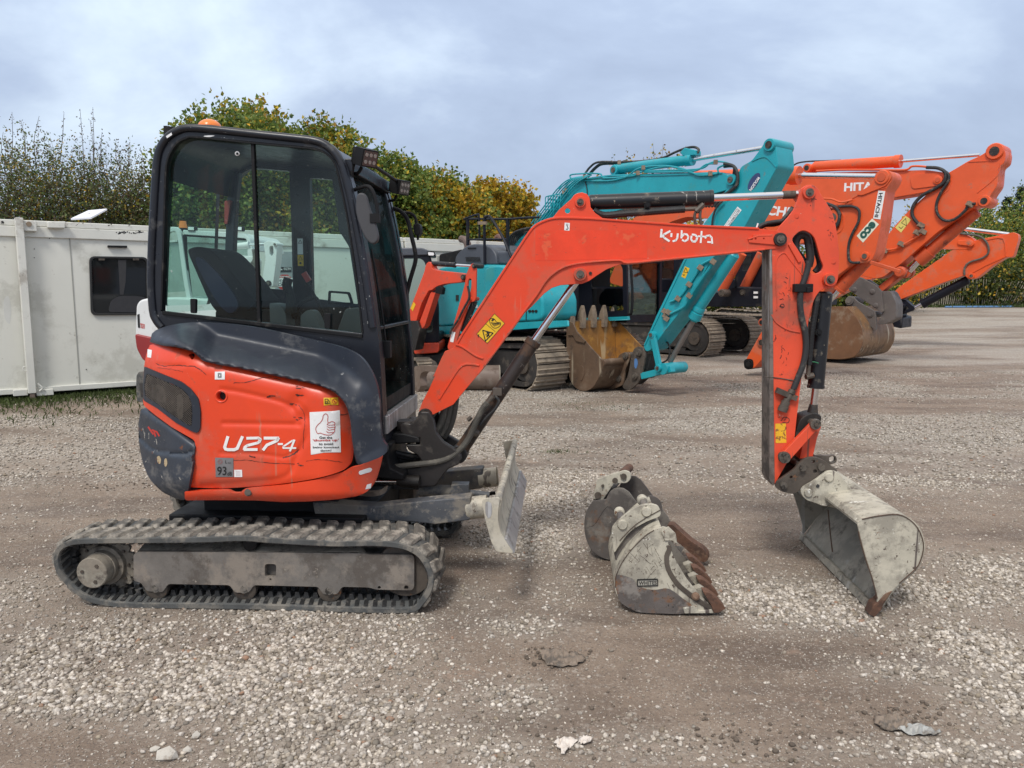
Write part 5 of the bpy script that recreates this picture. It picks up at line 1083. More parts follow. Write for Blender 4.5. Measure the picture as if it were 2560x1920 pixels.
# quick hitch
hp = spl(F((1195, 390), (1202, 365), (1240, 335), (1290, 300), (1325, 262), (1360, 235), (1405, 228), (1450, 242), (1500, 275), (1535, 305), (1480, 318), (1420, 345), (1360, 385), (1330, 412), (1285, 430), (1235, 420), (1205, 405)), 3, True)
hh = [circ(F(c)[0], r * F.k, 10) for c, r in (((1278, 338), 9), ((1400, 252), 10), ((1411, 306), 11))]
m = MB().prism(U, hp, .625, .650, hh); m2 = [v + U.n * .225 for v in m.v]; k = len(m.v); m.f += [[i + k for i in f] for f in m.f]; m.v += m2
m.prism(U, F((1235, 415), (1300, 330), (1400, 260), (1480, 290), (1360, 380)), .64, .86); QH = m.build('quick_hitch', m_steel, EX, bevel=.004)
for x, y, r in ((1240, 386, 20), (1346, 290, 18), (1448, 285, 20)): a = U.P(F((x, y))[0], .605); MB().cyl(a, a + U.n * .27, r * F.k * .00195 * 1.05, seg=20).build('pin', m_pin, QH)
m = MB().prism(U, spl(F((1410, 235), (1430, 218), (1480, 220), (1520, 218), (1532, 240), (1520, 262), (1470, 265)), 3, True), .76, .79, [circ(F((1506, 240))[0], 8, 12)]); m.build('lifting_eye', m_steel, QH, bevel=.003)
# ------------------------------------------------------------------ fitted grading bucket
KO, KW = .135, 1.17
near_plate = spl(F((1645, 600), (1672, 568), (1760, 552), (1870, 541), (1940, 572), (1985, 618), (2010, 680), (2014, 745), (1985, 830), (1935, 882), (1880, 930), (1835, 975), (1790, 1030), (1750, 1075)), 3) + F((1755, 1010), (1725, 890), (1690, 780), (1660, 670))
shell_out = spl(F((1645, 600), (1672, 566), (1760, 550), (1870, 539), (1942, 570), (1988, 616), (2013, 680), (2017, 745), (1988, 832), (1938, 885), (1882, 933), (1838, 978), (1795, 1040), (1745, 1112)), 3)
m = MB(); n_ = len(shell_out); uzs = [U.uz(p, KO) for p in shell_out]; ctr_ = Vector((sum(u for u, z in uzs) / n_, sum(z for u, z in uzs) / n_))
v = []
for lay, o in ((0, KO), (0, KO + KW), (1, KO + KW), (1, KO)):
    for u, z in uzs:
        q = Vector((u, z)); 
        if lay: q = q + (ctr_ - q).normalized() * .010
        v.append(U.W(q.x, q.y, o))
fs = []
for l in range(4):
    for i in range(n_ - 1): fs.append([l * n_ + i, l * n_ + i + 1, ((l + 1) % 4) * n_ + i + 1, ((l + 1) % 4) * n_ + i])
fs += [[0, n_, 2 * n_, 3 * n_], [n_ - 1, 4 * n_ - 1, 3 * n_ - 1, 2 * n_ - 1]]
outer_shell = MB().add(v, fs).build('bucket', m_bucketwhite, EX, ang=30, label='wide toothless grading bucket in mottled grey white paint')
BU = outer_shell
# inner lining keeps the scoured look inside
v = []
for o in (KO + .012, KO + KW - .012):
    for u, z in uzs: q = Vector((u, z)); q = q + (ctr_ - q).normalized() * .0125; v.append(U.W(q.x, q.y, o))
MB().add(v, [[i, i + 1, n_ + i + 1, n_ + i] for i in range(n_ - 1)]).build('bucket_lining', m_bucketin, BU, ang=30)
MB().prism(U, near_plate, KO - .012, KO).build('side_plate', m_bucketwhite, BU, bevel=.004)
w_ = [U.W(*U.uz(p, KO), KO + KW) for p in near_plate]; m = MB(); k = len(w_); m.add(w_ + [q + U.n * .012 for q in w_], [list(range(k)), list(range(k, 2 * k))[::-1]] + [[(i + 1) % k, i, i + k, (i + 1) % k + k] for i in range(k)]); m.build('side_plate', m_bucketin, BU)
a, b = U.P(F((1748, 1085))[0], KO - .015), U.P(F((1752, 1060))[0], KO - .015)
m = MB().prism(U, F((1712, 1100), (1735, 1045), (1760, 1030), (1800, 985), (1838, 968), (1790, 1040), (1780, 1070), (1742, 1114)), KO - .018, KO + .05); m.build('rusty_corner', m_rust, BU, bevel=.003)
MB().prism(U, F((1725, 1095), (1738, 1058), (1760, 1060), (1745, 1114)), KO, KO + KW).build('cutting_edge', m_bucketin, BU, bevel=.003)
MB().prism(U, F((1645, 592), (1672, 562), (1690, 575), (1660, 612)), KO - .004, KO + KW).build('top_edge_bar', m_bucketwhite, BU, bevel=.004)
# mounting ears
m_bead = surf('dark_rusty_weld', (.095, .06, .042), .8, vary=.4, vscale=20, bump=(.4, 60))
MB().strip(U, spl(F((1652, 640), (1660, 680), (1690, 790), (1725, 890), (1756, 1010)), 3), 2.4, KO - .016, KO - .010).build('plate_edge_bead', m_bead, BU); MB().strip(U, spl(F((1672, 572), (1760, 554), (1870, 545), (1938, 576), (1980, 622), (2006, 682), (2010, 745), (1982, 828), (1932, 878), (1878, 926)), 3), 2.0, KO - .016, KO - .010).build('plate_edge_bead', m_bead, BU)
q = [U.uz(p, .72) for p in F((1484, 520), (1495, 640), (1508, 752))]; MB().strip(U, F((1484, 520), (1495, 640), (1508, 752)), 2.0, .72, .73).build('inner_seam', m_bead, BU)
earp = spl(F((1334, 425), (1348, 392), (1400, 362), (1450, 325), (1480, 306), (1520, 305), (1550, 325), (1570, 350), (1605, 395), (1640, 440), (1600, 470), (1540, 480), (1470, 500), (1410, 482), (1360, 462)), 3, True)
for o in (.60, .90): 
    e_ = MB().prism(U, earp, o, o + .022).build('bucket_ear', m_bucketwhite, BU, bevel=.004)
    for x, y, r in ((1376, 428, .024), (1490, 342, .026)): a = U.P(F((x, y))[0], o - .012) if o < .7 else U.P(F((x, y))[0], .6) + U.n * .3; MB().cyl(a, a + U.n * .03, r, seg=18, prof=[(0, r * .8), (.3, r), (1, r)]).build('ear_boss', m_bucketwhite, BU)
MB().prism(U, F((1360, 465), (1470, 440), (1600, 400), (1640, 440), (1700, 560), (1660, 575), (1560, 520), (1470, 500)), .622, .90).build('ear_bridge', m_bucketwhite, BU, bevel=.01)
MB().cyl(U.P(F((1425, 387))[0], .597), U.P(F((1425, 387))[0], .6), .010, seg=12).build('ear_hole', m_blk, BU)
# ------------------------------------------------------------------ site cabins
fp = ground_at(81, 998); WA = Fr((fp.x, fp.y), 37.0)
m_cabin = surf('cream_cabin_panel', (.66, .655, .59), .6, vary=.05, vscale=.8, dirt=[((.50, .49, .43), .28, 1.1), ((.25, .22, .17), -.05, 6)], chips=((.12, .10, .09), -.12, 14))
m_cabintrim = surf('cream_cabin_trim', (.66, .655, .595), .55, vary=.08, vscale=2, dirt=[((.38, .35, .30), .25, 2.5), ((.10, .08, .06), -.02, 5)], chips=((.03, .03, .035), -.02, 7))
m_darkglass = surf('dark_window_glass', (.010, .011, .012), .06, vary=0, rvary=0, spec=.3); m_rubseal = surf('window_rubber', (.02, .02, .02), .5)
def cabin(name, label, t0, t1, ztop=2.55, zb=.16, dep=2.9):
    T = thing(name, label, 'site cabin', tuple(WA.W((t0 + t1) / 2, 0, dep / 2)), 'cream site cabins end to end behind the machines')
    MB().fbox(WA, t0, t1, zb + .05, ztop - .22, .02, dep - .02).build('wall', m_cabin, T)
    MB().fbox(WA, t0 - .01, t1 + .01, ztop - .24, ztop - .09, -.015, dep).build('top_rail', m_cabintrim, T, bevel=.01); MB().fbox(WA, t0 - .01, t1 + .01, ztop - .085, ztop, .005, dep - .02).build('roof_edge', m_cabintrim, T, bevel=.012)
    MB().fbox(WA, t0, t1, zb - .02, zb + .06, -.02, .06).build('bottom_rail', m_cabintrim, T, bevel=.01); MB().fbox(WA, t0 + .1, t1 - .1, .0, zb - .02, .12, dep - .2).build('underframe', m_black, T)
    return T
wt = lambda p, o=0: WA.uz(p, o)
ztop = wt(L((240, 648))[0])[1]; zb = wt(L((240, 1528))[0])[1]
def endx(p): return wt(p)[0]
xe = endx(D((352, 500))[0])
CB = cabin('site_cabin', 'long cream site cabin with a dark rounded window, left behind the nearest excavator', -4.6, xe, ztop, zb)
CB2 = cabin('site_cabin', 'cream site cabin behind the small red excavator, further right and further back', xe + .06, endx((1395, 700)), ztop, zb)
# post with its foot, brackets, hooks
pm = MB(); a0, a1 = wt(L((84, 645))[0], -.10)[0], wt(L((128, 645))[0], -.10)[0]; pw = a1 - a0
MB().fbox(WA, -pw * .55, pw * .45, .10, ztop + .02, -.14, -.02).build('corner_post', m_cabintrim, CB, bevel=.01); MB().fbox(WA, -pw * .35, pw * .3, .0, .12, -.13, -.03).build('post_foot', surf('rusted_foot', (.20, .15, .12), .8, vary=.4, dirt=((.05, .04, .035), .4, 12)), CB, bevel=.005)
MB().fbox(WA, pw * .45, pw * .45 + .16, ztop - .16, ztop - .01, -.10, -.02).build('corner_bracket', m_cabintrim, CB, bevel=.01); c = WA.P(L((150, 664))[0], -.1); MB().cyl(c - WA.n * .02, c + WA.n * .02, .035, seg=12).build('bracket_bolt', surf('rusty_bolt', (.25, .19, .13), .7), CB)
MB().fbox(WA, pw * .45, pw * .45 + .22, zb - .06, zb + .03, -.10, -.02).build('lower_bracket', m_cabintrim, CB, bevel=.008); MB().fbox(WA, -pw * .55 - .18, -pw * .55, zb - .04, zb + .05, -.10, -.02).build('lower_bracket', m_cabintrim, CB, bevel=.008)
MB().tube([WA.P(p, -.12) for p in L((148, 1402), (125, 1404), (120, 1414), (126, 1424), (150, 1424))], .008).build('hook', m_cabintrim, CB); MB().tube([WA.P(p, -.12) for p in L((195, 1490), (205, 1500), (220, 1515), (205, 1530))], .012).build('hook', m_cabintrim, CB)
# panel joints, window, vent cover, drip strip
for t in [wt(L((380, 1000))[0])[0], wt(L((380, 1000))[0])[0] + 2.35, -2.4]: MB().fbox(WA, t - .006, t + .006, zb + .06, ztop - .24, .012, .03).build('panel_joint', surf('joint', (.30, .30, .27), .7), CB)
for k in range(1, 2): MB().fbox(WA, xe + 1.9 * k - .006, xe + 1.9 * k + .006, zb + .06, ztop - .24, .012, .03).build('panel_joint', surf('joint', (.30, .30, .27), .7), CB2)
wo_ = fillet(L((463, 838), (475, 830), (760, 832), (768, 850), (770, 1130), (500, 1137), (470, 1100)), [0, 14, 14, 0, 14, 22, 0], 5)
wo_ = fillet(L((463, 830), (768, 835), (772, 1135), (472, 1137)), 15, 6); wi_ = fillet(L((474, 840), (758, 845), (761, 1126), (483, 1127)), 13, 6)
WN = MB().prism(WA, wo_, -.02, .03, [wi_]).build('window', m_rubseal, CB, bevel=.006); MB().flat(WA, wi_, .004).build('pane', m_darkglass, WN)
m = MB().prism(WA, L((612, 850), (655, 850), (652, 960), (640, 1030), (622, 1030), (618, 940)), -.002, .003); m.build('curtain', surf('dark_curtain', (.035, .035, .038), .9), WN)
MB().prism(WA, fillet(L((560, 1120), (575, 1060), (620, 1036), (700, 1036), (760, 1045), (760, 1124)), 10), -.003, .003).build('chair_back', surf('chair_behind_glass', (.028, .028, .032), .7), WN)
m = MB()
for x in (512, 690): m.prism(WA, L((x, 842), (x + 30, 842), (x + 30, 852), (x, 852)), -.03, -.015)
m.build('window_hinge', m_steel, WN)
MB().prism(WA, L((560, 774), (660, 776), (660, 787), (560, 785)), -.03, .03).build('vent_slot', m_black, CB, bevel=.004); MB().prism(WA, L((246, 650), (342, 650), (338, 686), (248, 684)), -.12, -.01).build('lamp_cover', m_cabintrim, CB, bevel=.015)
m = MB(); rs = random.Random(2)
for x, y, n, sp in ((635, 706, 26, 30), (690, 708, 16, 40), (720, 704, 10, 20), (10, 655, 14, 12), (400, 663, 4, 30), (570, 664, 3, 20), (665, 668, 3, 10)):
    for k in range(n): a, b = x + rs.gauss(0, sp * .5), y + rs.gauss(0, 3); w = rs.uniform(2, 9); m.flat(WA, L((a, b), (a + w, b - rs.uniform(0, 3)), (a + w * 1.2, b + rs.uniform(1, 5)), (a + w * .3, b + rs.uniform(2, 6))), -.0165)
m.build('peeling_paint', surf('bare_patch', (.02, .02, .022), .7), CB, kind='stuff')
m = MB()
for x, y in ((257, 738), (178, 793), (178, 838), (448, 1418)): m.prism(WA, circ(L((x, y))[0], 1.3, 8), .012, .022)
m.build('wall_dent', m_black, CB, kind='stuff')
MB().flat(WA, spl(L((20, 1060), (45, 1040), (58, 1110), (50, 1180), (25, 1150)), 4, True), .0185).build('pale_stain', surf('pale_stain', (.58, .58, .54), .6), CB)
# satellite plate on the roof
SAT = thing('satellite_dish', 'flat white satellite panel tilted on the roof of the cabin with the rounded window', 'satellite dish', tuple(WA.P(L((475, 655))[0], .5)))
q = [WA.P(L((366, 634))[0], .25), WA.P(L((472, 628))[0], .25), WA.P(L((556, 583))[0], .62), WA.P(L((456, 592))[0], .62)]
m = MB().add(q + [p - Vector((0, 0, .03)) for p in q], [[0, 1, 2, 3], [7, 6, 5, 4], [0, 4, 5, 1], [1, 5, 6, 2], [2, 6, 7, 3], [3, 7, 4, 0]]); m.build('panel', surf('white_dish', (.72, .73, .78), .35, vary=.02), SAT, bevel=.006)
c = (q[0] + q[1] + q[2] + q[3]) / 4; MB().cyl(c, Vector((c.x, c.y, ztop - .02)), .02, seg=10).build('mast', m_steel, SAT)
# door with notices seen through the nearest cab, vent grille
MB().prism(WA, A((1030, 1075), (1140, 1075), (1140, 1560), (1010, 1560)), -.01, .02).build('door', surf('grey_door', (.30, .32, .33), .55), CB, bevel=.005)
sg = MB().prism(WA, circ(A((1084, 1288))[0], 21, 8, a0=pi / 8), -.018, -.011).build('dog_sign', m_red, CB); MB().prism(WA, fillet(A((1032, 1258), (1138, 1258), (1138, 1318), (1032, 1318)), 3), -.020, -.018).build('sign_face', m_white, sg)
m = MB(); add_text(m, WA, 'BEWARE', A((1036, 1282), (1132, 1282), (1132, 1268), (1036, 1268)), -.0215, .02); add_text(m, WA, 'OF THE', A((1052, 1292), (1116, 1292), (1116, 1284), (1052, 1284)), -.0215, .02); add_text(m, WA, 'DOG', A((1038, 1314), (1130, 1314), (1130, 1294), (1038, 1294)), -.0215, .03); m.build('sign_lettering', m_blk, sg)
m = MB(); add_text(m, WA, 'WARNING', A((1050, 1255), (1118, 1255), (1118, 1243), (1050, 1243)), -.0195, .02); m.build('warning_lettering', m_white, sg)
sg = MB().prism(WA, A((1037, 1182), (1130, 1182), (1130, 1218), (1037, 1218)), -.015, -.011).build('cctv_sign', m_blk, CB); m = MB(); add_text(m, WA, 'CCTV', A((1076, 1203), (1126, 1203), (1126, 1187), (1076, 1187)), -.0165, .02); m.flat(WA, A((1044, 1190), (1064, 1196), (1068, 1204), (1050, 1200)), -.0165); m.flat(WA, A((1048, 1202), (1054, 1202), (1054, 1212), (1044, 1212)), -.0165); m.build('sign_lettering', m_white, sg)
m = MB()
for k in range(7): m.prism(WA, D((592, 552 + k * 5.5), (645, 554 + k * 5.5), (645, 556.5 + k * 5.5), (592, 554.5 + k * 5.5)), -.012, .02)
m.build('vent_grille', m_cabintrim, CB2, kind='stuff')
# ------------------------------------------------------------------ foliage
def leafmat():
    m = bpy.data.materials.new('leaf'); m.use_nodes = True; N, Lk = m.node_tree.nodes, m.node_tree.links; N.clear()
    o = N.new('ShaderNodeOutputMaterial'); a = N.new('ShaderNodeAttribute'); a.attribute_name = 'Col'
    b = N.new('ShaderNodeBsdfPrincipled'); Lk.new(a.outputs['Color'], b.inputs['Base Color']); b.inputs['Roughness'].default_value = .5; b.inputs['Specular IOR Level'].default_value = .35
    t = N.new('ShaderNodeBsdfTranslucent'); Lk.new(a.outputs['Color'], t.inputs[0]); x = N.new('ShaderNodeMixShader'); x.inputs[0].default_value = .32
    Lk.new(b.outputs[0], x.inputs[1]); Lk.new(t.outputs[0], x.inputs[2]); Lk.new(x.outputs[0], o.inputs[0]); return m
m_leaf = leafmat(); m_bark = surf('bark', (.10, .082, .065), .9, vary=.3, vscale=8, bump=(.5, 30)); m_twig = surf('twig_bark', (.105, .08, .065), .9, vary=.3)
GRN = np.array([(.045, .072, .014), (.062, .088, .018), (.035, .058, .014), (.085, .105, .020), (.11, .12, .025)]); YEL = np.array([(.60, .42, .035), (.50, .37, .035), (.58, .33, .028), (.36, .31, .045), (.32, .19, .03)])
def leaves_mesh(P, Dn, size, colr, name, parent, asp=.72, kind=None, label=None):
    """P positions, Dn growing direction, size, colour per leaf: one folded leaf each"""
    n = len(P); Dn = Dn / (np.linalg.norm(Dn, axis=1, keepdims=True) + 1e-9); rnd = rng.normal(size=(n, 3)); s_ = np.cross(Dn, rnd); s_ /= np.linalg.norm(s_, axis=1, keepdims=True) + 1e-9; nn = np.cross(Dn, s_)
    l = size[:, None]; w = l * asp * .5
    v = np.stack([P, P + Dn * l * .45 + s_ * w + nn * l * .10, P + Dn * l - nn * l * .12, P + Dn * l * .45 - s_ * w + nn * l * .10], 1)
    f = np.array([(0, 1, 2), (0, 2, 3)])[None] + (np.arange(n) * 4)[:, None, None]; org = np.array(ROOT[parent.name]) if parent else np.zeros(3)
    me = np_mesh(name, v.reshape(-1, 3) - org, f.reshape(-1, 3), 3, smooth=False)
    ca = me.color_attributes.new('Col', 'FLOAT_COLOR', 'POINT'); ca.data.foreach_set('color', np.repeat(np.concatenate([colr, np.ones((n, 1))], 1), 4, 0).astype(np.float32).ravel())
    me.materials.append(m_leaf); o = bpy.data.objects.new(name, me); col.objects.link(o)
    if parent: o.parent = parent; ROOT[o.name] = ROOT[parent.name]
    if kind: o['kind'] = kind
    if label: o['label'] = label
    return o
def shrub_tree(name, label, cat, base, blobs, nshoot, lps, lsize, yellow, up=.6, slen=(.35, .8), group=None, trunk_r=.09, twiggy=False, pal=None, asp=.72, brown=0., top_shoots=0):
    """blobs: list of (centre, radii). Leafy shoots grow from within and over the blobs; a trunk and limbs carry them."""
    T = thing(name, label, cat, tuple(base), group); base = Vector(base)
    vol = np.array([r[0] * r[1] * r[2] for c, r in blobs]); pick = rng.choice(len(blobs), nshoot, p=vol / vol.sum())
    C_ = np.array([tuple(c) for c, r in blobs])[pick]; Rr = np.array([r for c, r in blobs])[pick]
    d = rng.normal(size=(nshoot, 3)); d /= np.linalg.norm(d, axis=1, keepdims=True); rad = rng.random(nshoot) ** .33 * .97
    P = C_ + d * Rr * rad[:, None]; dirn = d * (1 - up) + np.array([0, 0, 1]) * up + rng.normal(size=(nshoot, 3)) * .28; dirn /= np.linalg.norm(dirn, axis=1, keepdims=True)
    ln = rng.uniform(*slen, nshoot)
    t = (np.arange(lps) + .5) / lps; LP = (P[:, None, :] + dirn[:, None, :] * (ln[:, None] * t[None, :])[..., None]).reshape(-1, 3) + rng.normal(size=(nshoot * lps, 3)) * .035
    LD = np.repeat(dirn, lps, 0) * .5 + rng.normal(size=(nshoot * lps, 3)) * .75 + np.array([0, 0, -.15]); n = len(LP)
    pal_g = pal if pal is not None else GRN
    c = pal_g[rng.integers(0, len(pal_g), n)] * rng.uniform(.75, 1.3, (n, 1))
    yn = fbm(LP[:, 0] * 1.0 + LP[:, 1], LP[:, 2] * 1.2 + 3, .9, 3); hh = (LP[:, 2] - base.z) / (LP[:, 2].max() - base.z)
    py = np.clip(yellow * (.2 + 4.5 * np.clip(yn - .46, 0, 1)) * (.6 + .9 * hh), 0, .96); py = np.repeat(np.clip(py.reshape(nshoot, lps).mean(1) + rng.normal(size=nshoot) * .18 * (yellow > .02), 0, 1), lps)
    ym = rng.random(n) < py; c[ym] = YEL[rng.integers(0, len(YEL), ym.sum())] * rng.uniform(.7, 1.25, (ym.sum(), 1))
    if brown: bm = rng.random(n) < brown; c[bm] = np.array((.13, .085, .045)) * rng.uniform(.6, 1.3, (bm.sum(), 1))
    leaves_mesh(LP, LD, rng.uniform(.7, 1.2, n) * lsize, np.clip(c, 0, 1), 'crown', T, asp)
    m = MB(); top = C_.mean(0)
    m.tube([base + Vector((0, 0, -.1)), base + Vector((.05, 0, .6)), Vector(blobs[0][0]) - Vector((0, 0, blobs[0][1][2] * .5))], [trunk_r, trunk_r * .7], seg=8, n=3); m.build('trunk', m_bark, T)
    m = MB()
    for c_, r_ in blobs:
        m.tube([base + Vector((0, 0, .35)), (base + Vector(c_)) / 2 + Vector((rng.normal() * .15, 0, .1)), Vector(c_) + Vector((0, 0, r_[2] * .3))], [trunk_r * .5, .015], seg=6, n=3)
    m.build('limb', m_bark, T, kind='stuff')
    if twiggy:
        k = min(nshoot, twiggy); sel = rng.choice(nshoot, k, replace=False); m = MB()
        for i in sel:
            a = Vector(P[i]) - Vector(dirn[i]) * .25; b = Vector(P[i]) + Vector(dirn[i]) * ln[i] * 1.08; q = (a + b) / 2 + Vector(rng.normal(size=3) * .05)
            s = Vector((1, 0, 0)) * .006; v = [a - s, a + s, q + s * .8, q - s * .8, b]; v2 = [a + Vector((0, .006, 0)), q + Vector((0, .005, 0))]
            m.add(v + v2, [[0, 1, 2, 3], [3, 2, 4], [1, 5, 6, 2], [5, 0, 3, 6], [2, 6, 4], [6, 3, 4]])
        m.build('twig', m_twig, T, kind='stuff')
    return T
def sky_dir(px, py, D_):                      # a point of the place at a given distance ahead
    r = ray(px, py); return CAM + r * (D_ / r.y)
# tall hedge row behind the cabins: its top line traced, each tree at its own distance
row = [(492, 278, 18.0), (655, 282, 19.5), (800, 330, 21), (960, 395, 23), (1100, 440, 25), (1230, 470, 27)]
lab = ['tallest green hedge tree with yellow tips, rising behind the cab of the nearest excavator', 'yellow tipped hedge tree over the cab roof, right of the tallest one', 'green hedge tree behind the work lamps of the nearest cab',
       'dense green hedge tree between the nearest cab and its boom', 'green hedge tree turning yellow above the turquoise machine handrail', 'golden yellow hedge tree just left of the turquoise boom']
for i, (px, py, D_) in enumerate(row):
    top = sky_dir(px, py, D_); w = D_ * 95 / FPX; b = Vector((top.x, D_, 0)); bl = []; hz = top.z
    nb = 9
    for k in range(nb):
        z = .5 + (hz - .95) * (k + .5) / nb; ww = w * (1.35 - .35 * (k / nb) ** 2)
        bl.append(((b.x + rng.normal() * .25, D_ + rng.normal() * .2, z), (ww, .9, hz / nb * 1.2)))
    shrub_tree('hedge_tree', lab[i], 'tree', b, bl, int(3600 + 150 * i), 13, .102 + .008 * i, [.20, .28, .15, .14, .7, 3.4][i], .6, (.25, .55), 'tall trimmed hedge row behind the cabins', .12, pal=GRN * 2.5)
for i, (px, py, D_, w) in enumerate(((1330, 520, 34, 2.0),)):
    pass
# thin scrub on the left
bare = [(20, 395, 16.5, 1.5, .0), (130, 370, 16.8, 1.4, .1), (250, 400, 17.2, 1.4, .1), (345, 465, 17.5, 1.2, .05)]
labb = ['thin brown green shrub at the far left behind the cabin', 'tallest thin shrub behind the cabin post, with bare shoots', 'thin twiggy shrub behind the satellite panel', 'dark low thin shrub between the satellite panel and the nearest cab']
DG = np.array([(.055, .080, .026), (.070, .095, .032), (.045, .060, .022), (.10, .115, .042), (.10, .085, .04)]) * 1.7
for i, (px, py, D_, w, y_) in enumerate(bare):
    top = sky_dir(px, py, D_); b = Vector((top.x, D_, 0)); bl = []
    for k in range(6): z = .9 + (top.z - 1.4) * (k + .5) / 6; bl.append(((b.x + rng.normal() * .35, D_ + rng.normal() * .3, z), (w * (1.0 - .09 * k), .9, .55)))
    shrub_tree('shrub', labb[i], 'shrub', b, bl, 2100, 12, .062, .05, .5, (.5, 1.0), 'thin shrubs behind the left cabin', .06, twiggy=520, pal=DG, asp=.6, brown=.14)
# bare tall shoots above the scrub
m = MB(); LPs = []; LDs = []
BS = thing('bare_shoots', 'tall nearly leafless shoots standing above the thin shrubs at the left', 'shoots', tuple(sky_dir(200, 700, 16.8)))
for px, py, h in ((30, 280, 110), (52, 300, 60), (98, 290, 80), (160, 280, 80), (200, 272, 110), (232, 268, 130), (225, 300, 90), (255, 330, 50), (290, 350, 50), (322, 360, 70), (350, 370, 60), (8, 330, 60)):
    p0 = sky_dir(px + rng.uniform(-14, 14), py + h * 1.6, 16.8); p1 = sky_dir(px, py, 16.8); mid_ = (p0 + p1) / 2 + Vector((rng.normal() * .04, 0, 0)); m.tube([p0, mid_, p1], [.010, .003], seg=5, n=4)
    for k in range(26): t = rng.uniform(.15, 1); q = p0.lerp(p1, t) + Vector(rng.normal(size=3) * .02); LPs.append(q); LDs.append(rng.normal(size=3) + np.array((0, 0, .6)))
m.build('shoot', m_twig, BS, kind='stuff'); n = len(LPs); leaves_mesh(np.array([tuple(p) for p in LPs]), np.array(LDs), np.full(n, .045), np.tile(np.array([(.13, .11, .075)]), (n, 1)) * rng.uniform(.6, 1.3, (n, 1)), 'leaf_scatter', BS, .6, kind='stuff')
# autumn tree behind the turquoise boom, yellow ones and the wood beyond, trees at the right
def tree_at(name, label, cat, px, py, D_, w, zb_, ns, ls, yl, pal=None, tw=0, lps=11, asp=.72, brown=0, group=None, up=.5):
    top = sky_dir(px, py, D_); gz = float(rise(D_)); b = Vector((top.x, D_, gz)); bl = []; h = top.z - zb_ - gz
    for k in range(6): z = gz + zb_ + h * (k + .4) / 6; ww = w * (1.0 - .55 * (k / 5) ** 2); bl.append(((b.x + rng.normal() * w * .12, D_ + rng.normal() * .3, z), (ww, min(ww, 1.6), max(.5, h / 6))))
    return shrub_tree(name, label, cat, b, bl, ns, lps, ls, yl, up, (.4, .9) if D_ < 35 else (.6, 1.3), group, .1, twiggy=tw, pal=pal, asp=asp, brown=brown)
tree_at('autumn_tree', 'thin crowned tree with yellow autumn leaves behind the turquoise boom', 'tree', 1600, 425, 27, 2.6, 1.2, 1100, .11, 2.6, tw=500, lps=8, brown=.1)
tree_at('autumn_tree', 'thin yellow topped tree in the gap between the orange booms', 'tree', 2270, 560, 40, 1.6, .8, 420, .14, 1.2, tw=250, lps=9)
hb = [(1380, 640, 31, 2.6, .5, 'green shrub mass seen under the turquoise boom beside the handrail'), (1560, 640, 33, 2.8, .35, 'green shrub behind the turquoise excavator cab'), (1740, 620, 34, 2.8, .3, 'green shrub behind the left dark cab of the orange excavators'),
      (1930, 610, 36, 3.0, .3, 'green shrub behind the right dark cab of the orange excavators'), (2120, 620, 38, 3.0, .35, 'green yellow shrub behind the brown bucket on the right'), (2290, 600, 50, 3.2, .25, 'mid green bushy tree behind the lowest orange arm'),
      (2400, 530, 51, 3.0, .12, 'bushy green tree right of the raised orange arm'), (2500, 535, 52, 3.0, .15, 'pale green bushy tree near the right edge'), (2590, 500, 53, 3.2, .1, 'tall green tree at the very right edge')]
for i, (px, py, D_, w, yl, lb) in enumerate(hb): tree_at('bushy_tree', lb, 'tree', px, py, D_, w, .3, 900, .17, yl, lps=11, group='bushes along the far side of the yard', pal=GRN * (1.8 if i < 6 else 2.4))
# second, lower row that closes the gaps
for i, px in enumerate((1450, 1660, 1850, 2040, 2210, 2350, 2460, 2570)):
    tree_at('dark_bush', ['dark bush low behind the turquoise cab', 'dark bush low behind the turquoise arm', 'dark bush low behind the paired crawler tracks', 'dark bush low behind the orange arm with the eco sticker', 'dark bush behind the black linkage of the lowest orange arm', 'dark bush behind the pale fence, left part', 'dark bush behind the pale fence under the conifer', 'dark bush behind the fence end at the right edge'][i], 'bush', px, 690, 47 + (i % 2), 2.6, .1, 700, .19, .15, lps=10, group='dark bushes behind the fence', pal=GRN * .85)
def conifer(label, px, py, D_, w):
    top = sky_dir(px, py, D_); gz = float(rise(D_)); T = thing('conifer', label, 'tree', (top.x, D_, gz)); P_ = []; Dd = []; h = top.z - gz
    for k in range(240):
        t = rng.random() ** .8; z = top.z - t * h * .8; a = rng.uniform(0, 6.28); r_ = w * (t + .06) * rng.uniform(.6, 1.1); d_ = np.array((cos(a), sin(a), .10 + .2 * (1 - t)))
        for j in range(26): s = rng.random(); P_.append(np.array((top.x, D_, z)) + d_ * r_ * s + rng.normal(size=3) * .08 * (1.2 - s) + np.array((0, 0, -.08 * s))); Dd.append(d_ + rng.normal(size=3) * .5)
    n = len(P_); leaves_mesh(np.array(P_), np.array(Dd), rng.uniform(.14, .26, n), np.array([(.018, .034, .020)]) * rng.uniform(.6, 1.6, (n, 1)), 'crown', T, .3)
    MB().tube([Vector((top.x, D_, gz)), Vector((top.x, D_, top.z))], [.2, .02], seg=6, smooth=False).build('trunk', m_bark, T)
conifer('dark pointed conifer above the hedge near the right edge', 2520, 495, 55, 2.2); conifer('dark conifer cut by the right edge of the view', 2556, 470, 56, 2.6); conifer('short dark conifer left of the taller ones', 2470, 520, 57, 1.6)
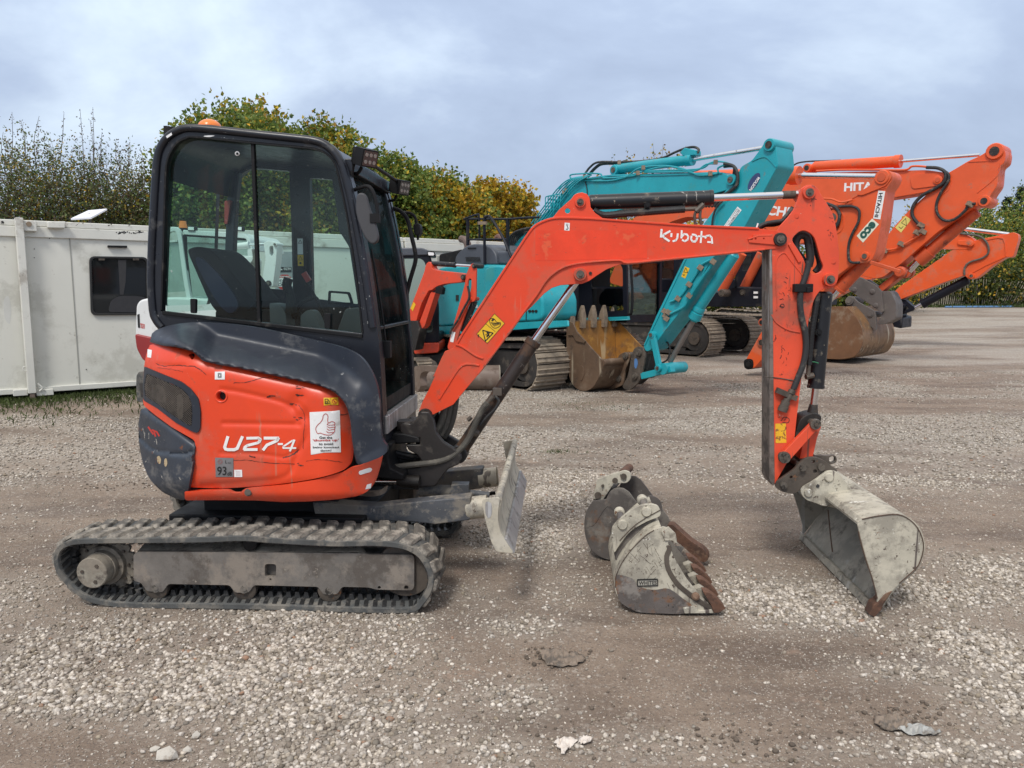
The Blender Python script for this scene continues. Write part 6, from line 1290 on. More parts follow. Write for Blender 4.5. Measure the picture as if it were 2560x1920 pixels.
# low wooded skyline
v = []; K_ = 60
hx = np.linspace(-60, 160, K_); hz_ = 6.0 + 2.2 * fbm(hx, hx * 0, .05, 3) + .8 * fbm(hx, hx * 0 + 4, .5, 2)
n_ = 26000; X = rng.uniform(-50, 150, n_); zt = np.interp(X, hx, hz_); P_ = np.stack([X, 150 + rng.uniform(-6, 6, n_), rng.random(n_) ** .7 * zt], -1)
o = leaves_mesh(P_, rng.normal(size=(n_, 3)), rng.uniform(.7, 1.4, n_), np.array([(.075, .072, .062)]) * rng.uniform(.6, 1.4, (n_, 1)), 'distant_wood', None, .9, kind='stuff', label='brown grey wood on the far skyline'); o['category'] = 'wood'
# ------------------------------------------------------------------ paling fence, blue pipe, weeds
m_pale = surf('weathered_pale', (.30, .27, .20), .85, vary=.3, vscale=3, dirt=((.14, .15, .09), .3, 3)); ff = Fr((0, 45), 2)
def fence(label, u0, u1, lean):
    c = ff.W((u0 + u1) / 2, 0, 0); T = thing('paling_fence', label, 'fence', (c.x, c.y, float(rise(c.y))), 'pale paling fence along the back of the yard'); z0 = float(rise(c.y)); n = int((u1 - u0) / .125)
    base = None
    rs = random.Random(int(u0 * 10))
    for k in range(n):
        u = u0 + k * .125; le = lean * sin(k / n * pi) * .35 + rs.uniform(-.04, .04); hgt = 1.75 + rs.uniform(-.12, .12) - abs(le) * .4
        if k < 290:
            if base is None:
                b = MB(); o_ = ff.W(0, 0, 0); b.box(Vector((0, 0, .875)) + ROOT[T.name], (.05, .02, 1.75), tap=.7); base = b.build('pale', m_pale, T); q = base
            else: q = base.copy(); col.objects.link(q); q.parent = T
            p = ff.W(u, z0, rs.uniform(-.02, .02)) - ROOT[T.name]; q.location = p; q.rotation_euler = (0, le, radians(2)); q.scale = (1, 1, hgt / 1.75)
    m = MB()
    for z in (.35, 1.35): m.tube([ff.W(u0 + k * (u1 - u0) / 12, z0 + z + .03 * sin(k * 2.1), -.015) for k in range(13)], .006, seg=4, n=2)
    m.build('wire', m_steel, T, kind='stuff')
    return T
uL = ff.uz((2255, 770))[0]; uM = ff.uz((2450, 770))[0]; uR = ff.uz((2620, 770))[0]
fence('straight run of pale paling fence behind the black linkage of the lowest orange arm', uL - 3.4, uM, .15); fence('sagging fanned out run of pale paling fence at the right edge', uM + .1, uR, 1.3)
fp0, fp1 = ground_at(2360, 776, .56), ground_at(2512, 769, .56)
T = MB().tube([Vector((p.x, p.y, float(rise(p.y)) + .05)) for p in [ff.W(ff.uz((2330, 775))[0], 0, -1.3), ff.W(ff.uz((2430, 775))[0], 0, -1.0), ff.W(ff.uz((2470, 775))[0], 0, -.9), ff.W(ff.uz((2512, 775))[0], 0, -.7)]], .055, seg=8).build('blue_pipe', surf('blue_plastic', (.10, .22, .42), .5), loc=(ff.W(ff.uz((2430, 775))[0], .56, -1)))
tag(T, 'blue plastic pipe lying along the foot of the pale fence', 'pipe')
# weeds along the cabin foot
def weeds(n, f, label, hh=(.03, .10)):
    P_ = np.array([f() for _ in range(n)]); P_[:, 2] = gheight(P_[:, 0], P_[:, 1]); d_ = rng.normal(size=(n, 3)) * .5 + np.array((0, 0, 1.0))
    o = leaves_mesh(P_, d_, rng.uniform(hh[0], hh[1], n), np.array([(.085, .115, .035)]) * rng.uniform(.5, 1.5, (n, 1)), 'grass', None, .16, kind='stuff', label=label); o['category'] = 'grass'
weeds(14000, lambda: np.array(tuple(WA.W(rng.uniform(-3.5, 5), 0, -abs(rng.normal()) ** 1.6 * .5 + .12))), 'green grass and weeds along the foot of the cabin')
weeds(2500, lambda: np.array(tuple(ff.W(rng.uniform(uL - 3, uR), 0, -abs(rng.normal()) * .5))), 'green weeds along the foot of the paling fence', (.1, .3))
def _w():
    c = [(1460, 1010, .25), (1500, 1020, .25), (1700, 880, .5), (1800, 890, .4), (30, 1040, .6), (2160, 875, .5), (1395, 1130, .08)][rng.integers(0, 7)]
    g = ground_at(c[0], c[1]); return np.array((g.x + rng.normal() * c[2] * 1.5, g.y + rng.normal() * c[2] * .6, 0))
weeds(900, _w, 'sparse green weeds in the gravel', (.015, .04))
# ------------------------------------------------------------------ helpers for the machines behind
m_teal = surf('turquoise_paint', (.014, .315, .37), .33, vary=.14, vscale=2, dirt=[((.04, .30, .30), .2, 2), (MUD, -.02, 5)], chips=((.20, .16, .12), -.10, 10))
m_tealdirty = surf('dirty_turquoise_paint', (.018, .36, .37), .4, vary=.12, vscale=2, dirt=[(MUD, .12, 4)], chips=((.20, .16, .12), .0, 10))
m_hit = surf('bright_orange_paint', (.74, .105, .026), .35, vary=.10, vscale=1.5, dirt=[((.58, .14, .065), .3, 2), (MUD, -.02, 4)], chips=((.10, .06, .04), -.12, 8))
m_hitworn = surf('worn_bright_orange', (.56, .088, .028), .45, vary=.15, vscale=3, dirt=[(MUD, .12, 4), ((.05, .035, .03), .1, 6)], chips=((.10, .06, .04), .04, 10))
m_navy = surf('dark_navy_paint', (.009, .010, .016), .45, vary=.2, dirt=((.04, .036, .032), .1, 3), spec=.25); m_greyhood = surf('grey_hood_paint', (.07, .078, .095), .45, vary=.12, dirt=((.16, .15, .14), .1, 3))
m_shoe = surf('muddy_steel_shoe', (.30, .245, .185), .85, vary=.2, vscale=4, dirt=[((.19, .155, .12), .42, 6), ((.40, .34, .27), .2, 9)], bump=(.4, 30)); m_innertrack = surf('dark_track_inside', (.035, .032, .030), .7, vary=.3, dirt=((.12, .10, .08), .25, 5))
m_brown = surf('brown_bucket_paint', (.115, .072, .045), .5, vary=.25, vscale=2.5, dirt=[((.20, .14, .095), .25, 3), ((.07, .048, .034), .25, 5)], chips=((.25, .10, .04), -.02, 12), scratch=((.34, .28, .2), .3, 10), bump=(.15, 20))
m_bronze = surf('scoured_rust_yellow', (.32, .145, .030), .5, vary=.35, vscale=2, dirt=[((.20, .105, .045), .4, 3), ((.50, .25, .05), .25, 4)], scratch=((.5, .36, .2), .4, 8), bump=(.1, 20))
m_tooth = surf('worn_tooth_steel', (.24, .18, .125), .6, vary=.25, vscale=8, dirt=((.16, .12, .09), .4, 10), bump=(.3, 30)); m_whitepaint = surf('white_machine_paint', (.66, .67, .66), .4, vary=.05, dirt=((.4, .38, .35), .05, 4)); m_dkred = surf('dark_red_paint', (.26, .025, .025), .4)
m_cabglass = glass('machine_glass', (.6, .72, .70), .9); m_redmini = surf('red_orange_paint', (.66, .065, .025), .42, vary=.12, dirt=[((.40, .09, .06), .25, 3), (MUD, .02, 5)], chips=((.10, .06, .05), -.03, 9))
def px_r(fr, p, r_px, off): return r_px * (fr.P(p, off) - CAM).length / FPX
def pcyl(fr, p0, p1, r, off, mt, par, name='cylinder', rod=None, off1=None, seg=20, collar=True):
    off1 = off if off1 is None else off1; a, b = fr.P(p0, off), fr.P(p1, off1); rr = px_r(fr, p0, r, off)
    o = MB().cyl(a, b, rr, seg=seg, prof=[(0, rr * .8), (.02, rr), (.93, rr), (.935, rr * (1.13 if collar else 1)), (1, rr * (1.13 if collar else 1))]).build(name, mt, par)
    if rod: q, r2 = rod; MB().cyl(b, fr.P(q, off1), px_r(fr, q, r2, off1), seg=16).build('rod', m_chrome, o)
    return o
def pboss(fr, p, r_px, o0, o1, mt, par, name='pin_boss', pin=m_pin):
    r = px_r(fr, p, r_px, o0); a = fr.P(p, o0); b = a + fr.n * (o1 - o0); o = MB().cyl(a, b, r, seg=20, prof=[(0, r * .9), (.05, r), (.95, r), (1, r * .9)]).build(name, mt, par)
    MB().cyl(a - fr.n * .012, a + fr.n * .01, r * .55, seg=14).build('pin', pin, o); return o
def ptube(fr, pts, r, off, mt, par, name='pipe', seg=8): return MB().tube([fr.P(p, off) for p in pts], r, seg=seg).build(name, mt, par)
def steel_track(fr, u0, u1, off0, off1, R, par, shoes=True, base=0.0, name='crawler_track', mt=None, grouser=.03):
    """a steel crawler: rounded ends of radius R between u0 and u1"""
    T_ = MB(); Ls = (u1 - u0 - 2 * R); per = 2 * Ls + 2 * pi * R
    def at(s):
        s %= per
        if s < Ls: return u0 + R + s, 0, 0
        s -= Ls
        if s < pi * R: a = s / R; return u1 - R + R * sin(a), R - R * cos(a), a
        s -= pi * R
        if s < Ls: return u1 - R - s, 2 * R - .05 * sin(pi * s / Ls), pi
        s -= Ls; a = s / R; return u0 + R - R * sin(a), R + R * cos(a), pi + a
    k = 60; pr = []
    for i in range(k): u, z, a = at(per * i / k); pr.append((u, z + base))
    def ring(inset, o): return [fr.W(u + (((u0 + u1) / 2) - u) * 0 + inset * 0, z, o) for u, z in pr]
    c = [(u0 + R + .0, u1 - R)]
    v = []; 
    for o in (off0 + .06, off1 - .06):
        for i in range(k): u, z, a = at(per * i / k); v.append(fr.W(u - sin(a) * .05, base + z + cos(a) * .05, o))
    T_.add(v, [[i, (i + 1) % k, (i + 1) % k + k, i + k] for i in range(k)] )
    v2 = []
    for o in (off0 + .06, off1 - .06):
        for i in range(k): u, z, a = at(per * i / k); v2.append(fr.W(u - sin(a) * .13, base + z + cos(a) * .13, o))
    T_.add(v2, [[i, i + k, (i + 1) % k + k, (i + 1) % k] for i in range(k)]); T_.add(v[:k] + v2[:k], [[i, i + k, (i + 1) % k + k, (i + 1) % k] for i in range(k)])
    tr = T_.build(name, mt or m_innertrack, par)
    fm = MB().fbox(fr, u0 + R * .7, u1 - R * .9, base + .20, base + 2 * R - .18, off0 + .10, off1 - .10); fm.build('track_frame', m_innertrack, tr, bevel=.03)
    for u in (u0 + R, u1 - R): a = fr.W(u, base + R, off0 + .08); MB().cyl(a, a + fr.n * (off1 - off0 - .16), R - .14, seg=28).build('wheel', m_innertrack, tr); MB().cyl(a - fr.n * .04, a, R * .35, seg=20).build('hub', m_steel, tr)
    for j in range(5): a = fr.W(u0 + R + Ls * (j + .5) / 5, base + .16, off0 + .12); MB().cyl(a, a + fr.n * (off1 - off0 - .2), .09, seg=14).build('roller', m_innertrack, tr)
    n = int(per / .18); sp = per / n
    def shoe(mb):
        w = sp * .47; hh = [( -w, 0), (-w, .018), (-w * .8, .018), (-w * .72, .018 + grouser), (-w * .58, .018 + grouser), (-w * .5, .018), (w * .1, .018), (w * .16, .018 + grouser * .8), (w * .3, .018 + grouser * .8), (w * .36, .018), (w, .018), (w, 0)]
        K = len(hh); v = [Vector((a, o, h)) for o in (off0, off1) for a, h in hh]; mb.add(v, [list(range(K)), list(range(K, 2 * K))[::-1]] + [[(i + 1) % K, i, i + K, (i + 1) % K + K] for i in range(K)])
    base_o = None
    mt_s = m_shoe
    st = MB()
    for i in range(n):
        u, z, a = at(i * sp + .04)
        # outward direction: down on the lower run, turns with the belt
        t = Vector((cos(a), sin(a))); nn = Vector((sin(a), -cos(a)))
        Mx = Matrix((tuple(fr.d * t.x + Vector((0, 0, t.y))), tuple(fr.n), tuple(fr.d * nn.x + Vector((0, 0, nn.y))))).transposed()
        pos = fr.O + fr.d * u + Vector((0, 0, z + base))
        if shoes:
            if base_o is None:
                b = MB(); shoe(b); b.v = [v + ROOT[par.name] for v in b.v]; base_o = b.build('shoe', mt_s, tr); q = base_o
            else: q = base_o.copy(); col.objects.link(q); q.parent = tr
            q.matrix_local = Matrix.Translation(pos - ROOT[par.name]) @ Mx.to_4x4()
        else:
            b = MB(); shoe(b); st.add([pos + Mx @ v for v in b.v], b.f)
    if not shoes: st.build('shoe', mt_s, tr, kind='stuff')
    return tr
def open_bucket(fr, prof, o0, o1, th, mt_out, mt_in, par, label=None, name='bucket'):
    """prof: traced profile of the shell from lip to hinge edge, an open curve"""
    uz = [fr.uz(p, o0) for p in prof]; n = len(uz); c = Vector((sum(a for a, b in uz) / n, sum(b for a, b in uz) / n)); v = []
    for lay, o in ((0, o0), (0, o1), (1, o1), (1, o0)):
        for u, z in uz: q = Vector((u, z)); q = q + (c - q).normalized() * (th if lay else 0); v.append(fr.W(q.x, q.y, o))
    f = [[l * n + i, l * n + i + 1, ((l + 1) % 4) * n + i + 1, ((l + 1) % 4) * n + i] for l in range(4) for i in range(n - 1)] + [[0, n, 2 * n, 3 * n], [n - 1, 4 * n - 1, 3 * n - 1, 2 * n - 1]]
    B_ = MB().add(v, f).build(name, mt_out, par, ang=35, label=label); v = []
    for o in (o0 + .01, o1 - .01):
        for u, z in uz: q = Vector((u, z)); q = q + (c - q).normalized() * (th + .003); v.append(fr.W(q.x, q.y, o))
    MB().add(v, [[i, i + 1, n + i + 1, n + i] for i in range(n - 1)]).build('lining', mt_in, B_, ang=35)
    for o, mt in ((o0 - th, mt_out), (o1, mt_in)):
        w = [fr.W(u, z, o) for u, z in uz]; MB().add(w + [q + fr.n * th for q in w], [list(range(n)), list(range(n, 2 * n))[::-1]] + [[(i + 1) % n, i, i + n, (i + 1) % n + n] for i in range(n)]).build('side_plate', mt, B_)
    return B_, uz
# ------------------------------------------------------------------ turquoise excavator
gB = ground_at(1500, 976); TE = Fr((gB.x + .35, gB.y + .1), -50)
TX = thing('excavator', 'large turquoise excavator with a brown five toothed bucket, standing in front of the cabins', 'excavator', tuple(TE.W(-3.2, 0, .3)))
TB0, TB1 = -.18, .20
tb = H((-60, 800), (60, 690), (140, 600), (250, 440), (340, 392), (600, 352), (1050, 345), (1550, 328), (1640, 400), (1620, 470), (1560, 490), (1300, 560), (700, 640), (400, 760), (150, 1000), (-100, 1300), (-500, 1500), (-600, 1400))
TBo = MB().prism(TE, fillet(tb, 30, 4), TB0, TB1).build('boom', m_teal, TX, bevel=.012)
ta = H((1880, 112), (1900, 66), (1944, 52), (1984, 80), (1998, 180), (2008, 285), (1975, 335), (1730, 790)) + M((1300, 130), (1080, 520), (960, 700), (800, 900), (720, 1010), (640, 1115), (590, 1135), (556, 1070), (700, 740), (1010, 100)) + H((1390, 760), (1480, 640), (1560, 500), (1650, 400), (1700, 285), (1790, 235))
TAr = MB().prism(TE, fillet(ta, 8, 3), TB0 - .01, TB1 + .01).build('arm', m_teal, TX, bevel=.010)
MB().strip(TE, spl(H((1790, 240), (1900, 205), (1990, 290)), 4), 3, TB0 - .02, TB0).build('weld_rib', m_teal, TAr); MB().strip(TE, M((1020, 120), (870, 430), (700, 790), (570, 1060)), 3, TB0 - .022, TB1 + .02).build('edge_flange', m_teal, TAr)
MB().strip(TE, H((360, 398), (600, 362), (1050, 356), (1540, 338)), 3, TB0 - .015, TB1 + .015).build('edge_flange', m_teal, TBo)
pboss(TE, H((1930, 105))[0], 15, TB0 - .05, TB1 + .05, m_teal, TAr, pin=m_grease); pboss(TE, H((1612, 395))[0], 13, TB0 - .05, TB1 + .05, m_teal, TBo)
dc = pcyl(TE, H((640, 312))[0], H((1300, 228))[0], 11.5, .0, m_teal, TX, 'dipper_cylinder', rod=(H((1885, 132))[0], 5.2)); pboss(TE, H((640, 315))[0], 12, -.10, .12, m_teal, dc)
m = MB().tube([TE.P(p, 0) for p in H((400, 355), (450, 290), (520, 250), (700, 250), (900, 240), (1050, 215), (1150, 170), (1240, 135), (1310, 125), (1350, 145), (1340, 175))], .018, seg=8); m.tube([TE.P(p, .06) for p in H((430, 370), (490, 300), (560, 262), (720, 262))], .026, seg=8); m.build('hose', m_hose, dc)
MB().prism(TE, H((1190, 170), (1230, 130), (1320, 150), (1320, 190), (1220, 200)), -.06, .08).build('valve_block', m_teal, dc, bevel=.01)
# piping on the boom
def pp(*pts, r=.013, off=-.2, name='pipe'): ptube(TE, H(*pts), r, off, m_teal, TX, name, 6)
pp((290, 385), (300, 352), (520, 345), (560, 378), (740, 372), (860, 300), (1080, 280), (1250, 315), (1340, 358), (1430, 358)); pp((190, 470), (330, 378), (400, 402), (600, 405), (720, 382), (830, 345), (1080, 285), (1260, 330), (1360, 352), (1500, 345), (1510, 300), (1570, 270)); pp((560, 385), (800, 365), (900, 325), (1330, 310), (1440, 260), (1500, 245), (1580, 255), (1640, 285))
pp((900, 335), (1200, 330), (1330, 320), (1410, 270), (1480, 262))
for k in range(6): pp((-40 + k * 26, 760 - k * 6), (80 + k * 28, 600 - k * 8), (170 + k * 26, 480 - k * 4), (260 + k * 22, 400), (360 + k * 20, 372 - k * 3), r=.011, off=-.20 - k * .01)
for k in range(4):
    x = 80 + k * 22; y = 545 - k * 4; pp((x, y + 110), (x - 2, y + 10), (x + 10, y - 10), (x + 50, y - 15), (x + 60, y + 20), (x + 40 + k * 2, y + 110), r=.010, off=-.24)
m = MB(); 
for p in H((402, 372), (690, 252), (890, 296), (845, 340), (1445, 345), (1490, 250), (250, 480), (230, 500)): m.box(TE.P(p, -.22), (.05, .04, .06))
m.build('pipe_clamp', m_tooth, TX, kind='stuff')
for k in range(4): MB().tube([TE.P(p, -.22 + k * .05) for p in H((1560, 262 + k * 8), (1640, 285), (1672 - k * 10, 350), (1665 - k * 14, 440), (1600 - k * 14, 500), (1540 - k * 20, 540), (1480 - k * 25, 620))], .022, seg=8).build('arm_hose', m_hose, TX)
MB().tube([TE.P(p, -.24) for p in H((1560, 560), (1500, 620), (1470, 700), (1460, 780))], .015).build('thin_hose', m_hose, TX)
MB().tube([TE.P(p, TB0 - .01) for p in H((405, 400), (422, 470), (425, 560))], .008).build('cable', m_hose, TBo)
S_ = TB0 - .0125
cc = H((1808, 412))[0]; el = []
for k in range(28): a = 2 * pi * k / 28; x, y = 25 * cos(a), 10.5 * sin(a); ang = -1.02; el.append((cc[0] + x * cos(ang) - y * sin(ang), cc[1] + x * sin(ang) + y * cos(ang)))
so_ = MB().flat(TE, el, S_).build('oval_sticker', surf('navy_sticker', (.035, .055, .15), .4), TAr); m = MB(); add_text(m, TE, 'MOLSON', H((1840, 372), (1766, 480), (1786, 492), (1860, 382)), S_ - .003, .03); m.build('dealer_lettering', m_white, so_)
so_ = MB().flat(TE, H((1555, 785), (1672, 618), (1706, 648), (1596, 790)), S_).build('strip_sticker', m_white, TAr); m = MB(); add_text(m, TE, 'AUTOMATIC', H((1680, 638), (1588, 772), (1602, 784), (1698, 650)), S_ - .003, .02); add_text(m, TE, 'Safety Pin', H((1666, 630), (1566, 772), (1576, 776), (1676, 636)), S_ - .003, .0); m.build('sticker_lettering', surf('grey_print', (.25, .27, .27), .5), so_)
so_ = MB().flat(TE, M((1015, 200), (1065, 222), (1018, 332), (974, 312)), S_).build('warning_sticker', m_yellow, TAr); m = MB(); m.ribbon(TE, M((1024, 215), (1045, 270), (1000, 262)), 1.1, S_ - .003, True); m.ribbon(TE, M((990, 285), (1000, 300), (1012, 290)), 1.4, S_ - .003); m.build('warning_mark', m_blk, so_)
for pts in (((1290, 130), (1200, 180), (1165, 240), (1060, 400), (950, 540), (850, 590)), ((1330, 150), (1250, 260), (1060, 540), (1000, 640), (870, 710), (800, 740)), ((1300, 200), (1220, 300), (1060, 510))): ptube(TE, M(*pts), .016, S_ - .02, m_teal, TX, 'pipe', 6)
m = MB()
for p in M((1180, 215), (1058, 398), (936, 552), (1320, 150), (1060, 520), (800, 740), (830, 700), (790, 690), (810, 770)): m.box(TE.P(p, S_ - .03), (.07, .05, .07), Matrix.Rotation(.6, 3, 'Y'))
m.build('pipe_clamp', m_tooth, TAr, kind='stuff')
bc_ = pcyl(TE, M((1560, 60))[0], M((1180, 640))[0], 13.5, .0, m_teal, TX, 'bucket_cylinder', collar=False); a_, b_ = TE.P(M((1180, 640))[0], 0), TE.P(M((1105, 790))[0], 0); rr = px_r(TE, M((1130, 720))[0], 15, 0); MB().cyl(a_, b_, rr, seg=22, prof=[(0, rr * .9), (.1, rr), (.3, rr), (.32, rr * .92), (.4, rr * .92), (.42, rr * 1.08), (.85, rr * 1.08), (.9, rr * .8), (1, rr * .7)]).build('gland', m_teal, bc_)
MB().cyl(b_, TE.P(M((850, 1245))[0], 0), px_r(TE, M((900, 1100))[0], 6.5, 0), seg=14).build('rod', surf('dull_rod', (.22, .20, .19), .35, metal=.6), bc_)
def bar(fr, p0, p1, w, o0, o1, mt, par, name): return MB().strip(fr, [p0, p1], w, o0, o1).build(name, mt, par, bevel=.008)
bar(TE, M((650, 950))[0], M((725, 1310))[0], 12, TB0 - .09, TB0 - .04, m_teal, TX, 'side_link'); bar(TE, M((650, 950))[0], M((725, 1310))[0], 12, TB1 + .04, TB1 + .09, m_teal, TX, 'side_link')
bar(TE, M((530, 1400))[0], M((860, 1320))[0], 16, TB0 - .02, TB0 + .08, m_teal, TX, 'hitch_link'); bar(TE, M((530, 1400))[0], M((860, 1320))[0], 16, TB1 - .08, TB1, m_teal, TX, 'hitch_link')
a_ = TE.P(M((770, 1320))[0], TB0 - .06); MB().cyl(a_, a_ + TE.n * .50, .085, seg=20).build('link_tube', m_teal, TX); pboss(TE, M((640, 950))[0], 9, TB0 - .1, TB1 + .1, m_teal, TAr); pboss(TE, M((712, 1312))[0], 9, TB0 - .11, TB1 + .1, m_teal, TX)
MB().tube([TE.P(p, .05) for p in M((740, 1080), (770, 1020), (830, 1040), (850, 1130), (820, 1220), (750, 1260))], .014).build('hose_loop', m_hose, TX); MB().tube([TE.P(p, -.1) for p in M((700, 1140), (640, 1200), (610, 1300), (570, 1335), (545, 1320))], .010).build('thin_hose', m_hose, TX)
hp = fillet(M((430, 1170), (460, 1090), (520, 1070), (570, 1110), (580, 1180), (540, 1400), (500, 1480), (420, 1545), (360, 1550), (325, 1510), (390, 1400)), 10, 4)
QT = MB().prism(TE, hp, -.20, -.16).build('quick_hitch', m_steel, TX, bevel=.008); MB().prism(TE, hp, .18, .22).build('hitch_plate', m_steel, QT, bevel=.008); MB().prism(TE, M((420, 1200), (560, 1120), (530, 1380), (400, 1500)), -.16, .18).build('hitch_core', m_grease, QT)
for x, y in ((500, 1145), (455, 1400)): pboss(TE, M((x, y))[0], 9, -.24, .24, m_steel, QT)
MB().flat(TE, spl(M((465, 1215), (490, 1210), (500, 1260), (480, 1315), (462, 1290)), 4, True), -.203).build('blue_mark', surf('blue_paint_mark', (.08, .18, .38), .5), QT)
# its bucket
bp = spl(J((1215, 555), (1213, 640), (1214, 760), (1224, 900), (1246, 980), (1290, 1030), (1340, 1042), (1390, 1020), (1430, 960), (1458, 890), (1458, 830)), 4)
kb = -.60; BK, uzb = open_bucket(TE, bp, kb, kb + 1.12, .022, m_brown, m_bronze, TX, 'brown digging bucket with five upright teeth and scoured yellow inside')
lip = TE.P(J((1216, 560))[0], kb)
# pieces of the near side: cutter bar, round patch
MB().prism(TE, J((1214, 560), (1250, 572), (1278, 640), (1335, 700), (1325, 712), (1270, 700), (1250, 660), (1216, 660)), kb - .05, kb - .022).build('side_cutter', m_brown, BK, bevel=.006)
MB().prism(TE, [(x, y) for x, y in spl(J((1305, 868), (1322, 880), (1328, 920), (1315, 965), (1300, 970), (1284, 930), (1288, 885)), 4, True)], kb - .032, kb - .022).build('wear_patch', m_brown, BK, bevel=.003)
m_ = None
for k in range(5):
    o = kb + .02 + k * (1.12 - .10) / 4; c = TE.P(J((1216, 562))[0], kb); c = c + TE.n * (o - kb); b = MB(); zt = (TE.P(J((1235, 455))[0], kb) - TE.P(J((1235, 560))[0], kb)).z
    pts = [(-.07, -.10), (-.085, .05), (-.05, zt * .55), (-.018, zt), (.0, zt + .01), (.012, zt), (.03, zt * .5), (.045, .05), (.03, -.12)]
    K = len(pts); v = [c + TE.d * (x + .02) + Vector((0, 0, z)) + TE.n * (y + (.02 if z > zt * .7 else 0) * (1 if y < .04 else -1)) for y in (-.015, .085) for x, z in pts]; b.add(v, [list(range(K))[::-1], list(range(K, 2 * K))] + [[i, (i + 1) % K, (i + 1) % K + K, i + K] for i in range(K)]); b.build('tooth', m_tooth, BK, bevel=.006)
a_ = TE.P(J((1450, 850))[0], kb); MB().cyl(a_, a_ + TE.n * 1.12, .06, seg=16).build('hinge_tube', m_brown, BK)
ep = fillet(J((1560, 800), (1600, 775), (1640, 775), (1645, 820), (1610, 900), (1600, 1000), (1520, 1035), (1480, 1030), (1430, 1040), (1460, 960), (1560, 880)), 8, 3)
for o in (-.14, .14): e_ = MB().prism(TE, ep, o, o + .035).build('bucket_ear', m_brown, BK, bevel=.006)
pboss(TE, J((1608, 803))[0], 9, -.17, .2, m_steel, BK); pboss(TE, J((1560, 958))[0], 9, -.17, .2, m_steel, BK)
# house, cab, tracks
def fboxpx(fr, p0, p1, o0, o1, mt, par, name, bevel=.02, at=None):
    (ua, za), (ub, zb_) = fr.uz(p0, o0 if at is None else at), fr.uz(p1, o0 if at is None else at); return MB().fbox(fr, min(ua, ub), max(ua, ub), min(za, zb_), max(za, zb_), o0, o1).build(name, mt, par, bevel=bevel)
uF = TE.uz(J((1040, 600))[0], -1.2)[0]; uBk = uF - 3.0
HO = MB().prism(TE, fillet(J((300, 190), (620, 168), (790, 172), (900, 230), (1000, 320), (1040, 400), (1040, 560), (300, 600)), 20, 5), -1.22, -.45).build('engine_housing', m_teal, TX, bevel=.05, seg=3)
MB().prism(TE, fillet(J((630, 200), (700, 175), (770, 180), (860, 240), (880, 330), (820, 520), (640, 540)), 40, 6), -1.27, -1.2).build('rounded_cover', m_teal, HO, bevel=.05, seg=3)
MB().prism(TE, J((300, 600), (1040, 560), (1215, 555), (1218, 600), (1080, 612), (300, 660)), -1.26, -1.22).build('side_skirt', m_teal, TX, bevel=.02); m = MB()
for x in (950, 972, 994): m.prism(TE, circ(J((x, 492))[0], 3.5, 8), -1.232, -1.222)
m.prism(TE, J((440, 380), (458, 380), (458, 420), (440, 420)), -1.232, -1.222); m.build('vent_hole', m_blk, HO, kind='stuff')
m = MB(); add_text(m, TE, 'AR', J((570, 472), (594, 471), (594, 449), (574, 450)), -1.278, .02); m.build('model_lettering', m_white, HO); MB().flat(TE, J((560, 474), (610, 473), (610, 478), (560, 479)), -1.278).build('stripe', m_blk, HO)
MB().strip(TE, J((930, 420), (925, 555)), 1.2, -1.23, -1.22).build('door_joint', m_blk, HO)
hd = spl(D((712, 612), (715, 560), (745, 520), (800, 480), (870, 470), (950, 490), (990, 540), (1000, 612)), 4)
EH = MB().prism(TE, hd, -1.15, -.2).build('engine_hood', m_greyhood, TX, bevel=.05, seg=3); MB().prism(TE, D((990, 520), (1080, 520), (1105, 612), (990, 612)), -1.1, -.2).build('filter_box', m_greyhood, TX, bevel=.04)
MB().prism(TE, fillet(D((600, 540), (760, 505), (770, 612), (600, 612)), 6), -1.1, .5).build('rear_hood', m_black, EH, bevel=.03)
m = MB()
for k in range(11): m.strip(TE, D((785 + k * 9, 560), (793 + k * 9, 592)), 1.1, -1.17, -1.16)
for k in range(8): m.strip(TE, D((803 + k * 7, 494), (800 + k * 7, 506)), 1.1, -1.17, -1.16)
m.build('hood_slots', m_blk, EH, kind='stuff')
MB().tube([TE.P(p, -.4) for p in D((755, 435), (785, 445), (800, 480), (800, 520))], .07).build('exhaust_pipe', surf('rusty_exhaust', (.13, .09, .075), .7), TX); MB().tube([TE.P(p, .3) for p in D((1000, 430), (1020, 420), (1030, 440))], .06).build('exhaust_tip', surf('rust_tip', (.14, .07, .055), .7), TX)
def rail(pts, off, r=.022, off1=None): 
    n = len(pts); return MB().tube([TE.P(p, off + ((off1 or off) - off) * i / (n - 1)) for i, p in enumerate(pts)], r, seg=8).build('handrail', m_navy, TX)
rail(D((800, 480), (800, 300)), -1.0, .03); rail(D((1078, 560), (1076, 295)), -1.0, .03); rail(D((775, 300), (860, 296), (1076, 298), (1180, 290), (1290, 285)), -1.0, .018); rail(D((800, 440), (1080, 438)), -1.0, .018)
rail(D((775, 298), (862, 268), (878, 285), (880, 430)), -1.2, .018); rail(D((918, 610), (916, 320), (930, 282), (960, 290), (1040, 420), (1100, 560)), -1.2, .024); MB().prism(TE, D((868, 314), (926, 314), (926, 336), (868, 336)), -1.23, -1.2).build('rail_clamp', m_tooth, TX)
for k in range(6): MB().tube([TE.P(p, -.35 + k * .07) for p in D((1110 + k * 8, 560), (1085 + k * 14, 470), (1100 + k * 12, 410 + k * 4), (1160 + k * 6, 375 + k * 6), (1230, 360 + k * 12))], .02, seg=7).build('boom_hose', m_hose, TX)
for k in range(9):
    ptube(TE, J((1060 + k * 17, 300 + 4 * k), (1050 + k * 17, 420), (1062 + k * 16, 540)), .022 if k % 3 else .03, -.45 - (k % 3) * .06, m_teal if k % 2 else m_hose, TX, 'valve_pipe', 6)
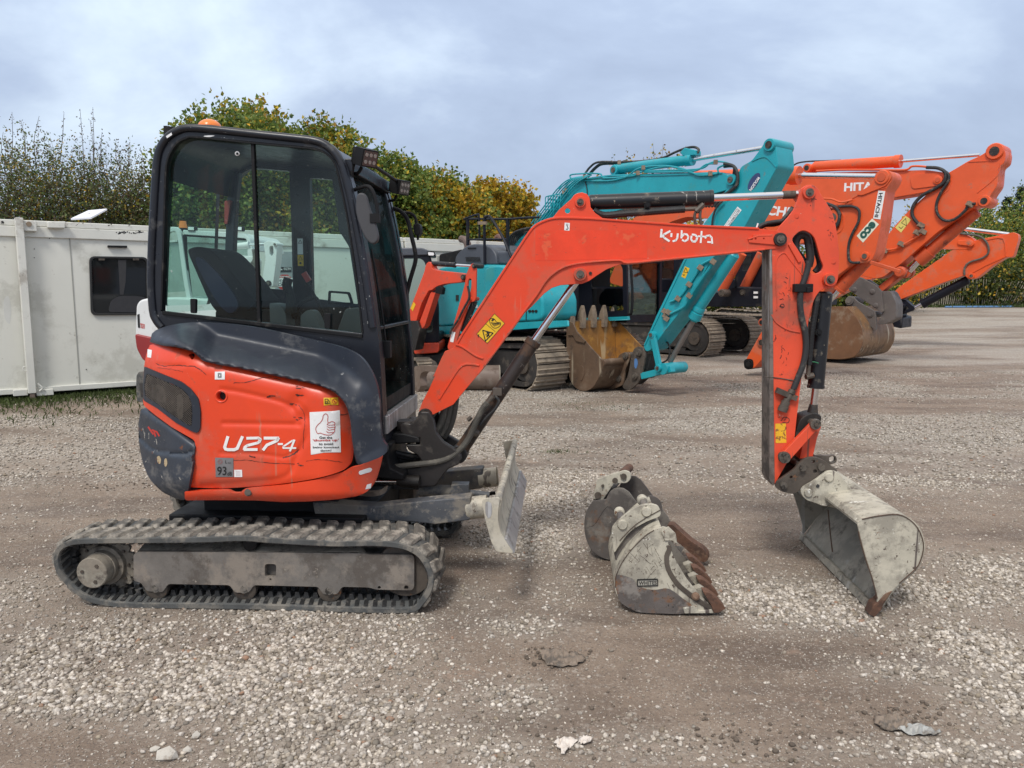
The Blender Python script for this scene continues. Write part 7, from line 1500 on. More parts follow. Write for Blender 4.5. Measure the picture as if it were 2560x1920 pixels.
MB().prism(TE, J((1030, 330), (1260, 320), (1260, 600), (1030, 600)), -.30, -.2).build('valve_bay', m_navy, TX)
CT = MB().prism(TE, fillet(D((1560, 1000), (1560, 760), (1640, 660), (1700, 560), (1850, 555), (1895, 600), (1905, 985)), 8, 3), .42, .46, [fillet(D((1650, 670), (1715, 600), (1850, 600), (1870, 640), (1872, 765), (1655, 768)), 5), fillet(D((1655, 780), (1872, 776), (1875, 930), (1660, 940)), 4)]).build('cab', m_navy, TX, bevel=.01)
m = MB().flat(TE, D((1650, 665), (1715, 600), (1850, 600), (1872, 640), (1875, 930), (1660, 940)), .44); m.build('side_window', m_cabglass, CT)
cu0, cz0 = TE.uz(D((1560, 1000))[0], .42); cu1, cz1 = TE.uz(D((1895, 570))[0], .42)
MB().fbox(TE, cu0 - .2, cu1, cz1 - .06, cz1, .42, 1.35).build('cab_roof', m_navy, CT, bevel=.02); MB().fbox(TE, cu0 - .2, cu1, cz0, cz0 + .12, .46, 1.35).build('cab_floor', m_navy, CT); MB().fbox(TE, cu0 - .2, cu0 - .1, cz0, cz1, .46, 1.35).build('cab_rear', m_navy, CT)
MB().fbox(TE, cu1 - .05, cu1, cz0, cz1, 1.29, 1.35).build('front_pillar', m_navy, CT); MB().fbox(TE, cu1 - .04, cu1 - .03, cz0 + .1, cz1, .46, 1.3).build('front_window', m_cabglass, CT)
MB().prism(TE, fillet(D((1700, 820), (1760, 760), (1820, 780), (1830, 900), (1700, 900)), 12), .7, 1.1).build('seat', m_seat, TX, bevel=.05)
MB().prism(TE, J((1250, 542), (1625, 528), (1630, 554), (1255, 568)), .35, .41).build('step_board', m_teal, TX, bevel=.01)
uT = TE.uz(D((1490, 1300))[0], -.62)[0] ; steel_track(TE, uT - 3.7, uT + .02, -1.30, -.62, .40, TX); steel_track(TE, uT - 3.7, uT + .02, .62, 1.30, .40, TX)
MB().fbox(TE, uT - 3.1, uT - .5, .40, .75, -.62, .62).build('car_body', m_innertrack, TX); MB().fbox(TE, uT - 3.9, uT - .6, .93, 1.05, -1.15, 1.2).build('turntable_deck', m_navy, TX)
# ------------------------------------------------------------------ orange excavators
def orange_machine(label, fr, org, hx=None): return thing('excavator', label, 'excavator', tuple(org), 'orange excavators in a row at the right')
# the one with the eco sticker: its arm hangs with no bucket
g1 = ground_at(1875, 925); H1 = Fr((g1.x - .1, g1.y - .9), -46); X1 = orange_machine('orange excavator with the eco sticker on its arm and no bucket fitted', H1, H1.W(-4, 0, .3))
b1 = H((600, 1250), (740, 900), (800, 720), (1000, 600), (1400, 560), (1800, 545), (2130, 525)) + G((560, 150), (760, 185), (830, 250), (830, 320), (600, 400), (420, 300)) + H((1500, 722), (1250, 702), (1100, 750), (950, 900), (780, 1300))
HB1 = MB().prism(H1, fillet(b1, 12, 3), -.22, .22).build('boom', m_hit, X1, bevel=.012)
m = MB(); add_text(m, H1, 'HITACHI', G((290, 228), (560, 254), (572, 204), (300, 178)), -.222, .035); m.build('maker_lettering', m_white, HB1)
a1 = I((800, 300), (822, 272), (862, 260), (900, 272), (918, 305), (905, 350), (868, 400), (840, 620), (795, 840), (770, 890), (720, 906), (650, 906), (540, 990)) + M((1900, 1165), (1765, 1315), (1690, 1318), (1660, 1270), (1680, 1215), (1860, 900)) + I((420, 650), (480, 530), (570, 490), (690, 425), (755, 370))
HA1 = MB().prism(H1, fillet(a1, 7, 3), -.22, .20).build('arm', m_hit, X1, bevel=.010)
MB().prism(H1, fillet(I((810, 290), (840, 262), (895, 265), (918, 300), (870, 372), (700, 440), (660, 430), (755, 372)), 8), -.245, -.22).build('cheek_plate', m_hit, HA1, bevel=.005); MB().strip(H1, spl(I((590, 492), (690, 430), (870, 385)), 3), 2, -.232, -.22).build('weld_rib', m_hit, HA1); MB().strip(H1, spl(I((545, 530), (570, 570), (575, 630), (560, 680), (530, 700)), 3), 2, -.232, -.22).build('weld_rib', m_hit, HA1)
MB().prism(H1, spl(M((1660, 1290), (1660, 1230), (1700, 1210), (1750, 1225), (1755, 1300), (1720, 1325), (1680, 1318)), 3, True), -.24, .22).build('tip_seal', m_black, HA1); pboss(H1, M((1705, 1268))[0], 11, -.26, .24, m_black, HA1, 'tip_boss', m_blk); pboss(H1, M((1850, 1030))[0], 12, -.25, .22, m_hitworn, HA1, pin=m_grease); pboss(H1, M((1850, 810))[0], 9, -.2, .1, m_hitworn, HA1, pin=m_blk)
pboss(H1, I((840, 312))[0], 16, -.27, .25, m_hit, HA1, pin=m_hitworn); pboss(H1, I((722, 858))[0], 10, -.25, .22, m_hit, HA1); pboss(H1, I((500, 590))[0], 17, -.26, .25, m_hit, HA1)
e1 = MB().flat(H1, I((668, 718), (775, 598), (822, 638), (712, 765)), -.2235).build('eco_sticker', surf('cream_sticker', (.75, .74, .58), .45), HA1)
m = MB(); add_text(m, H1, 'eco', I((773, 610), (682, 712), (714, 748), (808, 642)), -.226, .05); m.build('eco_lettering', surf('dark_green_print', (.02, .09, .07), .5), e1)
e1 = MB().flat(H1, I((818, 405), (866, 409), (832, 604), (782, 598)), -.2235).build('maker_sticker', m_white, HA1); m = MB(); add_text(m, H1, 'HITACHI', I((822, 422), (790, 588), (816, 590), (850, 420)), -.226, .03); m.build('sticker_lettering', m_blk, e1)
d1 = pcyl(H1, I((-500, 320))[0], I((272, 300))[0], 17, 0, m_hit, X1, 'dipper_cylinder', rod=(I((800, 308))[0], 6.3))
MB().tube([H1.P(p, -.26) for p in I((545, 515), (640, 515), (685, 545), (680, 620), (640, 700), (615, 770), (612, 860), (630, 900), (690, 902))], .022).build('arm_hose', m_hose, HA1); MB().tube([H1.P(p, -.26) for p in I((460, 495), (520, 520), (550, 570), (540, 630), (520, 660))], .028).build('joint_hose', m_hose, HA1); MB().tube([H1.P(p, -.27) for p in I((440, 460), (500, 465), (560, 485), (640, 470))], .016).build('pipe', m_hit, HA1)
k1 = pcyl(H1, I((740, 880))[0], I((545, 1090))[0], 15, 0, m_hitworn, X1, 'bucket_cylinder'); MB().cyl(H1.P(I((545, 1090))[0], 0), H1.P(I((400, 1260))[0], 0), .05, seg=14).build('rod', m_chrome, k1)
bar(H1, I((760, 900))[0], I((965, 965))[0], 9, -.30, -.24, m_hitworn, X1, 'side_link'); bar(H1, I((760, 900))[0], I((965, 965))[0], 9, .2, .26, m_hitworn, X1, 'side_link')
# the one with a raised arm and the brown bucket
g2 = ground_at(2060, 897); H2 = Fr((g2.x, g2.y), -46); X2 = orange_machine('orange excavator with the highest raised arm and a wide brown ditching bucket on the ground', H2, H2.W(-4.5, 0, .3))
b2 = I((-900, 1100), (-500, 700), (0, 420), (150, 350), (380, 283), (930, 270), (1150, 262), (1290, 282), (1312, 330), (1262, 392), (1230, 402), (960, 448), (500, 510), (100, 620), (-300, 900), (-600, 1250))
HB2 = MB().prism(H2, fillet(b2, 12, 3), -.25, .25).build('boom', m_hit, X2, bevel=.012)
m = MB(); add_text(m, H2, 'HITACHI', I((580, 412), (920, 392), (918, 338), (584, 352)), -.252, .035); m.build('maker_lettering', m_white, HB2)
MB().prism(H2, fillet(I((1035, 310), (1080, 290), (1230, 283), (1245, 300), (1240, 370), (1050, 395)), 10), -.27, -.25).build('cheek_plate', m_hit, HB2, bevel=.004); pboss(H2, I((1228, 330))[0], 9, -.30, -.24, m_hit, HB2, pin=m_hitworn)
a2 = I((1520, 165), (1560, 140), (1595, 104), (1640, 88), (1685, 110), (1700, 150), (1690, 215), (1650, 240), (1640, 370), (1590, 440), (1575, 500), (1540, 515), (1490, 510), (1230, 690), (1130, 775), (1000, 890), (850, 1005), (790, 1015), (690, 990), (830, 780), (930, 650), (1040, 530), (1200, 390), (1270, 300), (1340, 260), (1440, 200))
HA2 = MB().prism(H2, fillet(a2, 8, 3), -.25, .22).build('arm', m_hit, X2, bevel=.010); MB().strip(H2, spl(I((1440, 206), (1560, 200), (1640, 196)), 3), 2, -.262, -.25).build('weld_rib', m_hit, HA2); MB().strip(H2, spl(I((1660, 215), (1640, 300), (1500, 420)), 3), 2, -.262, -.25).build('weld_rib', m_hit, HA2); MB().strip(H2, spl(I((1300, 290), (1320, 340), (1300, 400), (1240, 440)), 3), 2, -.262, -.25).build('weld_rib', m_hit, HA2)
pboss(H2, I((1620, 132))[0], 17, -.30, .27, m_hit, HA2, pin=m_grease); pboss(H2, I((1548, 476))[0], 12, -.29, .26, m_hit, HA2, pin=m_grease)
pcyl(H2, I((370, 242))[0], I((975, 202))[0], 12, 0, m_hit, X2, 'dipper_cylinder', rod=(I((1520, 158))[0], 3.4)); pboss(H2, I((322, 248))[0], 10, -.2, .2, m_hit, X2, pin=m_grease)
MB().tube([H2.P(p, 0) for p in I((215, 245), (260, 215), (340, 203), (440, 200), (560, 195))], .018).build('hose', m_hose, X2); MB().tube([H2.P(p, -.28) for p in I((390, 270), (560, 262), (800, 262), (1000, 262), (1050, 238), (1120, 238), (1200, 248))], .022).build('pipe', m_hit, X2)
MB().tube([H2.P(p, -.30) for p in I((1150, 245), (1230, 250), (1280, 280), (1275, 340), (1220, 385), (1120, 440), (1060, 510), (1055, 580), (1100, 640), (1130, 670))], .034).build('arm_hose', m_hose, HA2); MB().tube([H2.P(p, -.30) for p in I((1240, 252), (1300, 290), (1300, 340), (1250, 420), (1220, 500), (1230, 570), (1280, 612), (1350, 600), (1420, 540), (1440, 505), (1490, 495))], .028).build('arm_hose', m_hose, HA2); MB().tube([H2.P(p, -.30) for p in I((1130, 670), (1120, 700), (990, 780), (930, 808), (870, 815))], .020).build('pipe', m_hit, HA2)
m = MB()
for p in I((1125, 690), (1085, 697), (975, 775), (860, 818), (1112, 645), (1450, 500)): m.box(H2.P(p, -.31), (.12, .08, .09), Matrix.Rotation(.5, 3, 'Y'))
m.build('pipe_clamp', m_tooth, HA2, kind='stuff')
e1 = MB().flat(H2, I((1005, 578), (1045, 605), (975, 696), (934, 660)), -.2535).build('warning_sticker', surf('pale_yellow_sticker', (.72, .60, .16), .45), HA2); m = MB(); m.ribbon(H2, I((1008, 597), (1012, 648), (978, 628)), 1.2, -.256, True); m.ribbon(H2, I((960, 655), (975, 668), (990, 652)), 1.4, -.256); m.build('warning_mark', m_blk, e1)
k2 = pcyl(H2, I((1500, 545))[0], I((1165, 835))[0], 13, 0, m_hitworn, X2, 'bucket_cylinder', collar=False); a_, b_ = H2.P(I((1175, 825))[0], 0), H2.P(I((1095, 890))[0], 0); MB().cyl(a_, b_, px_r(H2, I((1100, 880))[0], 16, 0), seg=20).build('gland', m_hitworn, k2); MB().cyl(b_, H2.P(I((1030, 960))[0], 0), px_r(H2, I((1050, 940))[0], 7, 0), seg=14).build('rod', m_chrome, k2)
a_ = H2.P(I((962, 968))[0], -.3); MB().cyl(a_, a_ + H2.n * .62, .10, seg=18, prof=[(0, .09), (.05, .12), (.2, .12), (.21, .09), (.4, .09), (.41, .13), (.6, .13), (.61, .09), (.8, .09), (.81, .12), (1, .12)]).build('link_tube', m_hitworn, X2)
bar(H2, I((970, 975))[0], I((830, 1085))[0], 16, -.1, .15, m_hitworn, X2, 'hitch_link')
gp = fillet(I((600, 1062), (690, 1000), (800, 1060), (840, 1100), (855, 1240), (840, 1250), (770, 1200), (612, 1092)), 5, 3); m_gr = surf('grey_brown_hitch_paint', (.115, .10, .092), .55, vary=.2, dirt=((.18, .155, .13), .2, 4), scratch=((.3, .28, .25), .2, 8))
Q2 = MB().prism(H2, gp, -.26, -.20).build('quick_hitch', m_gr, X2, bevel=.008); MB().prism(H2, fillet(I((700, 1010), (830, 1100), (900, 1100), (940, 1180), (940, 1290), (860, 1330), (810, 1330), (850, 1240)), 8), -.20, .2).build('hitch_core', m_gr, Q2, bevel=.03)
for x, y in ((775, 1103), (797, 1200), (650, 1090)): pboss(H2, I((x, y))[0], 6, -.28, -.2, m_gr, Q2, 'bolt', m_gr)
k0 = -.78; bp2 = spl(I((380, 1570), (460, 1562), (560, 1568), (650, 1550), (690, 1500), (712, 1440), (705, 1350), (660, 1280), (600, 1208)), 4)
bp2 = spl(I((300, 1560), (430, 1562), (560, 1572), (650, 1556), (692, 1510), (714, 1445), (706, 1360), (665, 1280), (600, 1206)), 4)
BK2, _u = open_bucket(H2, bp2, k0, k0 + 1.75, .03, surf('tan_brown_bucket', (.20, .108, .048), .5, vary=.3, vscale=2, dirt=[((.12, .082, .055), .40, 2.5), ((.42, .30, .17), .1, 4)], scratch=((.5, .42, .3), .3, 7)), m_bronze, X2, 'wide smooth edged brown ditching bucket')
MB().prism(H2, fillet(I((300, 1560), (470, 1215), (500, 1206), (600, 1206), (665, 1280), (706, 1360), (714, 1445), (692, 1510), (650, 1556), (560, 1572)), 8, 3), k0 - .06, k0 - .03).build('side_plate', surf('rusty_side', (.165, .082, .040), .55, vary=.2, dirt=((.26, .19, .13), .25, 3)), BK2, bevel=.005)
for o in (-.30, .22): MB().prism(H2, fillet(I((590, 1170), (605, 1135), (640, 1132), (670, 1170), (790, 1235), (800, 1262), (806, 1380), (730, 1320), (650, 1260), (600, 1208)), 8, 3), o, o + .05).build('bucket_ear', m_gr, BK2, bevel=.008)
pboss(H2, I((616, 1168))[0], 10, -.34, .28, m_gr, BK2, pin=m_gr); pboss(H2, I((760, 1262))[0], 7, -.32, .28, m_gr, BK2, pin=m_gr)
# the furthest, lowest one
g3 = ground_at(2230, 880); H3 = Fr((g3.x, g3.y + 3.5), -40); X3 = orange_machine('orange excavator furthest right with the lowest arm and black bucket linkage', H3, H3.W(-5, 0, .3))
MB().prism(H3, fillet(I((400, 1200), (900, 820), (1100, 790), (1250, 680), (1400, 698), (1480, 738), (1492, 790), (1440, 812), (1330, 812), (1100, 800), (800, 1000)), 8, 3), -.25, .22).build('boom', m_hit, X3, bevel=.01)
HA3 = MB().prism(H3, fillet(I((918, 1118), (950, 1080), (1330, 815), (1500, 745), (1700, 706), (1752, 692), (1782, 702), (1790, 730), (1750, 865), (1700, 865), (1600, 930), (1500, 1010), (1440, 1020), (1418, 990), (1270, 1040), (960, 1162), (935, 1152)), 7, 3), -.24, .2).build('arm', m_hit, X3, bevel=.01)
MB().prism(H3, fillet(I((1365, 750), (1460, 745), (1488, 770), (1470, 790), (1365, 778)), 6), -.30, -.24).build('cheek_plate', m_hit, X3, bevel=.01); pboss(H3, I((1455, 770))[0], 6, -.33, -.3, m_hit, X3, pin=m_hit); MB().strip(H3, spl(I((1560, 745), (1680, 735), (1700, 860)), 3), 3, -.26, -.24).build('weld_rib', m_hit, HA3); MB().strip(H3, I((1440, 985), (1560, 920), (1690, 862)), 3, -.26, -.24).build('weld_rib', m_hit, HA3)
MB().cyl(H3.P(I((1290, 655))[0], 0), H3.P(I((1720, 708))[0], 0), .055, seg=14).build('dipper_rod', m_chrome, X3); MB().tube([H3.P(p, -.28) for p in I((1380, 700), (1440, 708), (1520, 722), (1570, 770), (1580, 830), (1540, 870), (1450, 900), (1415, 940), (1414, 990))], .026).build('arm_hose', m_dustyhose, X3)
k3 = pcyl(H3, I((1440, 1020))[0], I((1120, 1190))[0], 9.5, -.02, m_navy, X3, 'bucket_cylinder', rod=(I((1060, 1222))[0], 4.5)); MB().prism(H3, fillet(I((975, 1160), (1000, 1158), (1068, 1212), (1064, 1232), (950, 1268), (945, 1245), (1030, 1222)), 4), -.15, .15).build('hitch_link', m_navy, X3, bevel=.01); MB().prism(H3, I((900, 1090), (940, 1160), (1000, 1200), (940, 1270), (985, 1280), (982, 1360), (900, 1340), (860, 1200)), -.5, .6).build('bucket', m_navy, X3, bevel=.05)
pboss(H3, I((1460, 995))[0], 6, -.3, .2, m_hit, X3)
# their dark houses, cabs, seats, boom cylinders and tracks
def dark_house(T, fr, poly, o0, o1, name='house'): return MB().prism(fr, poly, o0, o1).build(name, m_navy, T, bevel=.05)
def cabbox(T, fr, poly, win, o0, o1, seatpoly=None):
    c = MB().prism(fr, fillet(poly, 5, 3), o0, o0 + .05, [fillet(w, 4, 3) for w in win]).build('cab', m_navy, T, bevel=.015); us = [fr.uz(p, o0) for p in poly]; u0_, u1_ = min(u for u, z in us), max(u for u, z in us); z0_, z1_ = min(z for u, z in us), max(z for u, z in us)
    MB().fbox(fr, u0_, u1_, z1_ - .08, z1_, o0 + .05, o1).build('cab_roof', m_navy, c); MB().fbox(fr, u0_, u1_, z0_, z0_ + .35, o0 + .05, o1).build('cab_floor', m_navy, c); MB().fbox(fr, u0_, u0_ + .1, z0_, z1_, o0 + .05, o1).build('cab_rear', m_navy, c)
    for w in win: MB().flat(fr, w, o0 + .02).build('side_window', m_cabglass, c)
    MB().fbox(fr, u1_ - .1, u1_, z0_, z1_, o1 - .1, o1).build('front_pillar', m_navy, c)
    if seatpoly: MB().prism(fr, spl(seatpoly, 4, True), o0 + .3, o0 + .7).build('seat', surf('seat_painted_reflection', (.30, .07, .03), .8), c, bevel=.05)  # orange reflection in the cab is painted into the seat colour
    return c
H1b = Fr((H1.O.x - .2, H1.O.y + 5.0), -46)
cabbox(X1, H1b, M((640, 60), (1060, 60), (1100, 480), (690, 480)), [M((690, 100), (890, 90), (880, 470), (700, 470))], .2, 1.4, M((730, 240), (800, 225), (860, 250), (860, 360), (790, 400), (720, 380)))
dark_house(X1, H1b, M((380, 330), (700, 330), (700, 480), (1250, 480), (1250, 600), (380, 600)), -.6, 1.2)
pcyl(H1b, M((490, 400))[0], M((720, 60))[0], 11, -.7, m_hitworn, X1, 'boom_cylinder', collar=False)
m = MB(); rs = random.Random(5)
for k in range(26): x, y = rs.uniform(395, 530), rs.uniform(350, 540); c = H1b.P(M((x, y))[0], -.75 + rs.uniform(-.1, .1)); m.box(c, (rs.uniform(.05, .2), .1, rs.uniform(.05, .16)), Matrix.Rotation(rs.uniform(0, 1.5), 3, 'Y'))
m.build('swivel_block', m_hit, X1, kind='stuff')
MB().tube([H1b.P(p, -.9) for p in M((385, 345), (440, 340), (500, 360), (520, 420), (490, 460))], .03).build('hose', m_hose, X1)
MB().tube([TE.P(p, .30) for p in M((422, 150), (430, 300), (440, 480), (432, 700), (395, 718))], .022).build('mirror_pole', m_black, TX)
H2b = Fr((H2.O.x - 3.6, H2.O.y + 1.6), -46)
cabbox(X2, H2b, M((1560, 40), (1900, 40), (1900, 500), (1580, 500)), [M((1640, 70), (1740, 60), (1730, 240), (1640, 250))], .4, 1.6)
dark_house(X2, H2b, M((960, 420), (1320, 560), (1320, 500), (1600, 420), (1900, 430), (1900, 640), (960, 640)), .1, 1.6)
pcyl(H2b, M((1410, 480))[0], M((1640, 60))[0], 11, -.2, m_hitworn, X2, 'boom_cylinder', collar=False); pcyl(H2b, M((1640, 480))[0], M((1850, 60))[0], 11, .35, m_hitworn, X2, 'boom_cylinder', collar=False)
for x in (1410, 1640): pboss(H2b, M((x, 490))[0], 9, -.4 + (x > 1500) * .5, -.1 + (x > 1500) * .5, m_steel, X2)
for x, y in ((1785, 485), (1785, 535)): MB().prism(H2b, M((x - 22, y - 10), (x + 22, y - 10), (x + 22, y + 14), (x - 22, y + 14)), .08, .1).build('panel_sticker', m_white, X2)
for px, py, X, frr, o0 in ((M((1385, 1000))[0], 888, X1, None, 0), (M((1810, 950))[0], 877, X2, None, 0)):
    g = ground_at(px[0] - 18, py + 2); q = Fr((g.x, g.y), -46); tr = steel_track(q, -4.3, .25, -.55, .15, .44, X)
g = ground_at(M((500, 1000))[0][0] + 60, 868); q = Fr((g.x, g.y), -46); steel_track(q, -4.3, .2, -.5, .15, .42, X1, shoes=False)
g = ground_at(2030, 858); q = Fr((g.x, g.y), -46); steel_track(q, -4.3, .2, -.5, .15, .42, X2, shoes=False)
g = ground_at(2060, 835); q = Fr((g.x, g.y), -46); steel_track(q, -4.3, .2, -.5, .15, .42, X3, shoes=False); MB().fbox(q, -4.2, -.6, 1.0, 2.0, -.4, 2.4).build('house', m_navy, X3, bevel=.05)
# ------------------------------------------------------------------ small red excavator between the cab and the boom
gR = ground_at(1133, 978); RM = Fr((gR.x - .1, gR.y + .1), -32); XR = thing('small_excavator', 'small red orange mini excavator with folded boom, seen just behind the nearest cab', 'excavator', tuple(RM.W(-1.2, 0, 0)))
rb = D((378, 1020), (385, 960), (500, 660), (510, 610), (530, 588), (548, 610), (555, 645), (600, 655), (760, 672), (785, 690), (780, 720), (750, 735), (640, 745), (580, 765), (550, 790), (530, 790), (480, 880), (455, 960), (440, 1020))
MB().prism(RM, fillet(rb, 8, 3), -.07, .07).build('boom', m_redmini, XR, bevel=.006); MB().prism(RM, D((500, 1040), (480, 1060), (450, 1050), (545, 800), (575, 810)), -.04, .10).build('cylinder_guard', m_redmini, XR, bevel=.01); MB().prism(RM, D((385, 1000), (450, 1000), (470, 1060), (440, 1200), (400, 1210)), -.1, .1).build('swing_post', m_casting, XR, bevel=.01)
pcyl(RM, D((555, 605))[0], D((715, 615))[0], 6, 0, m_blackcyl, XR, 'dipper_cylinder', rod=(D((830, 622))[0], 3.2)); MB().prism(RM, D((575, 770), (605, 760), (628, 775), (620, 820), (575, 810)), -.10, -.02).build('work_lamp', m_black, XR, bevel=.008)
ra = fillet(D((815, 620), (830, 604), (850, 606), (858, 640), (855, 850), (840, 870), (815, 870), (800, 900), (740, 1080), (710, 1190), (665, 1200), (660, 1180), (710, 1000), (780, 750), (785, 690)), 6, 3); sl_ = fillet(D((800, 800), (800, 730), (812, 705), (826, 715), (826, 760), (812, 830)), 5, 3)
RA = MB().prism(RM, ra, -.09, -.06, [sl_]).build('arm', m_redmini, XR, bevel=.004); m = MB().prism(RM, ra, .05, .08, [sl_]); m.build('far_plate', m_redmini, RA); pboss(RM, D((840, 622))[0], 6, -.12, .12, m_casting, RA); pboss(RM, D((765, 700))[0], 7, -.11, .11, m_grease, RA); pboss(RM, D((815, 850))[0], 5, -.11, .11, m_redmini, RA)
pcyl(RM, D((850, 860))[0], D((765, 1070))[0], 8, 0, m_blackcyl, XR, 'bucket_cylinder'); MB().tube([RM.P(p, -.13) for p in D((800, 760), (810, 840), (770, 920), (730, 1000), (690, 1060), (680, 1090))], .018).build('arm_hose', m_hose, XR)
MB().flat(RM, D((688, 1075), (715, 1080), (700, 1150), (678, 1145)), -.094).build('white_tag', m_white, RA); s1 = MB().flat(RM, D((425, 870), (440, 888), (420, 935), (405, 915)), -.074).build('warning_sticker', m_yellow, XR)
RC = Fr((gR.x - .75, gR.y + .75), 0)
rc = fillet(D((180, 500), (480, 497), (530, 520), (560, 620), (600, 900), (602, 1150), (180, 1160)), 10, 4); rw = [fillet(D((180, 565), (470, 568), (500, 590), (535, 700), (560, 1080), (180, 1090)), 10, 4)]
c_ = MB().prism(RC, rc, 0, .06, rw).build('cab', m_navy, XR, bevel=.012); MB().flat(RC, rw[0], .03).build('front_window', m_cabglass, c_); MB().prism(RC, fillet(D((180, 497), (480, 495), (528, 512), (536, 548), (180, 556)), 6), -.03, 1.2).build('cab_roof', m_greyhood, c_, bevel=.03); fboxpx(RC, D((185, 1090))[0], D((600, 1150))[0], .06, 1.2, m_navy, c_, 'cab_floor')
MB().prism(RC, fillet(D((516, 518), (570, 522), (574, 555), (522, 556)), 4), -.12, -.04).build('work_lamp', m_black, XR, bevel=.01); MB().flat(RC, fillet(D((524, 526), (566, 529), (568, 549), (528, 549)), 3), -.125).build('lamp_lens', m_white, XR)
MB().prism(RC, fillet(D((425, 1160), (600, 1152), (606, 1180), (598, 1222), (430, 1234)), 6, 3), -.06, 1.2).build('skirt', m_redmini, XR, bevel=.02); MB().flat(RC, D((455, 1168), (490, 1166), (490, 1174), (455, 1176)), -.062).build('skirt_sticker', m_white, XR)
MB().strip(RC, D((545, 700), (590, 900), (597, 1140)), 5, -.02, .0).build('pillar_trim', m_navy, c_)
RT = Fr((gR.x - .55, gR.y + .55), -60); 
for o in (-.1, .95): steel_track(RT, -1.7, .1, o, o + .28, .22, XR, shoes=False, name='rubber_track')
MB().fbox(RT, -1.5, -.2, .25, .5, .1, 1.0).build('car_body', m_innertrack, XR)
# its grading bucket resting on the ground in front
RB = Fr((gR.x - .35, gR.y - .1), 4); 
pr = [(-.02, .0), (-.12, .07), (-.17, .2), (-.13, .33), (0, .40), (.14, .37), (.2, .3)]; u0, u1 = RB.uz(D((470, 1450))[0])[0], RB.uz(D((1018, 1430))[0])[0]
P2 = spl([(a, b) for a, b in pr], 4); v = []; n = len(P2)
for lay in (0, 1):
    for u in (u0, u1):
        for a, b in P2: k = 1 - .06 * lay; v.append(RB.W(u, .2 + (b - .2) * k, a * k + .15))
m = MB().add(v, [[i, i + 1, n + i + 1, n + i] for i in range(n - 1)] + [[2 * n + i, 3 * n + i, 3 * n + i + 1, 2 * n + i + 1] for i in range(n - 1)]); m_rb = surf('rusty_brown_grey', (.16, .115, .09), .55, vary=.2, dirt=[((.24, .2, .17), .3, 3), ((.09, .06, .045), .2, 5)], chips=((.3, .28, .25), -.02, 12)); RBK = m.build('bucket', m_rb, XR, label='brown grey toothless grading bucket', ang=40)
for u in (u0 - .02, u1): 
    w = [RB.W(u, b, a + .15) for a, b in P2]; k = len(w); MB().add(w + [q + RB.d * .02 for q in w], [list(range(k)), list(range(k, 2 * k))[::-1]] + [[(i + 1) % k, i, i + k, (i + 1) % k + k] for i in range(k)]).build('side_plate', m_mudmetal, RBK)
MB().prism(RB, fillet(D((540, 1330), (560, 1270), (585, 1290), (600, 1330)), 5), .1, .13).build('bucket_ear', m_steel, RBK)
# a second bucket end beside it
LB = Fr((gR.x - 1.1, gR.y - .05), -62); b_ = MB().prism(LB, spl(D((422, 1400), (430, 1330), (460, 1312), (620, 1320), (620, 1360), (500, 1350), (470, 1390), (474, 1450), (450, 1495), (428, 1460)), 3, True), 0, .10).build('loose_bucket', m_rb, loc=LB.W(0, 0, 0)); tag(b_, 'rusty bucket end lying left of the grading bucket, just behind the nearest cab', 'bucket')
# ------------------------------------------------------------------ white excavator seen through the cab
gK = ground_at(360, 1075); TK = Fr((gK.x + .2, gK.y + .15), -4); XK = thing('white_excavator', 'white mini excavator with red lettering, mostly hidden behind the nearest cab', 'excavator', tuple(TK.W(1.2, 0, .7)))
bw = fillet(L((699, 1235), (704, 1085), (722, 1058), (765, 1048)) + A((330, 1390), (860, 1420), (870, 1700)) + L((1300, 1300), (775, 1385), (740, 1368), (712, 1310)), 8, 4)
BWh = MB().prism(TK, bw, 0, 1.3).build('body', m_whitepaint, XK, bevel=.05, seg=3); MB().prism(TK, fillet(L((696, 1232), (775, 1250), (900, 1262), (900, 1400), (775, 1390), (738, 1370), (706, 1310)), 8), -.03, 1.2).build('lower_skirt', m_dkred, XK, bevel=.03)
MB().prism(TK, L((711, 1134), (722, 1130), (725, 1202), (715, 1200)), -.006, .0).build('tail_slot', m_blk, BWh); m = MB(); add_text(m, TK, 'TB230', L((727, 1203), (750, 1207), (750, 1182), (727, 1178)), -.004, .02); m.build('model_lettering', m_red, BWh)
MB().prism(TK, spl(L((705, 1470), (712, 1440), (740, 1428), (900, 1428), (900, 1590), (730, 1588), (708, 1560)), 4, True), .0, .25).build('rubber_track', m_rubber, XK, bevel=.02); MB().prism(TK, L((722, 1490), (900, 1480), (900, 1560), (730, 1560)), -.01, .2).build('track_frame', m_innertrack, XK)
MB().fbox(TK, TK.uz(L((760, 1400))[0])[0], TK.uz(A((1000, 1400))[0])[0], .3, .75, .1, 1.3).build('car_body', m_innertrack, XK)
fr_ = MB().strip(TK, spl(A((262, 940), (320, 920), (352, 960), (372, 1100), (400, 1300), (430, 1452)), 4), 11, .1, .16).build('cab', m_whitepaint, XK, bevel=.01); MB().prism(TK, fillet(A((375, 925), (800, 948), (840, 985), (862, 1070), (842, 1070), (815, 985), (385, 957)), 5), .1, 1.1).build('cab_roof', m_whitepaint, fr_, bevel=.02)
MB().strip(TK, A((384, 960), (388, 1100), (430, 1450)), 5, .12, .18).build('door_frame', m_black, fr_); MB().strip(TK, A((388, 962), (600, 975), (800, 990)), 5, .12, .18).build('door_frame', m_black, fr_); MB().strip(TK, A((840, 1060), (850, 1440)), 10, .1, .16).build('front_pillar', m_whitepaint, fr_); MB().flat(TK, A((390, 965), (830, 990), (848, 1430), (430, 1440)), .15).build('side_window', m_cabglass, fr_)
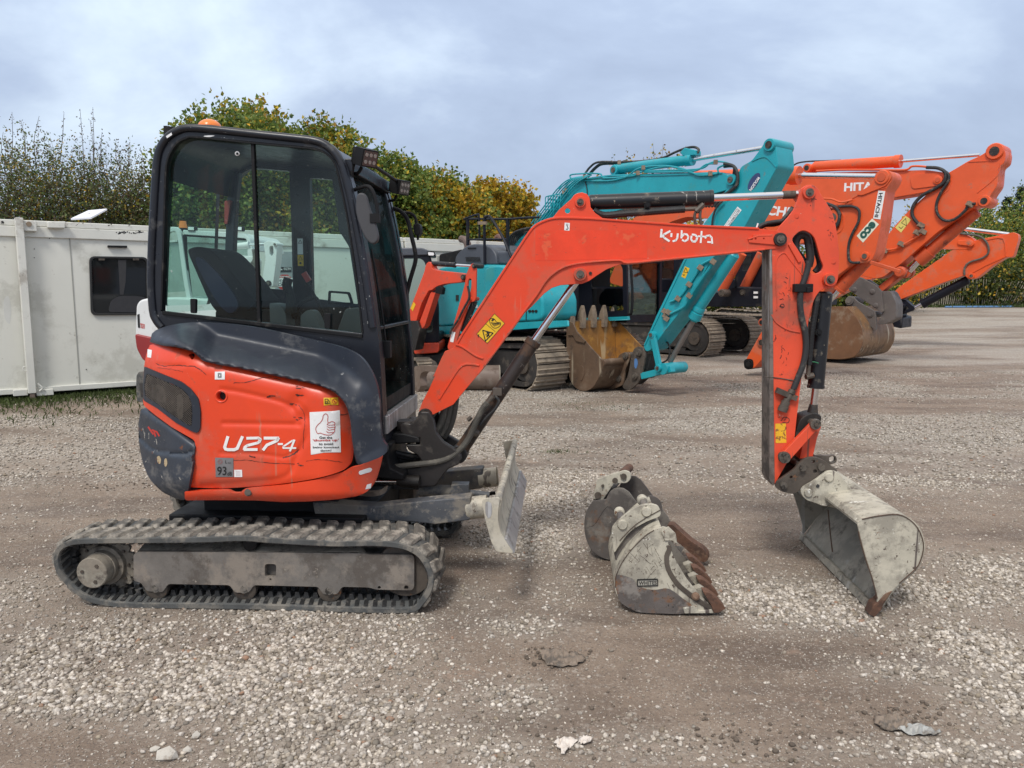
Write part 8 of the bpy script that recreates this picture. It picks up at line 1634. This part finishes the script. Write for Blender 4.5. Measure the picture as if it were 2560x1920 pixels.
MB().strip(TK, A((250, 1010), (340, 1000)), 4, .3, .34).build('rear_rail', m_whitepaint, fr_); MB().flat(TK, A((262, 1010), (350, 1000), (400, 1350), (245, 1360)), .3).build('rear_window', m_cabglass, fr_)
q = TK.P(A((382, 925))[0], .3); bc2 = MB().cyl(q - Vector((0, 0, .02)), q + Vector((0, 0, .02)), .05, seg=16).build('beacon', m_black, XK); MB().cyl(q + Vector((0, 0, .02)), q + Vector((0, 0, .10)), .05, r2=.035, seg=16).build('lens', m_amber, bc2)
for x in (435, 765): MB().prism(TK, A((x - 26, 897), (x + 26, 900), (x + 26, 935), (x - 26, 932)), .08, .16).build('work_lamp', m_black, XK, bevel=.01); MB().flat(TK, A((x - 20, 904), (x + 20, 906), (x + 20, 928), (x - 20, 926)), .078).build('lamp_lens', m_white, XK)
bk = MB().prism(TK, fillet(A((690, 1130), (860, 1105), (885, 1130), (880, 1230), (780, 1290), (740, 1420), (640, 1420), (690, 1250)), 8), -.25, -.08).build('boom', m_whitepaint, XK, bevel=.01); m = MB(); add_text(m, TK, 'TAKEUCHI', A((694, 1180), (806, 1176), (806, 1146), (694, 1146)), -.252, .03); m.build('maker_lettering', m_red, bk)
pcyl(TK, A((700, 1045))[0], A((838, 1030))[0], 7.5, -.17, m_whitepaint, XK, 'dipper_cylinder', rod=(A((990, 1022))[0], 3.5)); MB().prism(TK, fillet(A((690, 1090), (830, 1105), (870, 1060), (860, 1120), (830, 1135), (690, 1110)), 4), -.24, -.1).build('boom_pipe_guard', m_whitepaint, XK)
ak = MB().prism(TK, fillet(A((935, 1015), (960, 1000), (1010, 1004), (1032, 1030), (1022, 1160), (1000, 1325), (920, 1320), (950, 1120)), 8), -.25, -.08, [fillet(A((978, 1040), (1002, 1035), (1005, 1090), (990, 1112), (978, 1090)), 5)]).build('arm', m_whitepaint, XK, bevel=.01); pboss(TK, A((968, 1295))[0], 7, -.27, -.06, m_casting, ak); pboss(TK, A((1015, 1025))[0], 5, -.27, -.06, m_whitepaint, ak)
for k in range(3): MB().tube([TK.P(p, -.28) for p in A((690, 1210 + k * 22), (770, 1205 + k * 20), (830, 1180 + k * 22), (872, 1130 + k * 26), (868, 1060))], .016).build('hose', m_dustyhose, XK)
# ------------------------------------------------------------------ loose buckets in front
gW = ground_at(1690, 1534); BW_ = Fr((gW.x, gW.y), -4); W0, W1 = 0.0, .56
WB = thing('toothed_bucket', 'grey white toothed digging bucket reading WHITES, lying on the gravel between blade and arm', 'bucket', tuple(BW_.W(0, 0, .28)), 'loose buckets lying side by side on the gravel')
side = fillet(F((330, 640), (300, 830), (300, 930), (322, 1000), (370, 1055), (430, 1084), (540, 1090), (690, 1092), (760, 1080), (730, 1040), (640, 950), (575, 830), (540, 720), (545, 670), (565, 640), (600, 640), (640, 660), (620, 625), (575, 610), (500, 620), (420, 640)), [10, 0, 12, 12, 12, 10, 0, 0, 8, 0, 20, 20, 12, 8, 8, 8, 6, 8, 10, 8, 8], 4)
sidep = spl(F((520, 628), (470, 660), (400, 730), (340, 810), (306, 890), (303, 950), (325, 1010), (372, 1056), (440, 1084), (560, 1091), (700, 1092), (850, 1092)), 4) + F((845, 1060), (770, 985), (700, 900), (640, 800), (600, 710)) + spl(F((598, 700), (625, 690), (645, 715), (640, 660), (612, 625), (570, 612)), 3)
shell = spl(F((560, 614), (500, 640), (440, 690), (380, 750), (335, 815), (306, 890), (303, 950), (325, 1010), (372, 1056), (440, 1084), (560, 1091), (700, 1092), (860, 1092)), 4)
uz = [BW_.uz(p, W0) for p in shell]; n = len(uz); v = []; cW = Vector(BW_.uz(F((620, 880))[0], W0))
for lay, o in ((0, W0), (0, W1), (1, W1), (1, W0)):
    for u, z in uz: q = Vector((u, z)); q += (cW - q).normalized() * (.010 if lay else 0); v.append(BW_.W(q.x, max(q.y, .004), o))
SH = MB().add(v, [[l * n + i, l * n + i + 1, ((l + 1) % 4) * n + i + 1, ((l + 1) % 4) * n + i] for l in range(4) for i in range(n - 1)] + [[0, n, 2 * n, 3 * n], [n - 1, 4 * n - 1, 3 * n - 1, 2 * n - 1]]).build('shell', m_bucketwhite, WB, ang=35)
MB().prism(BW_, sidep, W0 - .010, W0).build('side_plate', m_bucketwhite, WB, bevel=.002); m = MB().prism(BW_, sidep, W0 - .010, W0); m.v = [q + BW_.n * (W1 + .010) for q in m.v]; m.build('side_plate', m_ruststeel, WB)
# worn dark lower part of the near side: bare steel plate welded on
MB().prism(BW_, spl(F((303, 900), (330, 880), (400, 900), (440, 945), (520, 962), (600, 955), (680, 1010), (730, 1050), (690, 1092), (560, 1092), (440, 1085), (372, 1057), (325, 1011)), 4, True), W0 - .0118, W0 - .010).build('worn_steel_patch', surf('worn_steel_with_rust', (.115, .10, .092), .48, metal=.1, vary=.35, vscale=6, dirt=[((.21, .085, .025), .38, 9), ((.26, .235, .21), .25, 6)], chips=[((.035, .03, .028), .14, 30), ((.30, .12, .03), .08, 24)], bump=(.3, 40)), WB)
MB().strip(BW_, spl(F((600, 715), (605, 740), (590, 780), (600, 850), (650, 930), (720, 990), (800, 1045), (850, 1070)), 3), 12, W0 - .016, W0 + .004).build('side_cutter', m_steel, WB, bevel=.003)
MB().prism(BW_, F((560, 640), (600, 612), (640, 650), (650, 710), (620, 690), (580, 690)), W0 - .02, W0 - .008).build('corner_gusset', m_bucketwhite, WB, bevel=.003)
c = F((750, 997))[0]; MB().cyl(BW_.P(c, W0 - .03), BW_.P(c, W0 - .01), .020, seg=16, prof=[(0, .012), (.4, .020), (1, .020)]).build('rivet', m_rust, WB)
MB().prism(BW_, F((680, 1062), (758, 1048), (762, 1078), (840, 1070), (850, 1090), (690, 1094)), W0 - .02, W0 - .006).build('corner_shoe', m_bucketwhite, WB, bevel=.003)
pl = MB().prism(BW_, fillet(F((426, 904), (542, 901), (543, 940), (426, 944)), 3), W0 - .016, W0 - .010, [fillet(F((431, 909), (537, 906), (538, 936), (431, 939)), 2)]).build('name_plate', m_blk, WB); MB().flat(BW_, F((431, 909), (537, 906), (538, 936), (431, 939)), W0 - .0125).build('plate_face', surf('plate_face', (.36, .34, .29), .6), pl); m = MB(); add_text(m, BW_, 'WHITES', F((436, 935), (534, 932), (534, 911), (436, 914)), W0 - .0145, .01); m.build('maker_lettering', m_blk, pl)
MB().prism(BW_, F((840, 1050), (700, 1092), (870, 1096)), W0 + .01, W1 - .01).build('lip_edge', m_ruststeel, WB, bevel=.003)
m_bead2 = surf('dark_weld_bead', (.085, .06, .045), .8, vary=.4, vscale=20); MB().strip(BW_, spl(F((520, 632), (470, 664), (400, 734), (342, 813), (309, 890), (306, 950)), 4), 1.8, W0 - .0135, W0 - .010).build('plate_edge_bead', m_bead2, WB); MB().strip(BW_, spl(F((330, 690), (420, 600), (555, 520)), 3), 1.6, W0 + .096, W0 + .101).build('ear_edge_bead', m_bead2, WB)
m = MB(); rs = random.Random(12)
for k in range(46):
    x, y = rs.uniform(350, 600), rs.uniform(690, 930)
    if inpoly(*F((x, y))[0], sidep): a = rs.choice((.9, -.8, 1.2)) + rs.uniform(-.3, .3); l_ = rs.uniform(8, 60); m.ribbon(BW_, F((x, y), (x + l_ * .5 * cos(a), y + l_ * .5 * sin(a) + rs.uniform(-3, 3)), (x + l_ * cos(a), y + l_ * sin(a))), rs.uniform(.35, 1.1), W0 - .0108)
m.build('scratches', m_bead2, WB, kind='stuff')
# teeth
tooth = F((790, 972), (822, 975), (862, 1003), (906, 1050), (916, 1066), (885, 1086), (852, 1090), (838, 1052))
tooth = fillet(tooth, 2, 2); m = MB().prism(BW_, tooth, W0 - .022, W0 + .040); t0 = m.build('tooth', m_rust, WB, bevel=.005)
for k in range(1, 4): q = t0.copy(); col.objects.link(q); q.parent = WB; q.location = BW_.n * (k * (W1 - .05) / 3); ROOT[q.name] = ROOT[WB.name]
ad = MB().prism(BW_, fillet(F((740, 960), (780, 945), (850, 1000), (850, 1040), (800, 1030)), 2), W0 + .05, W0 + .10); a0_ = ad.build('tooth_adapter', m_bucketwhite, WB, bevel=.004)
for k in range(1, 3): q = a0_.copy(); col.objects.link(q); q.parent = WB; q.location = BW_.n * (k * (W1 - .05) / 3)
# ears and pins on top
earp = spl(F((290, 700), (286, 640), (300, 600), (360, 545), (420, 505), (480, 488), (530, 492), (552, 515), (552, 555), (480, 585), (390, 640), (330, 715), (300, 755)), 3, True)
for o in (W0 + .10, W0 + .30):
    e_ = MB().prism(BW_, earp, o, o + .02).build('ear', m_bucketwhite, WB, bevel=.003)
    for x, y in ((345, 600), (478, 528)): a = BW_.P(F((x, y))[0], W0 + .10) + BW_.n * (o - W0 - .112); MB().cyl(a, a + BW_.n * .04, .028, seg=18, prof=[(0, .022), (.3, .028), (1, .028)]).build('pin_end', m_bucketwhite, e_)
for x, y in ((345, 600), (478, 528)): a = BW_.P(F((x, y))[0], W0 + .12); MB().cyl(a, a + BW_.n * .19, .020, seg=14).build('pin', m_ruststeel, WB)
MB().prism(BW_, F((300, 690), (520, 560), (560, 612), (440, 690), (335, 815), (305, 800)), W0 + .12, W0 + .30).build('ear_bridge', m_ruststeel, WB, bevel=.01)
# the narrow bucket behind it
gN = ground_at(1540, 1402); BN = Fr((gN.x, gN.y), -22); N0, N1 = 0, .30
NB = thing('narrow_bucket', 'dark rusty narrow bucket lying behind the grey white toothed one', 'bucket', tuple(BN.W(0, 0, .3)), 'loose buckets lying side by side on the gravel')
shellN = spl(F((180, 470), (145, 530), (134, 600), (142, 670), (170, 735), (215, 775), (280, 798), (420, 810), (600, 812), (640, 812)), 4)
uz = [BN.uz(p, N0) for p in shellN]; n = len(uz); v = []; cN = Vector(BN.uz(F((330, 640))[0], N0))
for lay, o in ((0, N0), (0, N1), (1, N1), (1, N0)):
    for u, z in uz: q = Vector((u, z)); q += (cN - q).normalized() * (.010 if lay else 0); v.append(BN.W(q.x, max(.004, q.y), o))
MB().add(v, [[l * n + i, l * n + i + 1, ((l + 1) % 4) * n + i + 1, ((l + 1) % 4) * n + i] for l in range(4) for i in range(n - 1)] + [[0, n, 2 * n, 3 * n], [n - 1, 4 * n - 1, 3 * n - 1, 2 * n - 1]]).build('shell', m_ruststeel, NB, ang=35)
spn = spl(F((180, 470), (145, 530), (134, 600), (142, 670), (170, 735), (215, 775), (280, 798), (420, 810)), 4) + F((560, 806), (600, 760), (540, 640), (414, 465), (380, 420)) + spl(F((350, 400), (310, 398), (275, 420), (255, 460)), 3)
MB().prism(BN, spn, N0 - .012, N0).build('side_plate', m_ruststeel, NB, bevel=.003); m = MB().prism(BN, spn, N0 - .012, N0); m.v = [q + BN.n * (N1 + .012) for q in m.v]; m.build('side_plate', m_ruststeel, NB)
MB().prism(BN, spl(F((200, 520), (160, 600), (190, 600), (260, 500), (310, 530), (340, 500), (270, 470)), 3, True), N0 - .016, N0 - .012).build('worn_patch', m_ruststeel, NB)
earn = fillet(F((180, 460), (205, 350), (290, 320), (355, 300), (385, 310), (392, 345), (370, 372), (300, 372), (280, 400), (235, 468)), 6, 4)
for o in (N0 + .03, N0 + .22):
    e_ = MB().prism(BN, earn, o, o + .02).build('ear', m_bucketwhite, NB, bevel=.003)
    if o < .1:
        for x, y, r in ((208, 440, .020), (235, 387, .008), (303, 358, .016), (350, 336, .018)): a = BN.P(F((x, y))[0], o - .012); MB().cyl(a, a + BN.n * .02, r, seg=14).build('pin_end', m_steel, e_)
for x, y in ((215, 400), (345, 320)): a = BN.P(F((x, y))[0], N0 + .05); MB().cyl(a, a + BN.n * .17, .026, seg=16).build('pin', m_rust, NB)
MB().prism(BN, F((180, 470), (240, 350), (300, 400), (240, 470), (150, 560)), N0 + .05, N0 + .22).build('ear_bridge', m_ruststeel, NB, bevel=.01)
sp_ = fillet(F((588, 602), (620, 600), (720, 690), (790, 735), (815, 765), (820, 795), (800, 812), (760, 800), (700, 740), (640, 690)), 5, 3)
tN = MB().prism(BN, sp_, N0 + .10, N0 + .17).build('tooth', m_rust, NB, bevel=.008)
# ------------------------------------------------------------------ litter
def rock(px, py, r, label, sq=.6, seed=0, name='rock', mt=None):
    rs = np.random.default_rng(seed); g = ground_at(px, py); v = IV * (1 + (rs.random((12, 1)) - .5) * .5) * np.array([1, .8, sq]) * r; z = float(gheight(np.array([g.x]), np.array([g.y]))[0]); f = IF
    b = MB().add([Vector(p) + Vector((g.x, g.y, z + r * .3)) for p in v], f.tolist()); o = b.build(name, mt or surf('rock', (.46, .43, .38), .85, vary=.15, dirt=((.25, .21, .17), .3, 20), bump=(.4, 40)), loc=(g.x, g.y, z)); md = o.modifiers.new('s', 'SUBSURF'); md.levels = md.render_levels = 1; md.subdivision_type = 'SIMPLE'; tag(o, label, 'rock'); return o
rock(419, 1890, .042, 'pale jagged rock at the bottom left, largest stone in view', .6, 3); rock(386, 1870, .020, 'small pale rock beside the largest rock at the bottom left', .6, 5); rock(467, 1873, .018, 'small square stone right of the largest rock at the bottom left', .7, 7); rock(490, 1838, .020, 'pale stone at the left rim of the big gravel patch', .7, 9)
def scrap(pts, label, mt, seed, name, h=.008):
    rs = random.Random(seed); P_ = [(x + rs.uniform(-3.5, 3.5), y + rs.uniform(-1.8, 1.8)) for x, y in spl(pts, 4, True)]; ov, of = tri_fill(P_, (), 6); v = []
    for p in ov: g = ground_at(*p); z = float(gheight(np.array([g.x]), np.array([g.y]))[0]); v.append(Vector((g.x, g.y, z + .006 + rs.uniform(0, h))))
    c = sum(v, Vector()) / len(v); o = MB().add(v, of).build(name, mt, loc=(c.x, c.y, 0), ang=20); md = o.modifiers.new('s', 'SOLIDIFY'); md.thickness = .0015; tag(o, label, 'litter'); return o
m_paper = surf('crumpled_paper', (.62, .56, .50), .8, vary=.1, dirt=((.35, .27, .2), .2, 12), bump=(.4, 40)); m_film = surf('muddy_black_film', (.11, .092, .074), .5, vary=.4, dirt=((.24, .19, .148), .66, 22), bump=(.6, 30)); m_film2 = surf('pale_plastic_film', (.36, .36, .34), .35, vary=.3, dirt=((.2, .17, .14), .3, 14), bump=(.5, 30))
scrap([(1386, 1858), (1405, 1852), (1440, 1852), (1442, 1862), (1425, 1876), (1408, 1890), (1396, 1878)], 'crumpled cream paper scrap at the bottom, left one of two', m_paper, 1, 'paper_scrap', .014); scrap([(1446, 1852), (1462, 1846), (1480, 1850), (1478, 1858), (1462, 1864), (1448, 1862)], 'small crumpled cream paper scrap beside the larger one', m_paper, 2, 'paper_scrap', .012)
scrap([(1350, 1640), (1375, 1628), (1420, 1632), (1455, 1640), (1462, 1652), (1440, 1664), (1400, 1668), (1365, 1664)], 'dark muddy plastic film pressed into the ground below the buckets', m_film, 3, 'plastic_film', .012)
scrap([(2185, 1800), (2220, 1790), (2260, 1800), (2275, 1818), (2240, 1832), (2200, 1822)], 'dark muddy plastic film at the bottom right', m_film, 4, 'plastic_film', .012); scrap([(2245, 1822), (2290, 1815), (2330, 1826), (2352, 1840), (2310, 1842), (2260, 1836)], 'pale torn plastic strip beside the dark film at the bottom right', m_film2, 5, 'plastic_strip', .012)
# clods of churned mud
def clods():
    cl = [((1820, 1120), .5, .10), ((1500, 1170), .5, .1), ((300, 1215), .5, .08), ((260, 1600), .5, .15), ((2330, 1600), .4, .12), ((1370, 1640), .12, .04), ((2250, 1790), .2, .06), ((1900, 1840), .3, .06), ((520, 1640), .25, .1), ((1650, 1120), .6, .15), ((2300, 1060), 1.2, .5), ((1300, 1800), .6, .15), ((2000, 980), 1.5, .4), ((150, 1150), .8, .3)]
    X = []; Y = []; R = []
    for (px, py), a, b in cl:
        g = ground_at(px, py); k = int(110 * (1 + a)); X += list(g.x + rng.normal(size=k) * a * .6); Y += list(g.y + rng.normal(size=k) * b); R += list(.0025 + .0095 * rng.random(k) ** 3)
    return np.array(X), np.array(Y), np.array(R)
X, Y, R0 = clods(); o = stones('mud_clods', X, Y, R0, IV, IF, surf('dark_mud_clod', (.125, .098, .076), .95, vary=.3, bump=(.5, 60)), 'dark crumbled mud clods churned up on the yard', 'mud clods', .35)
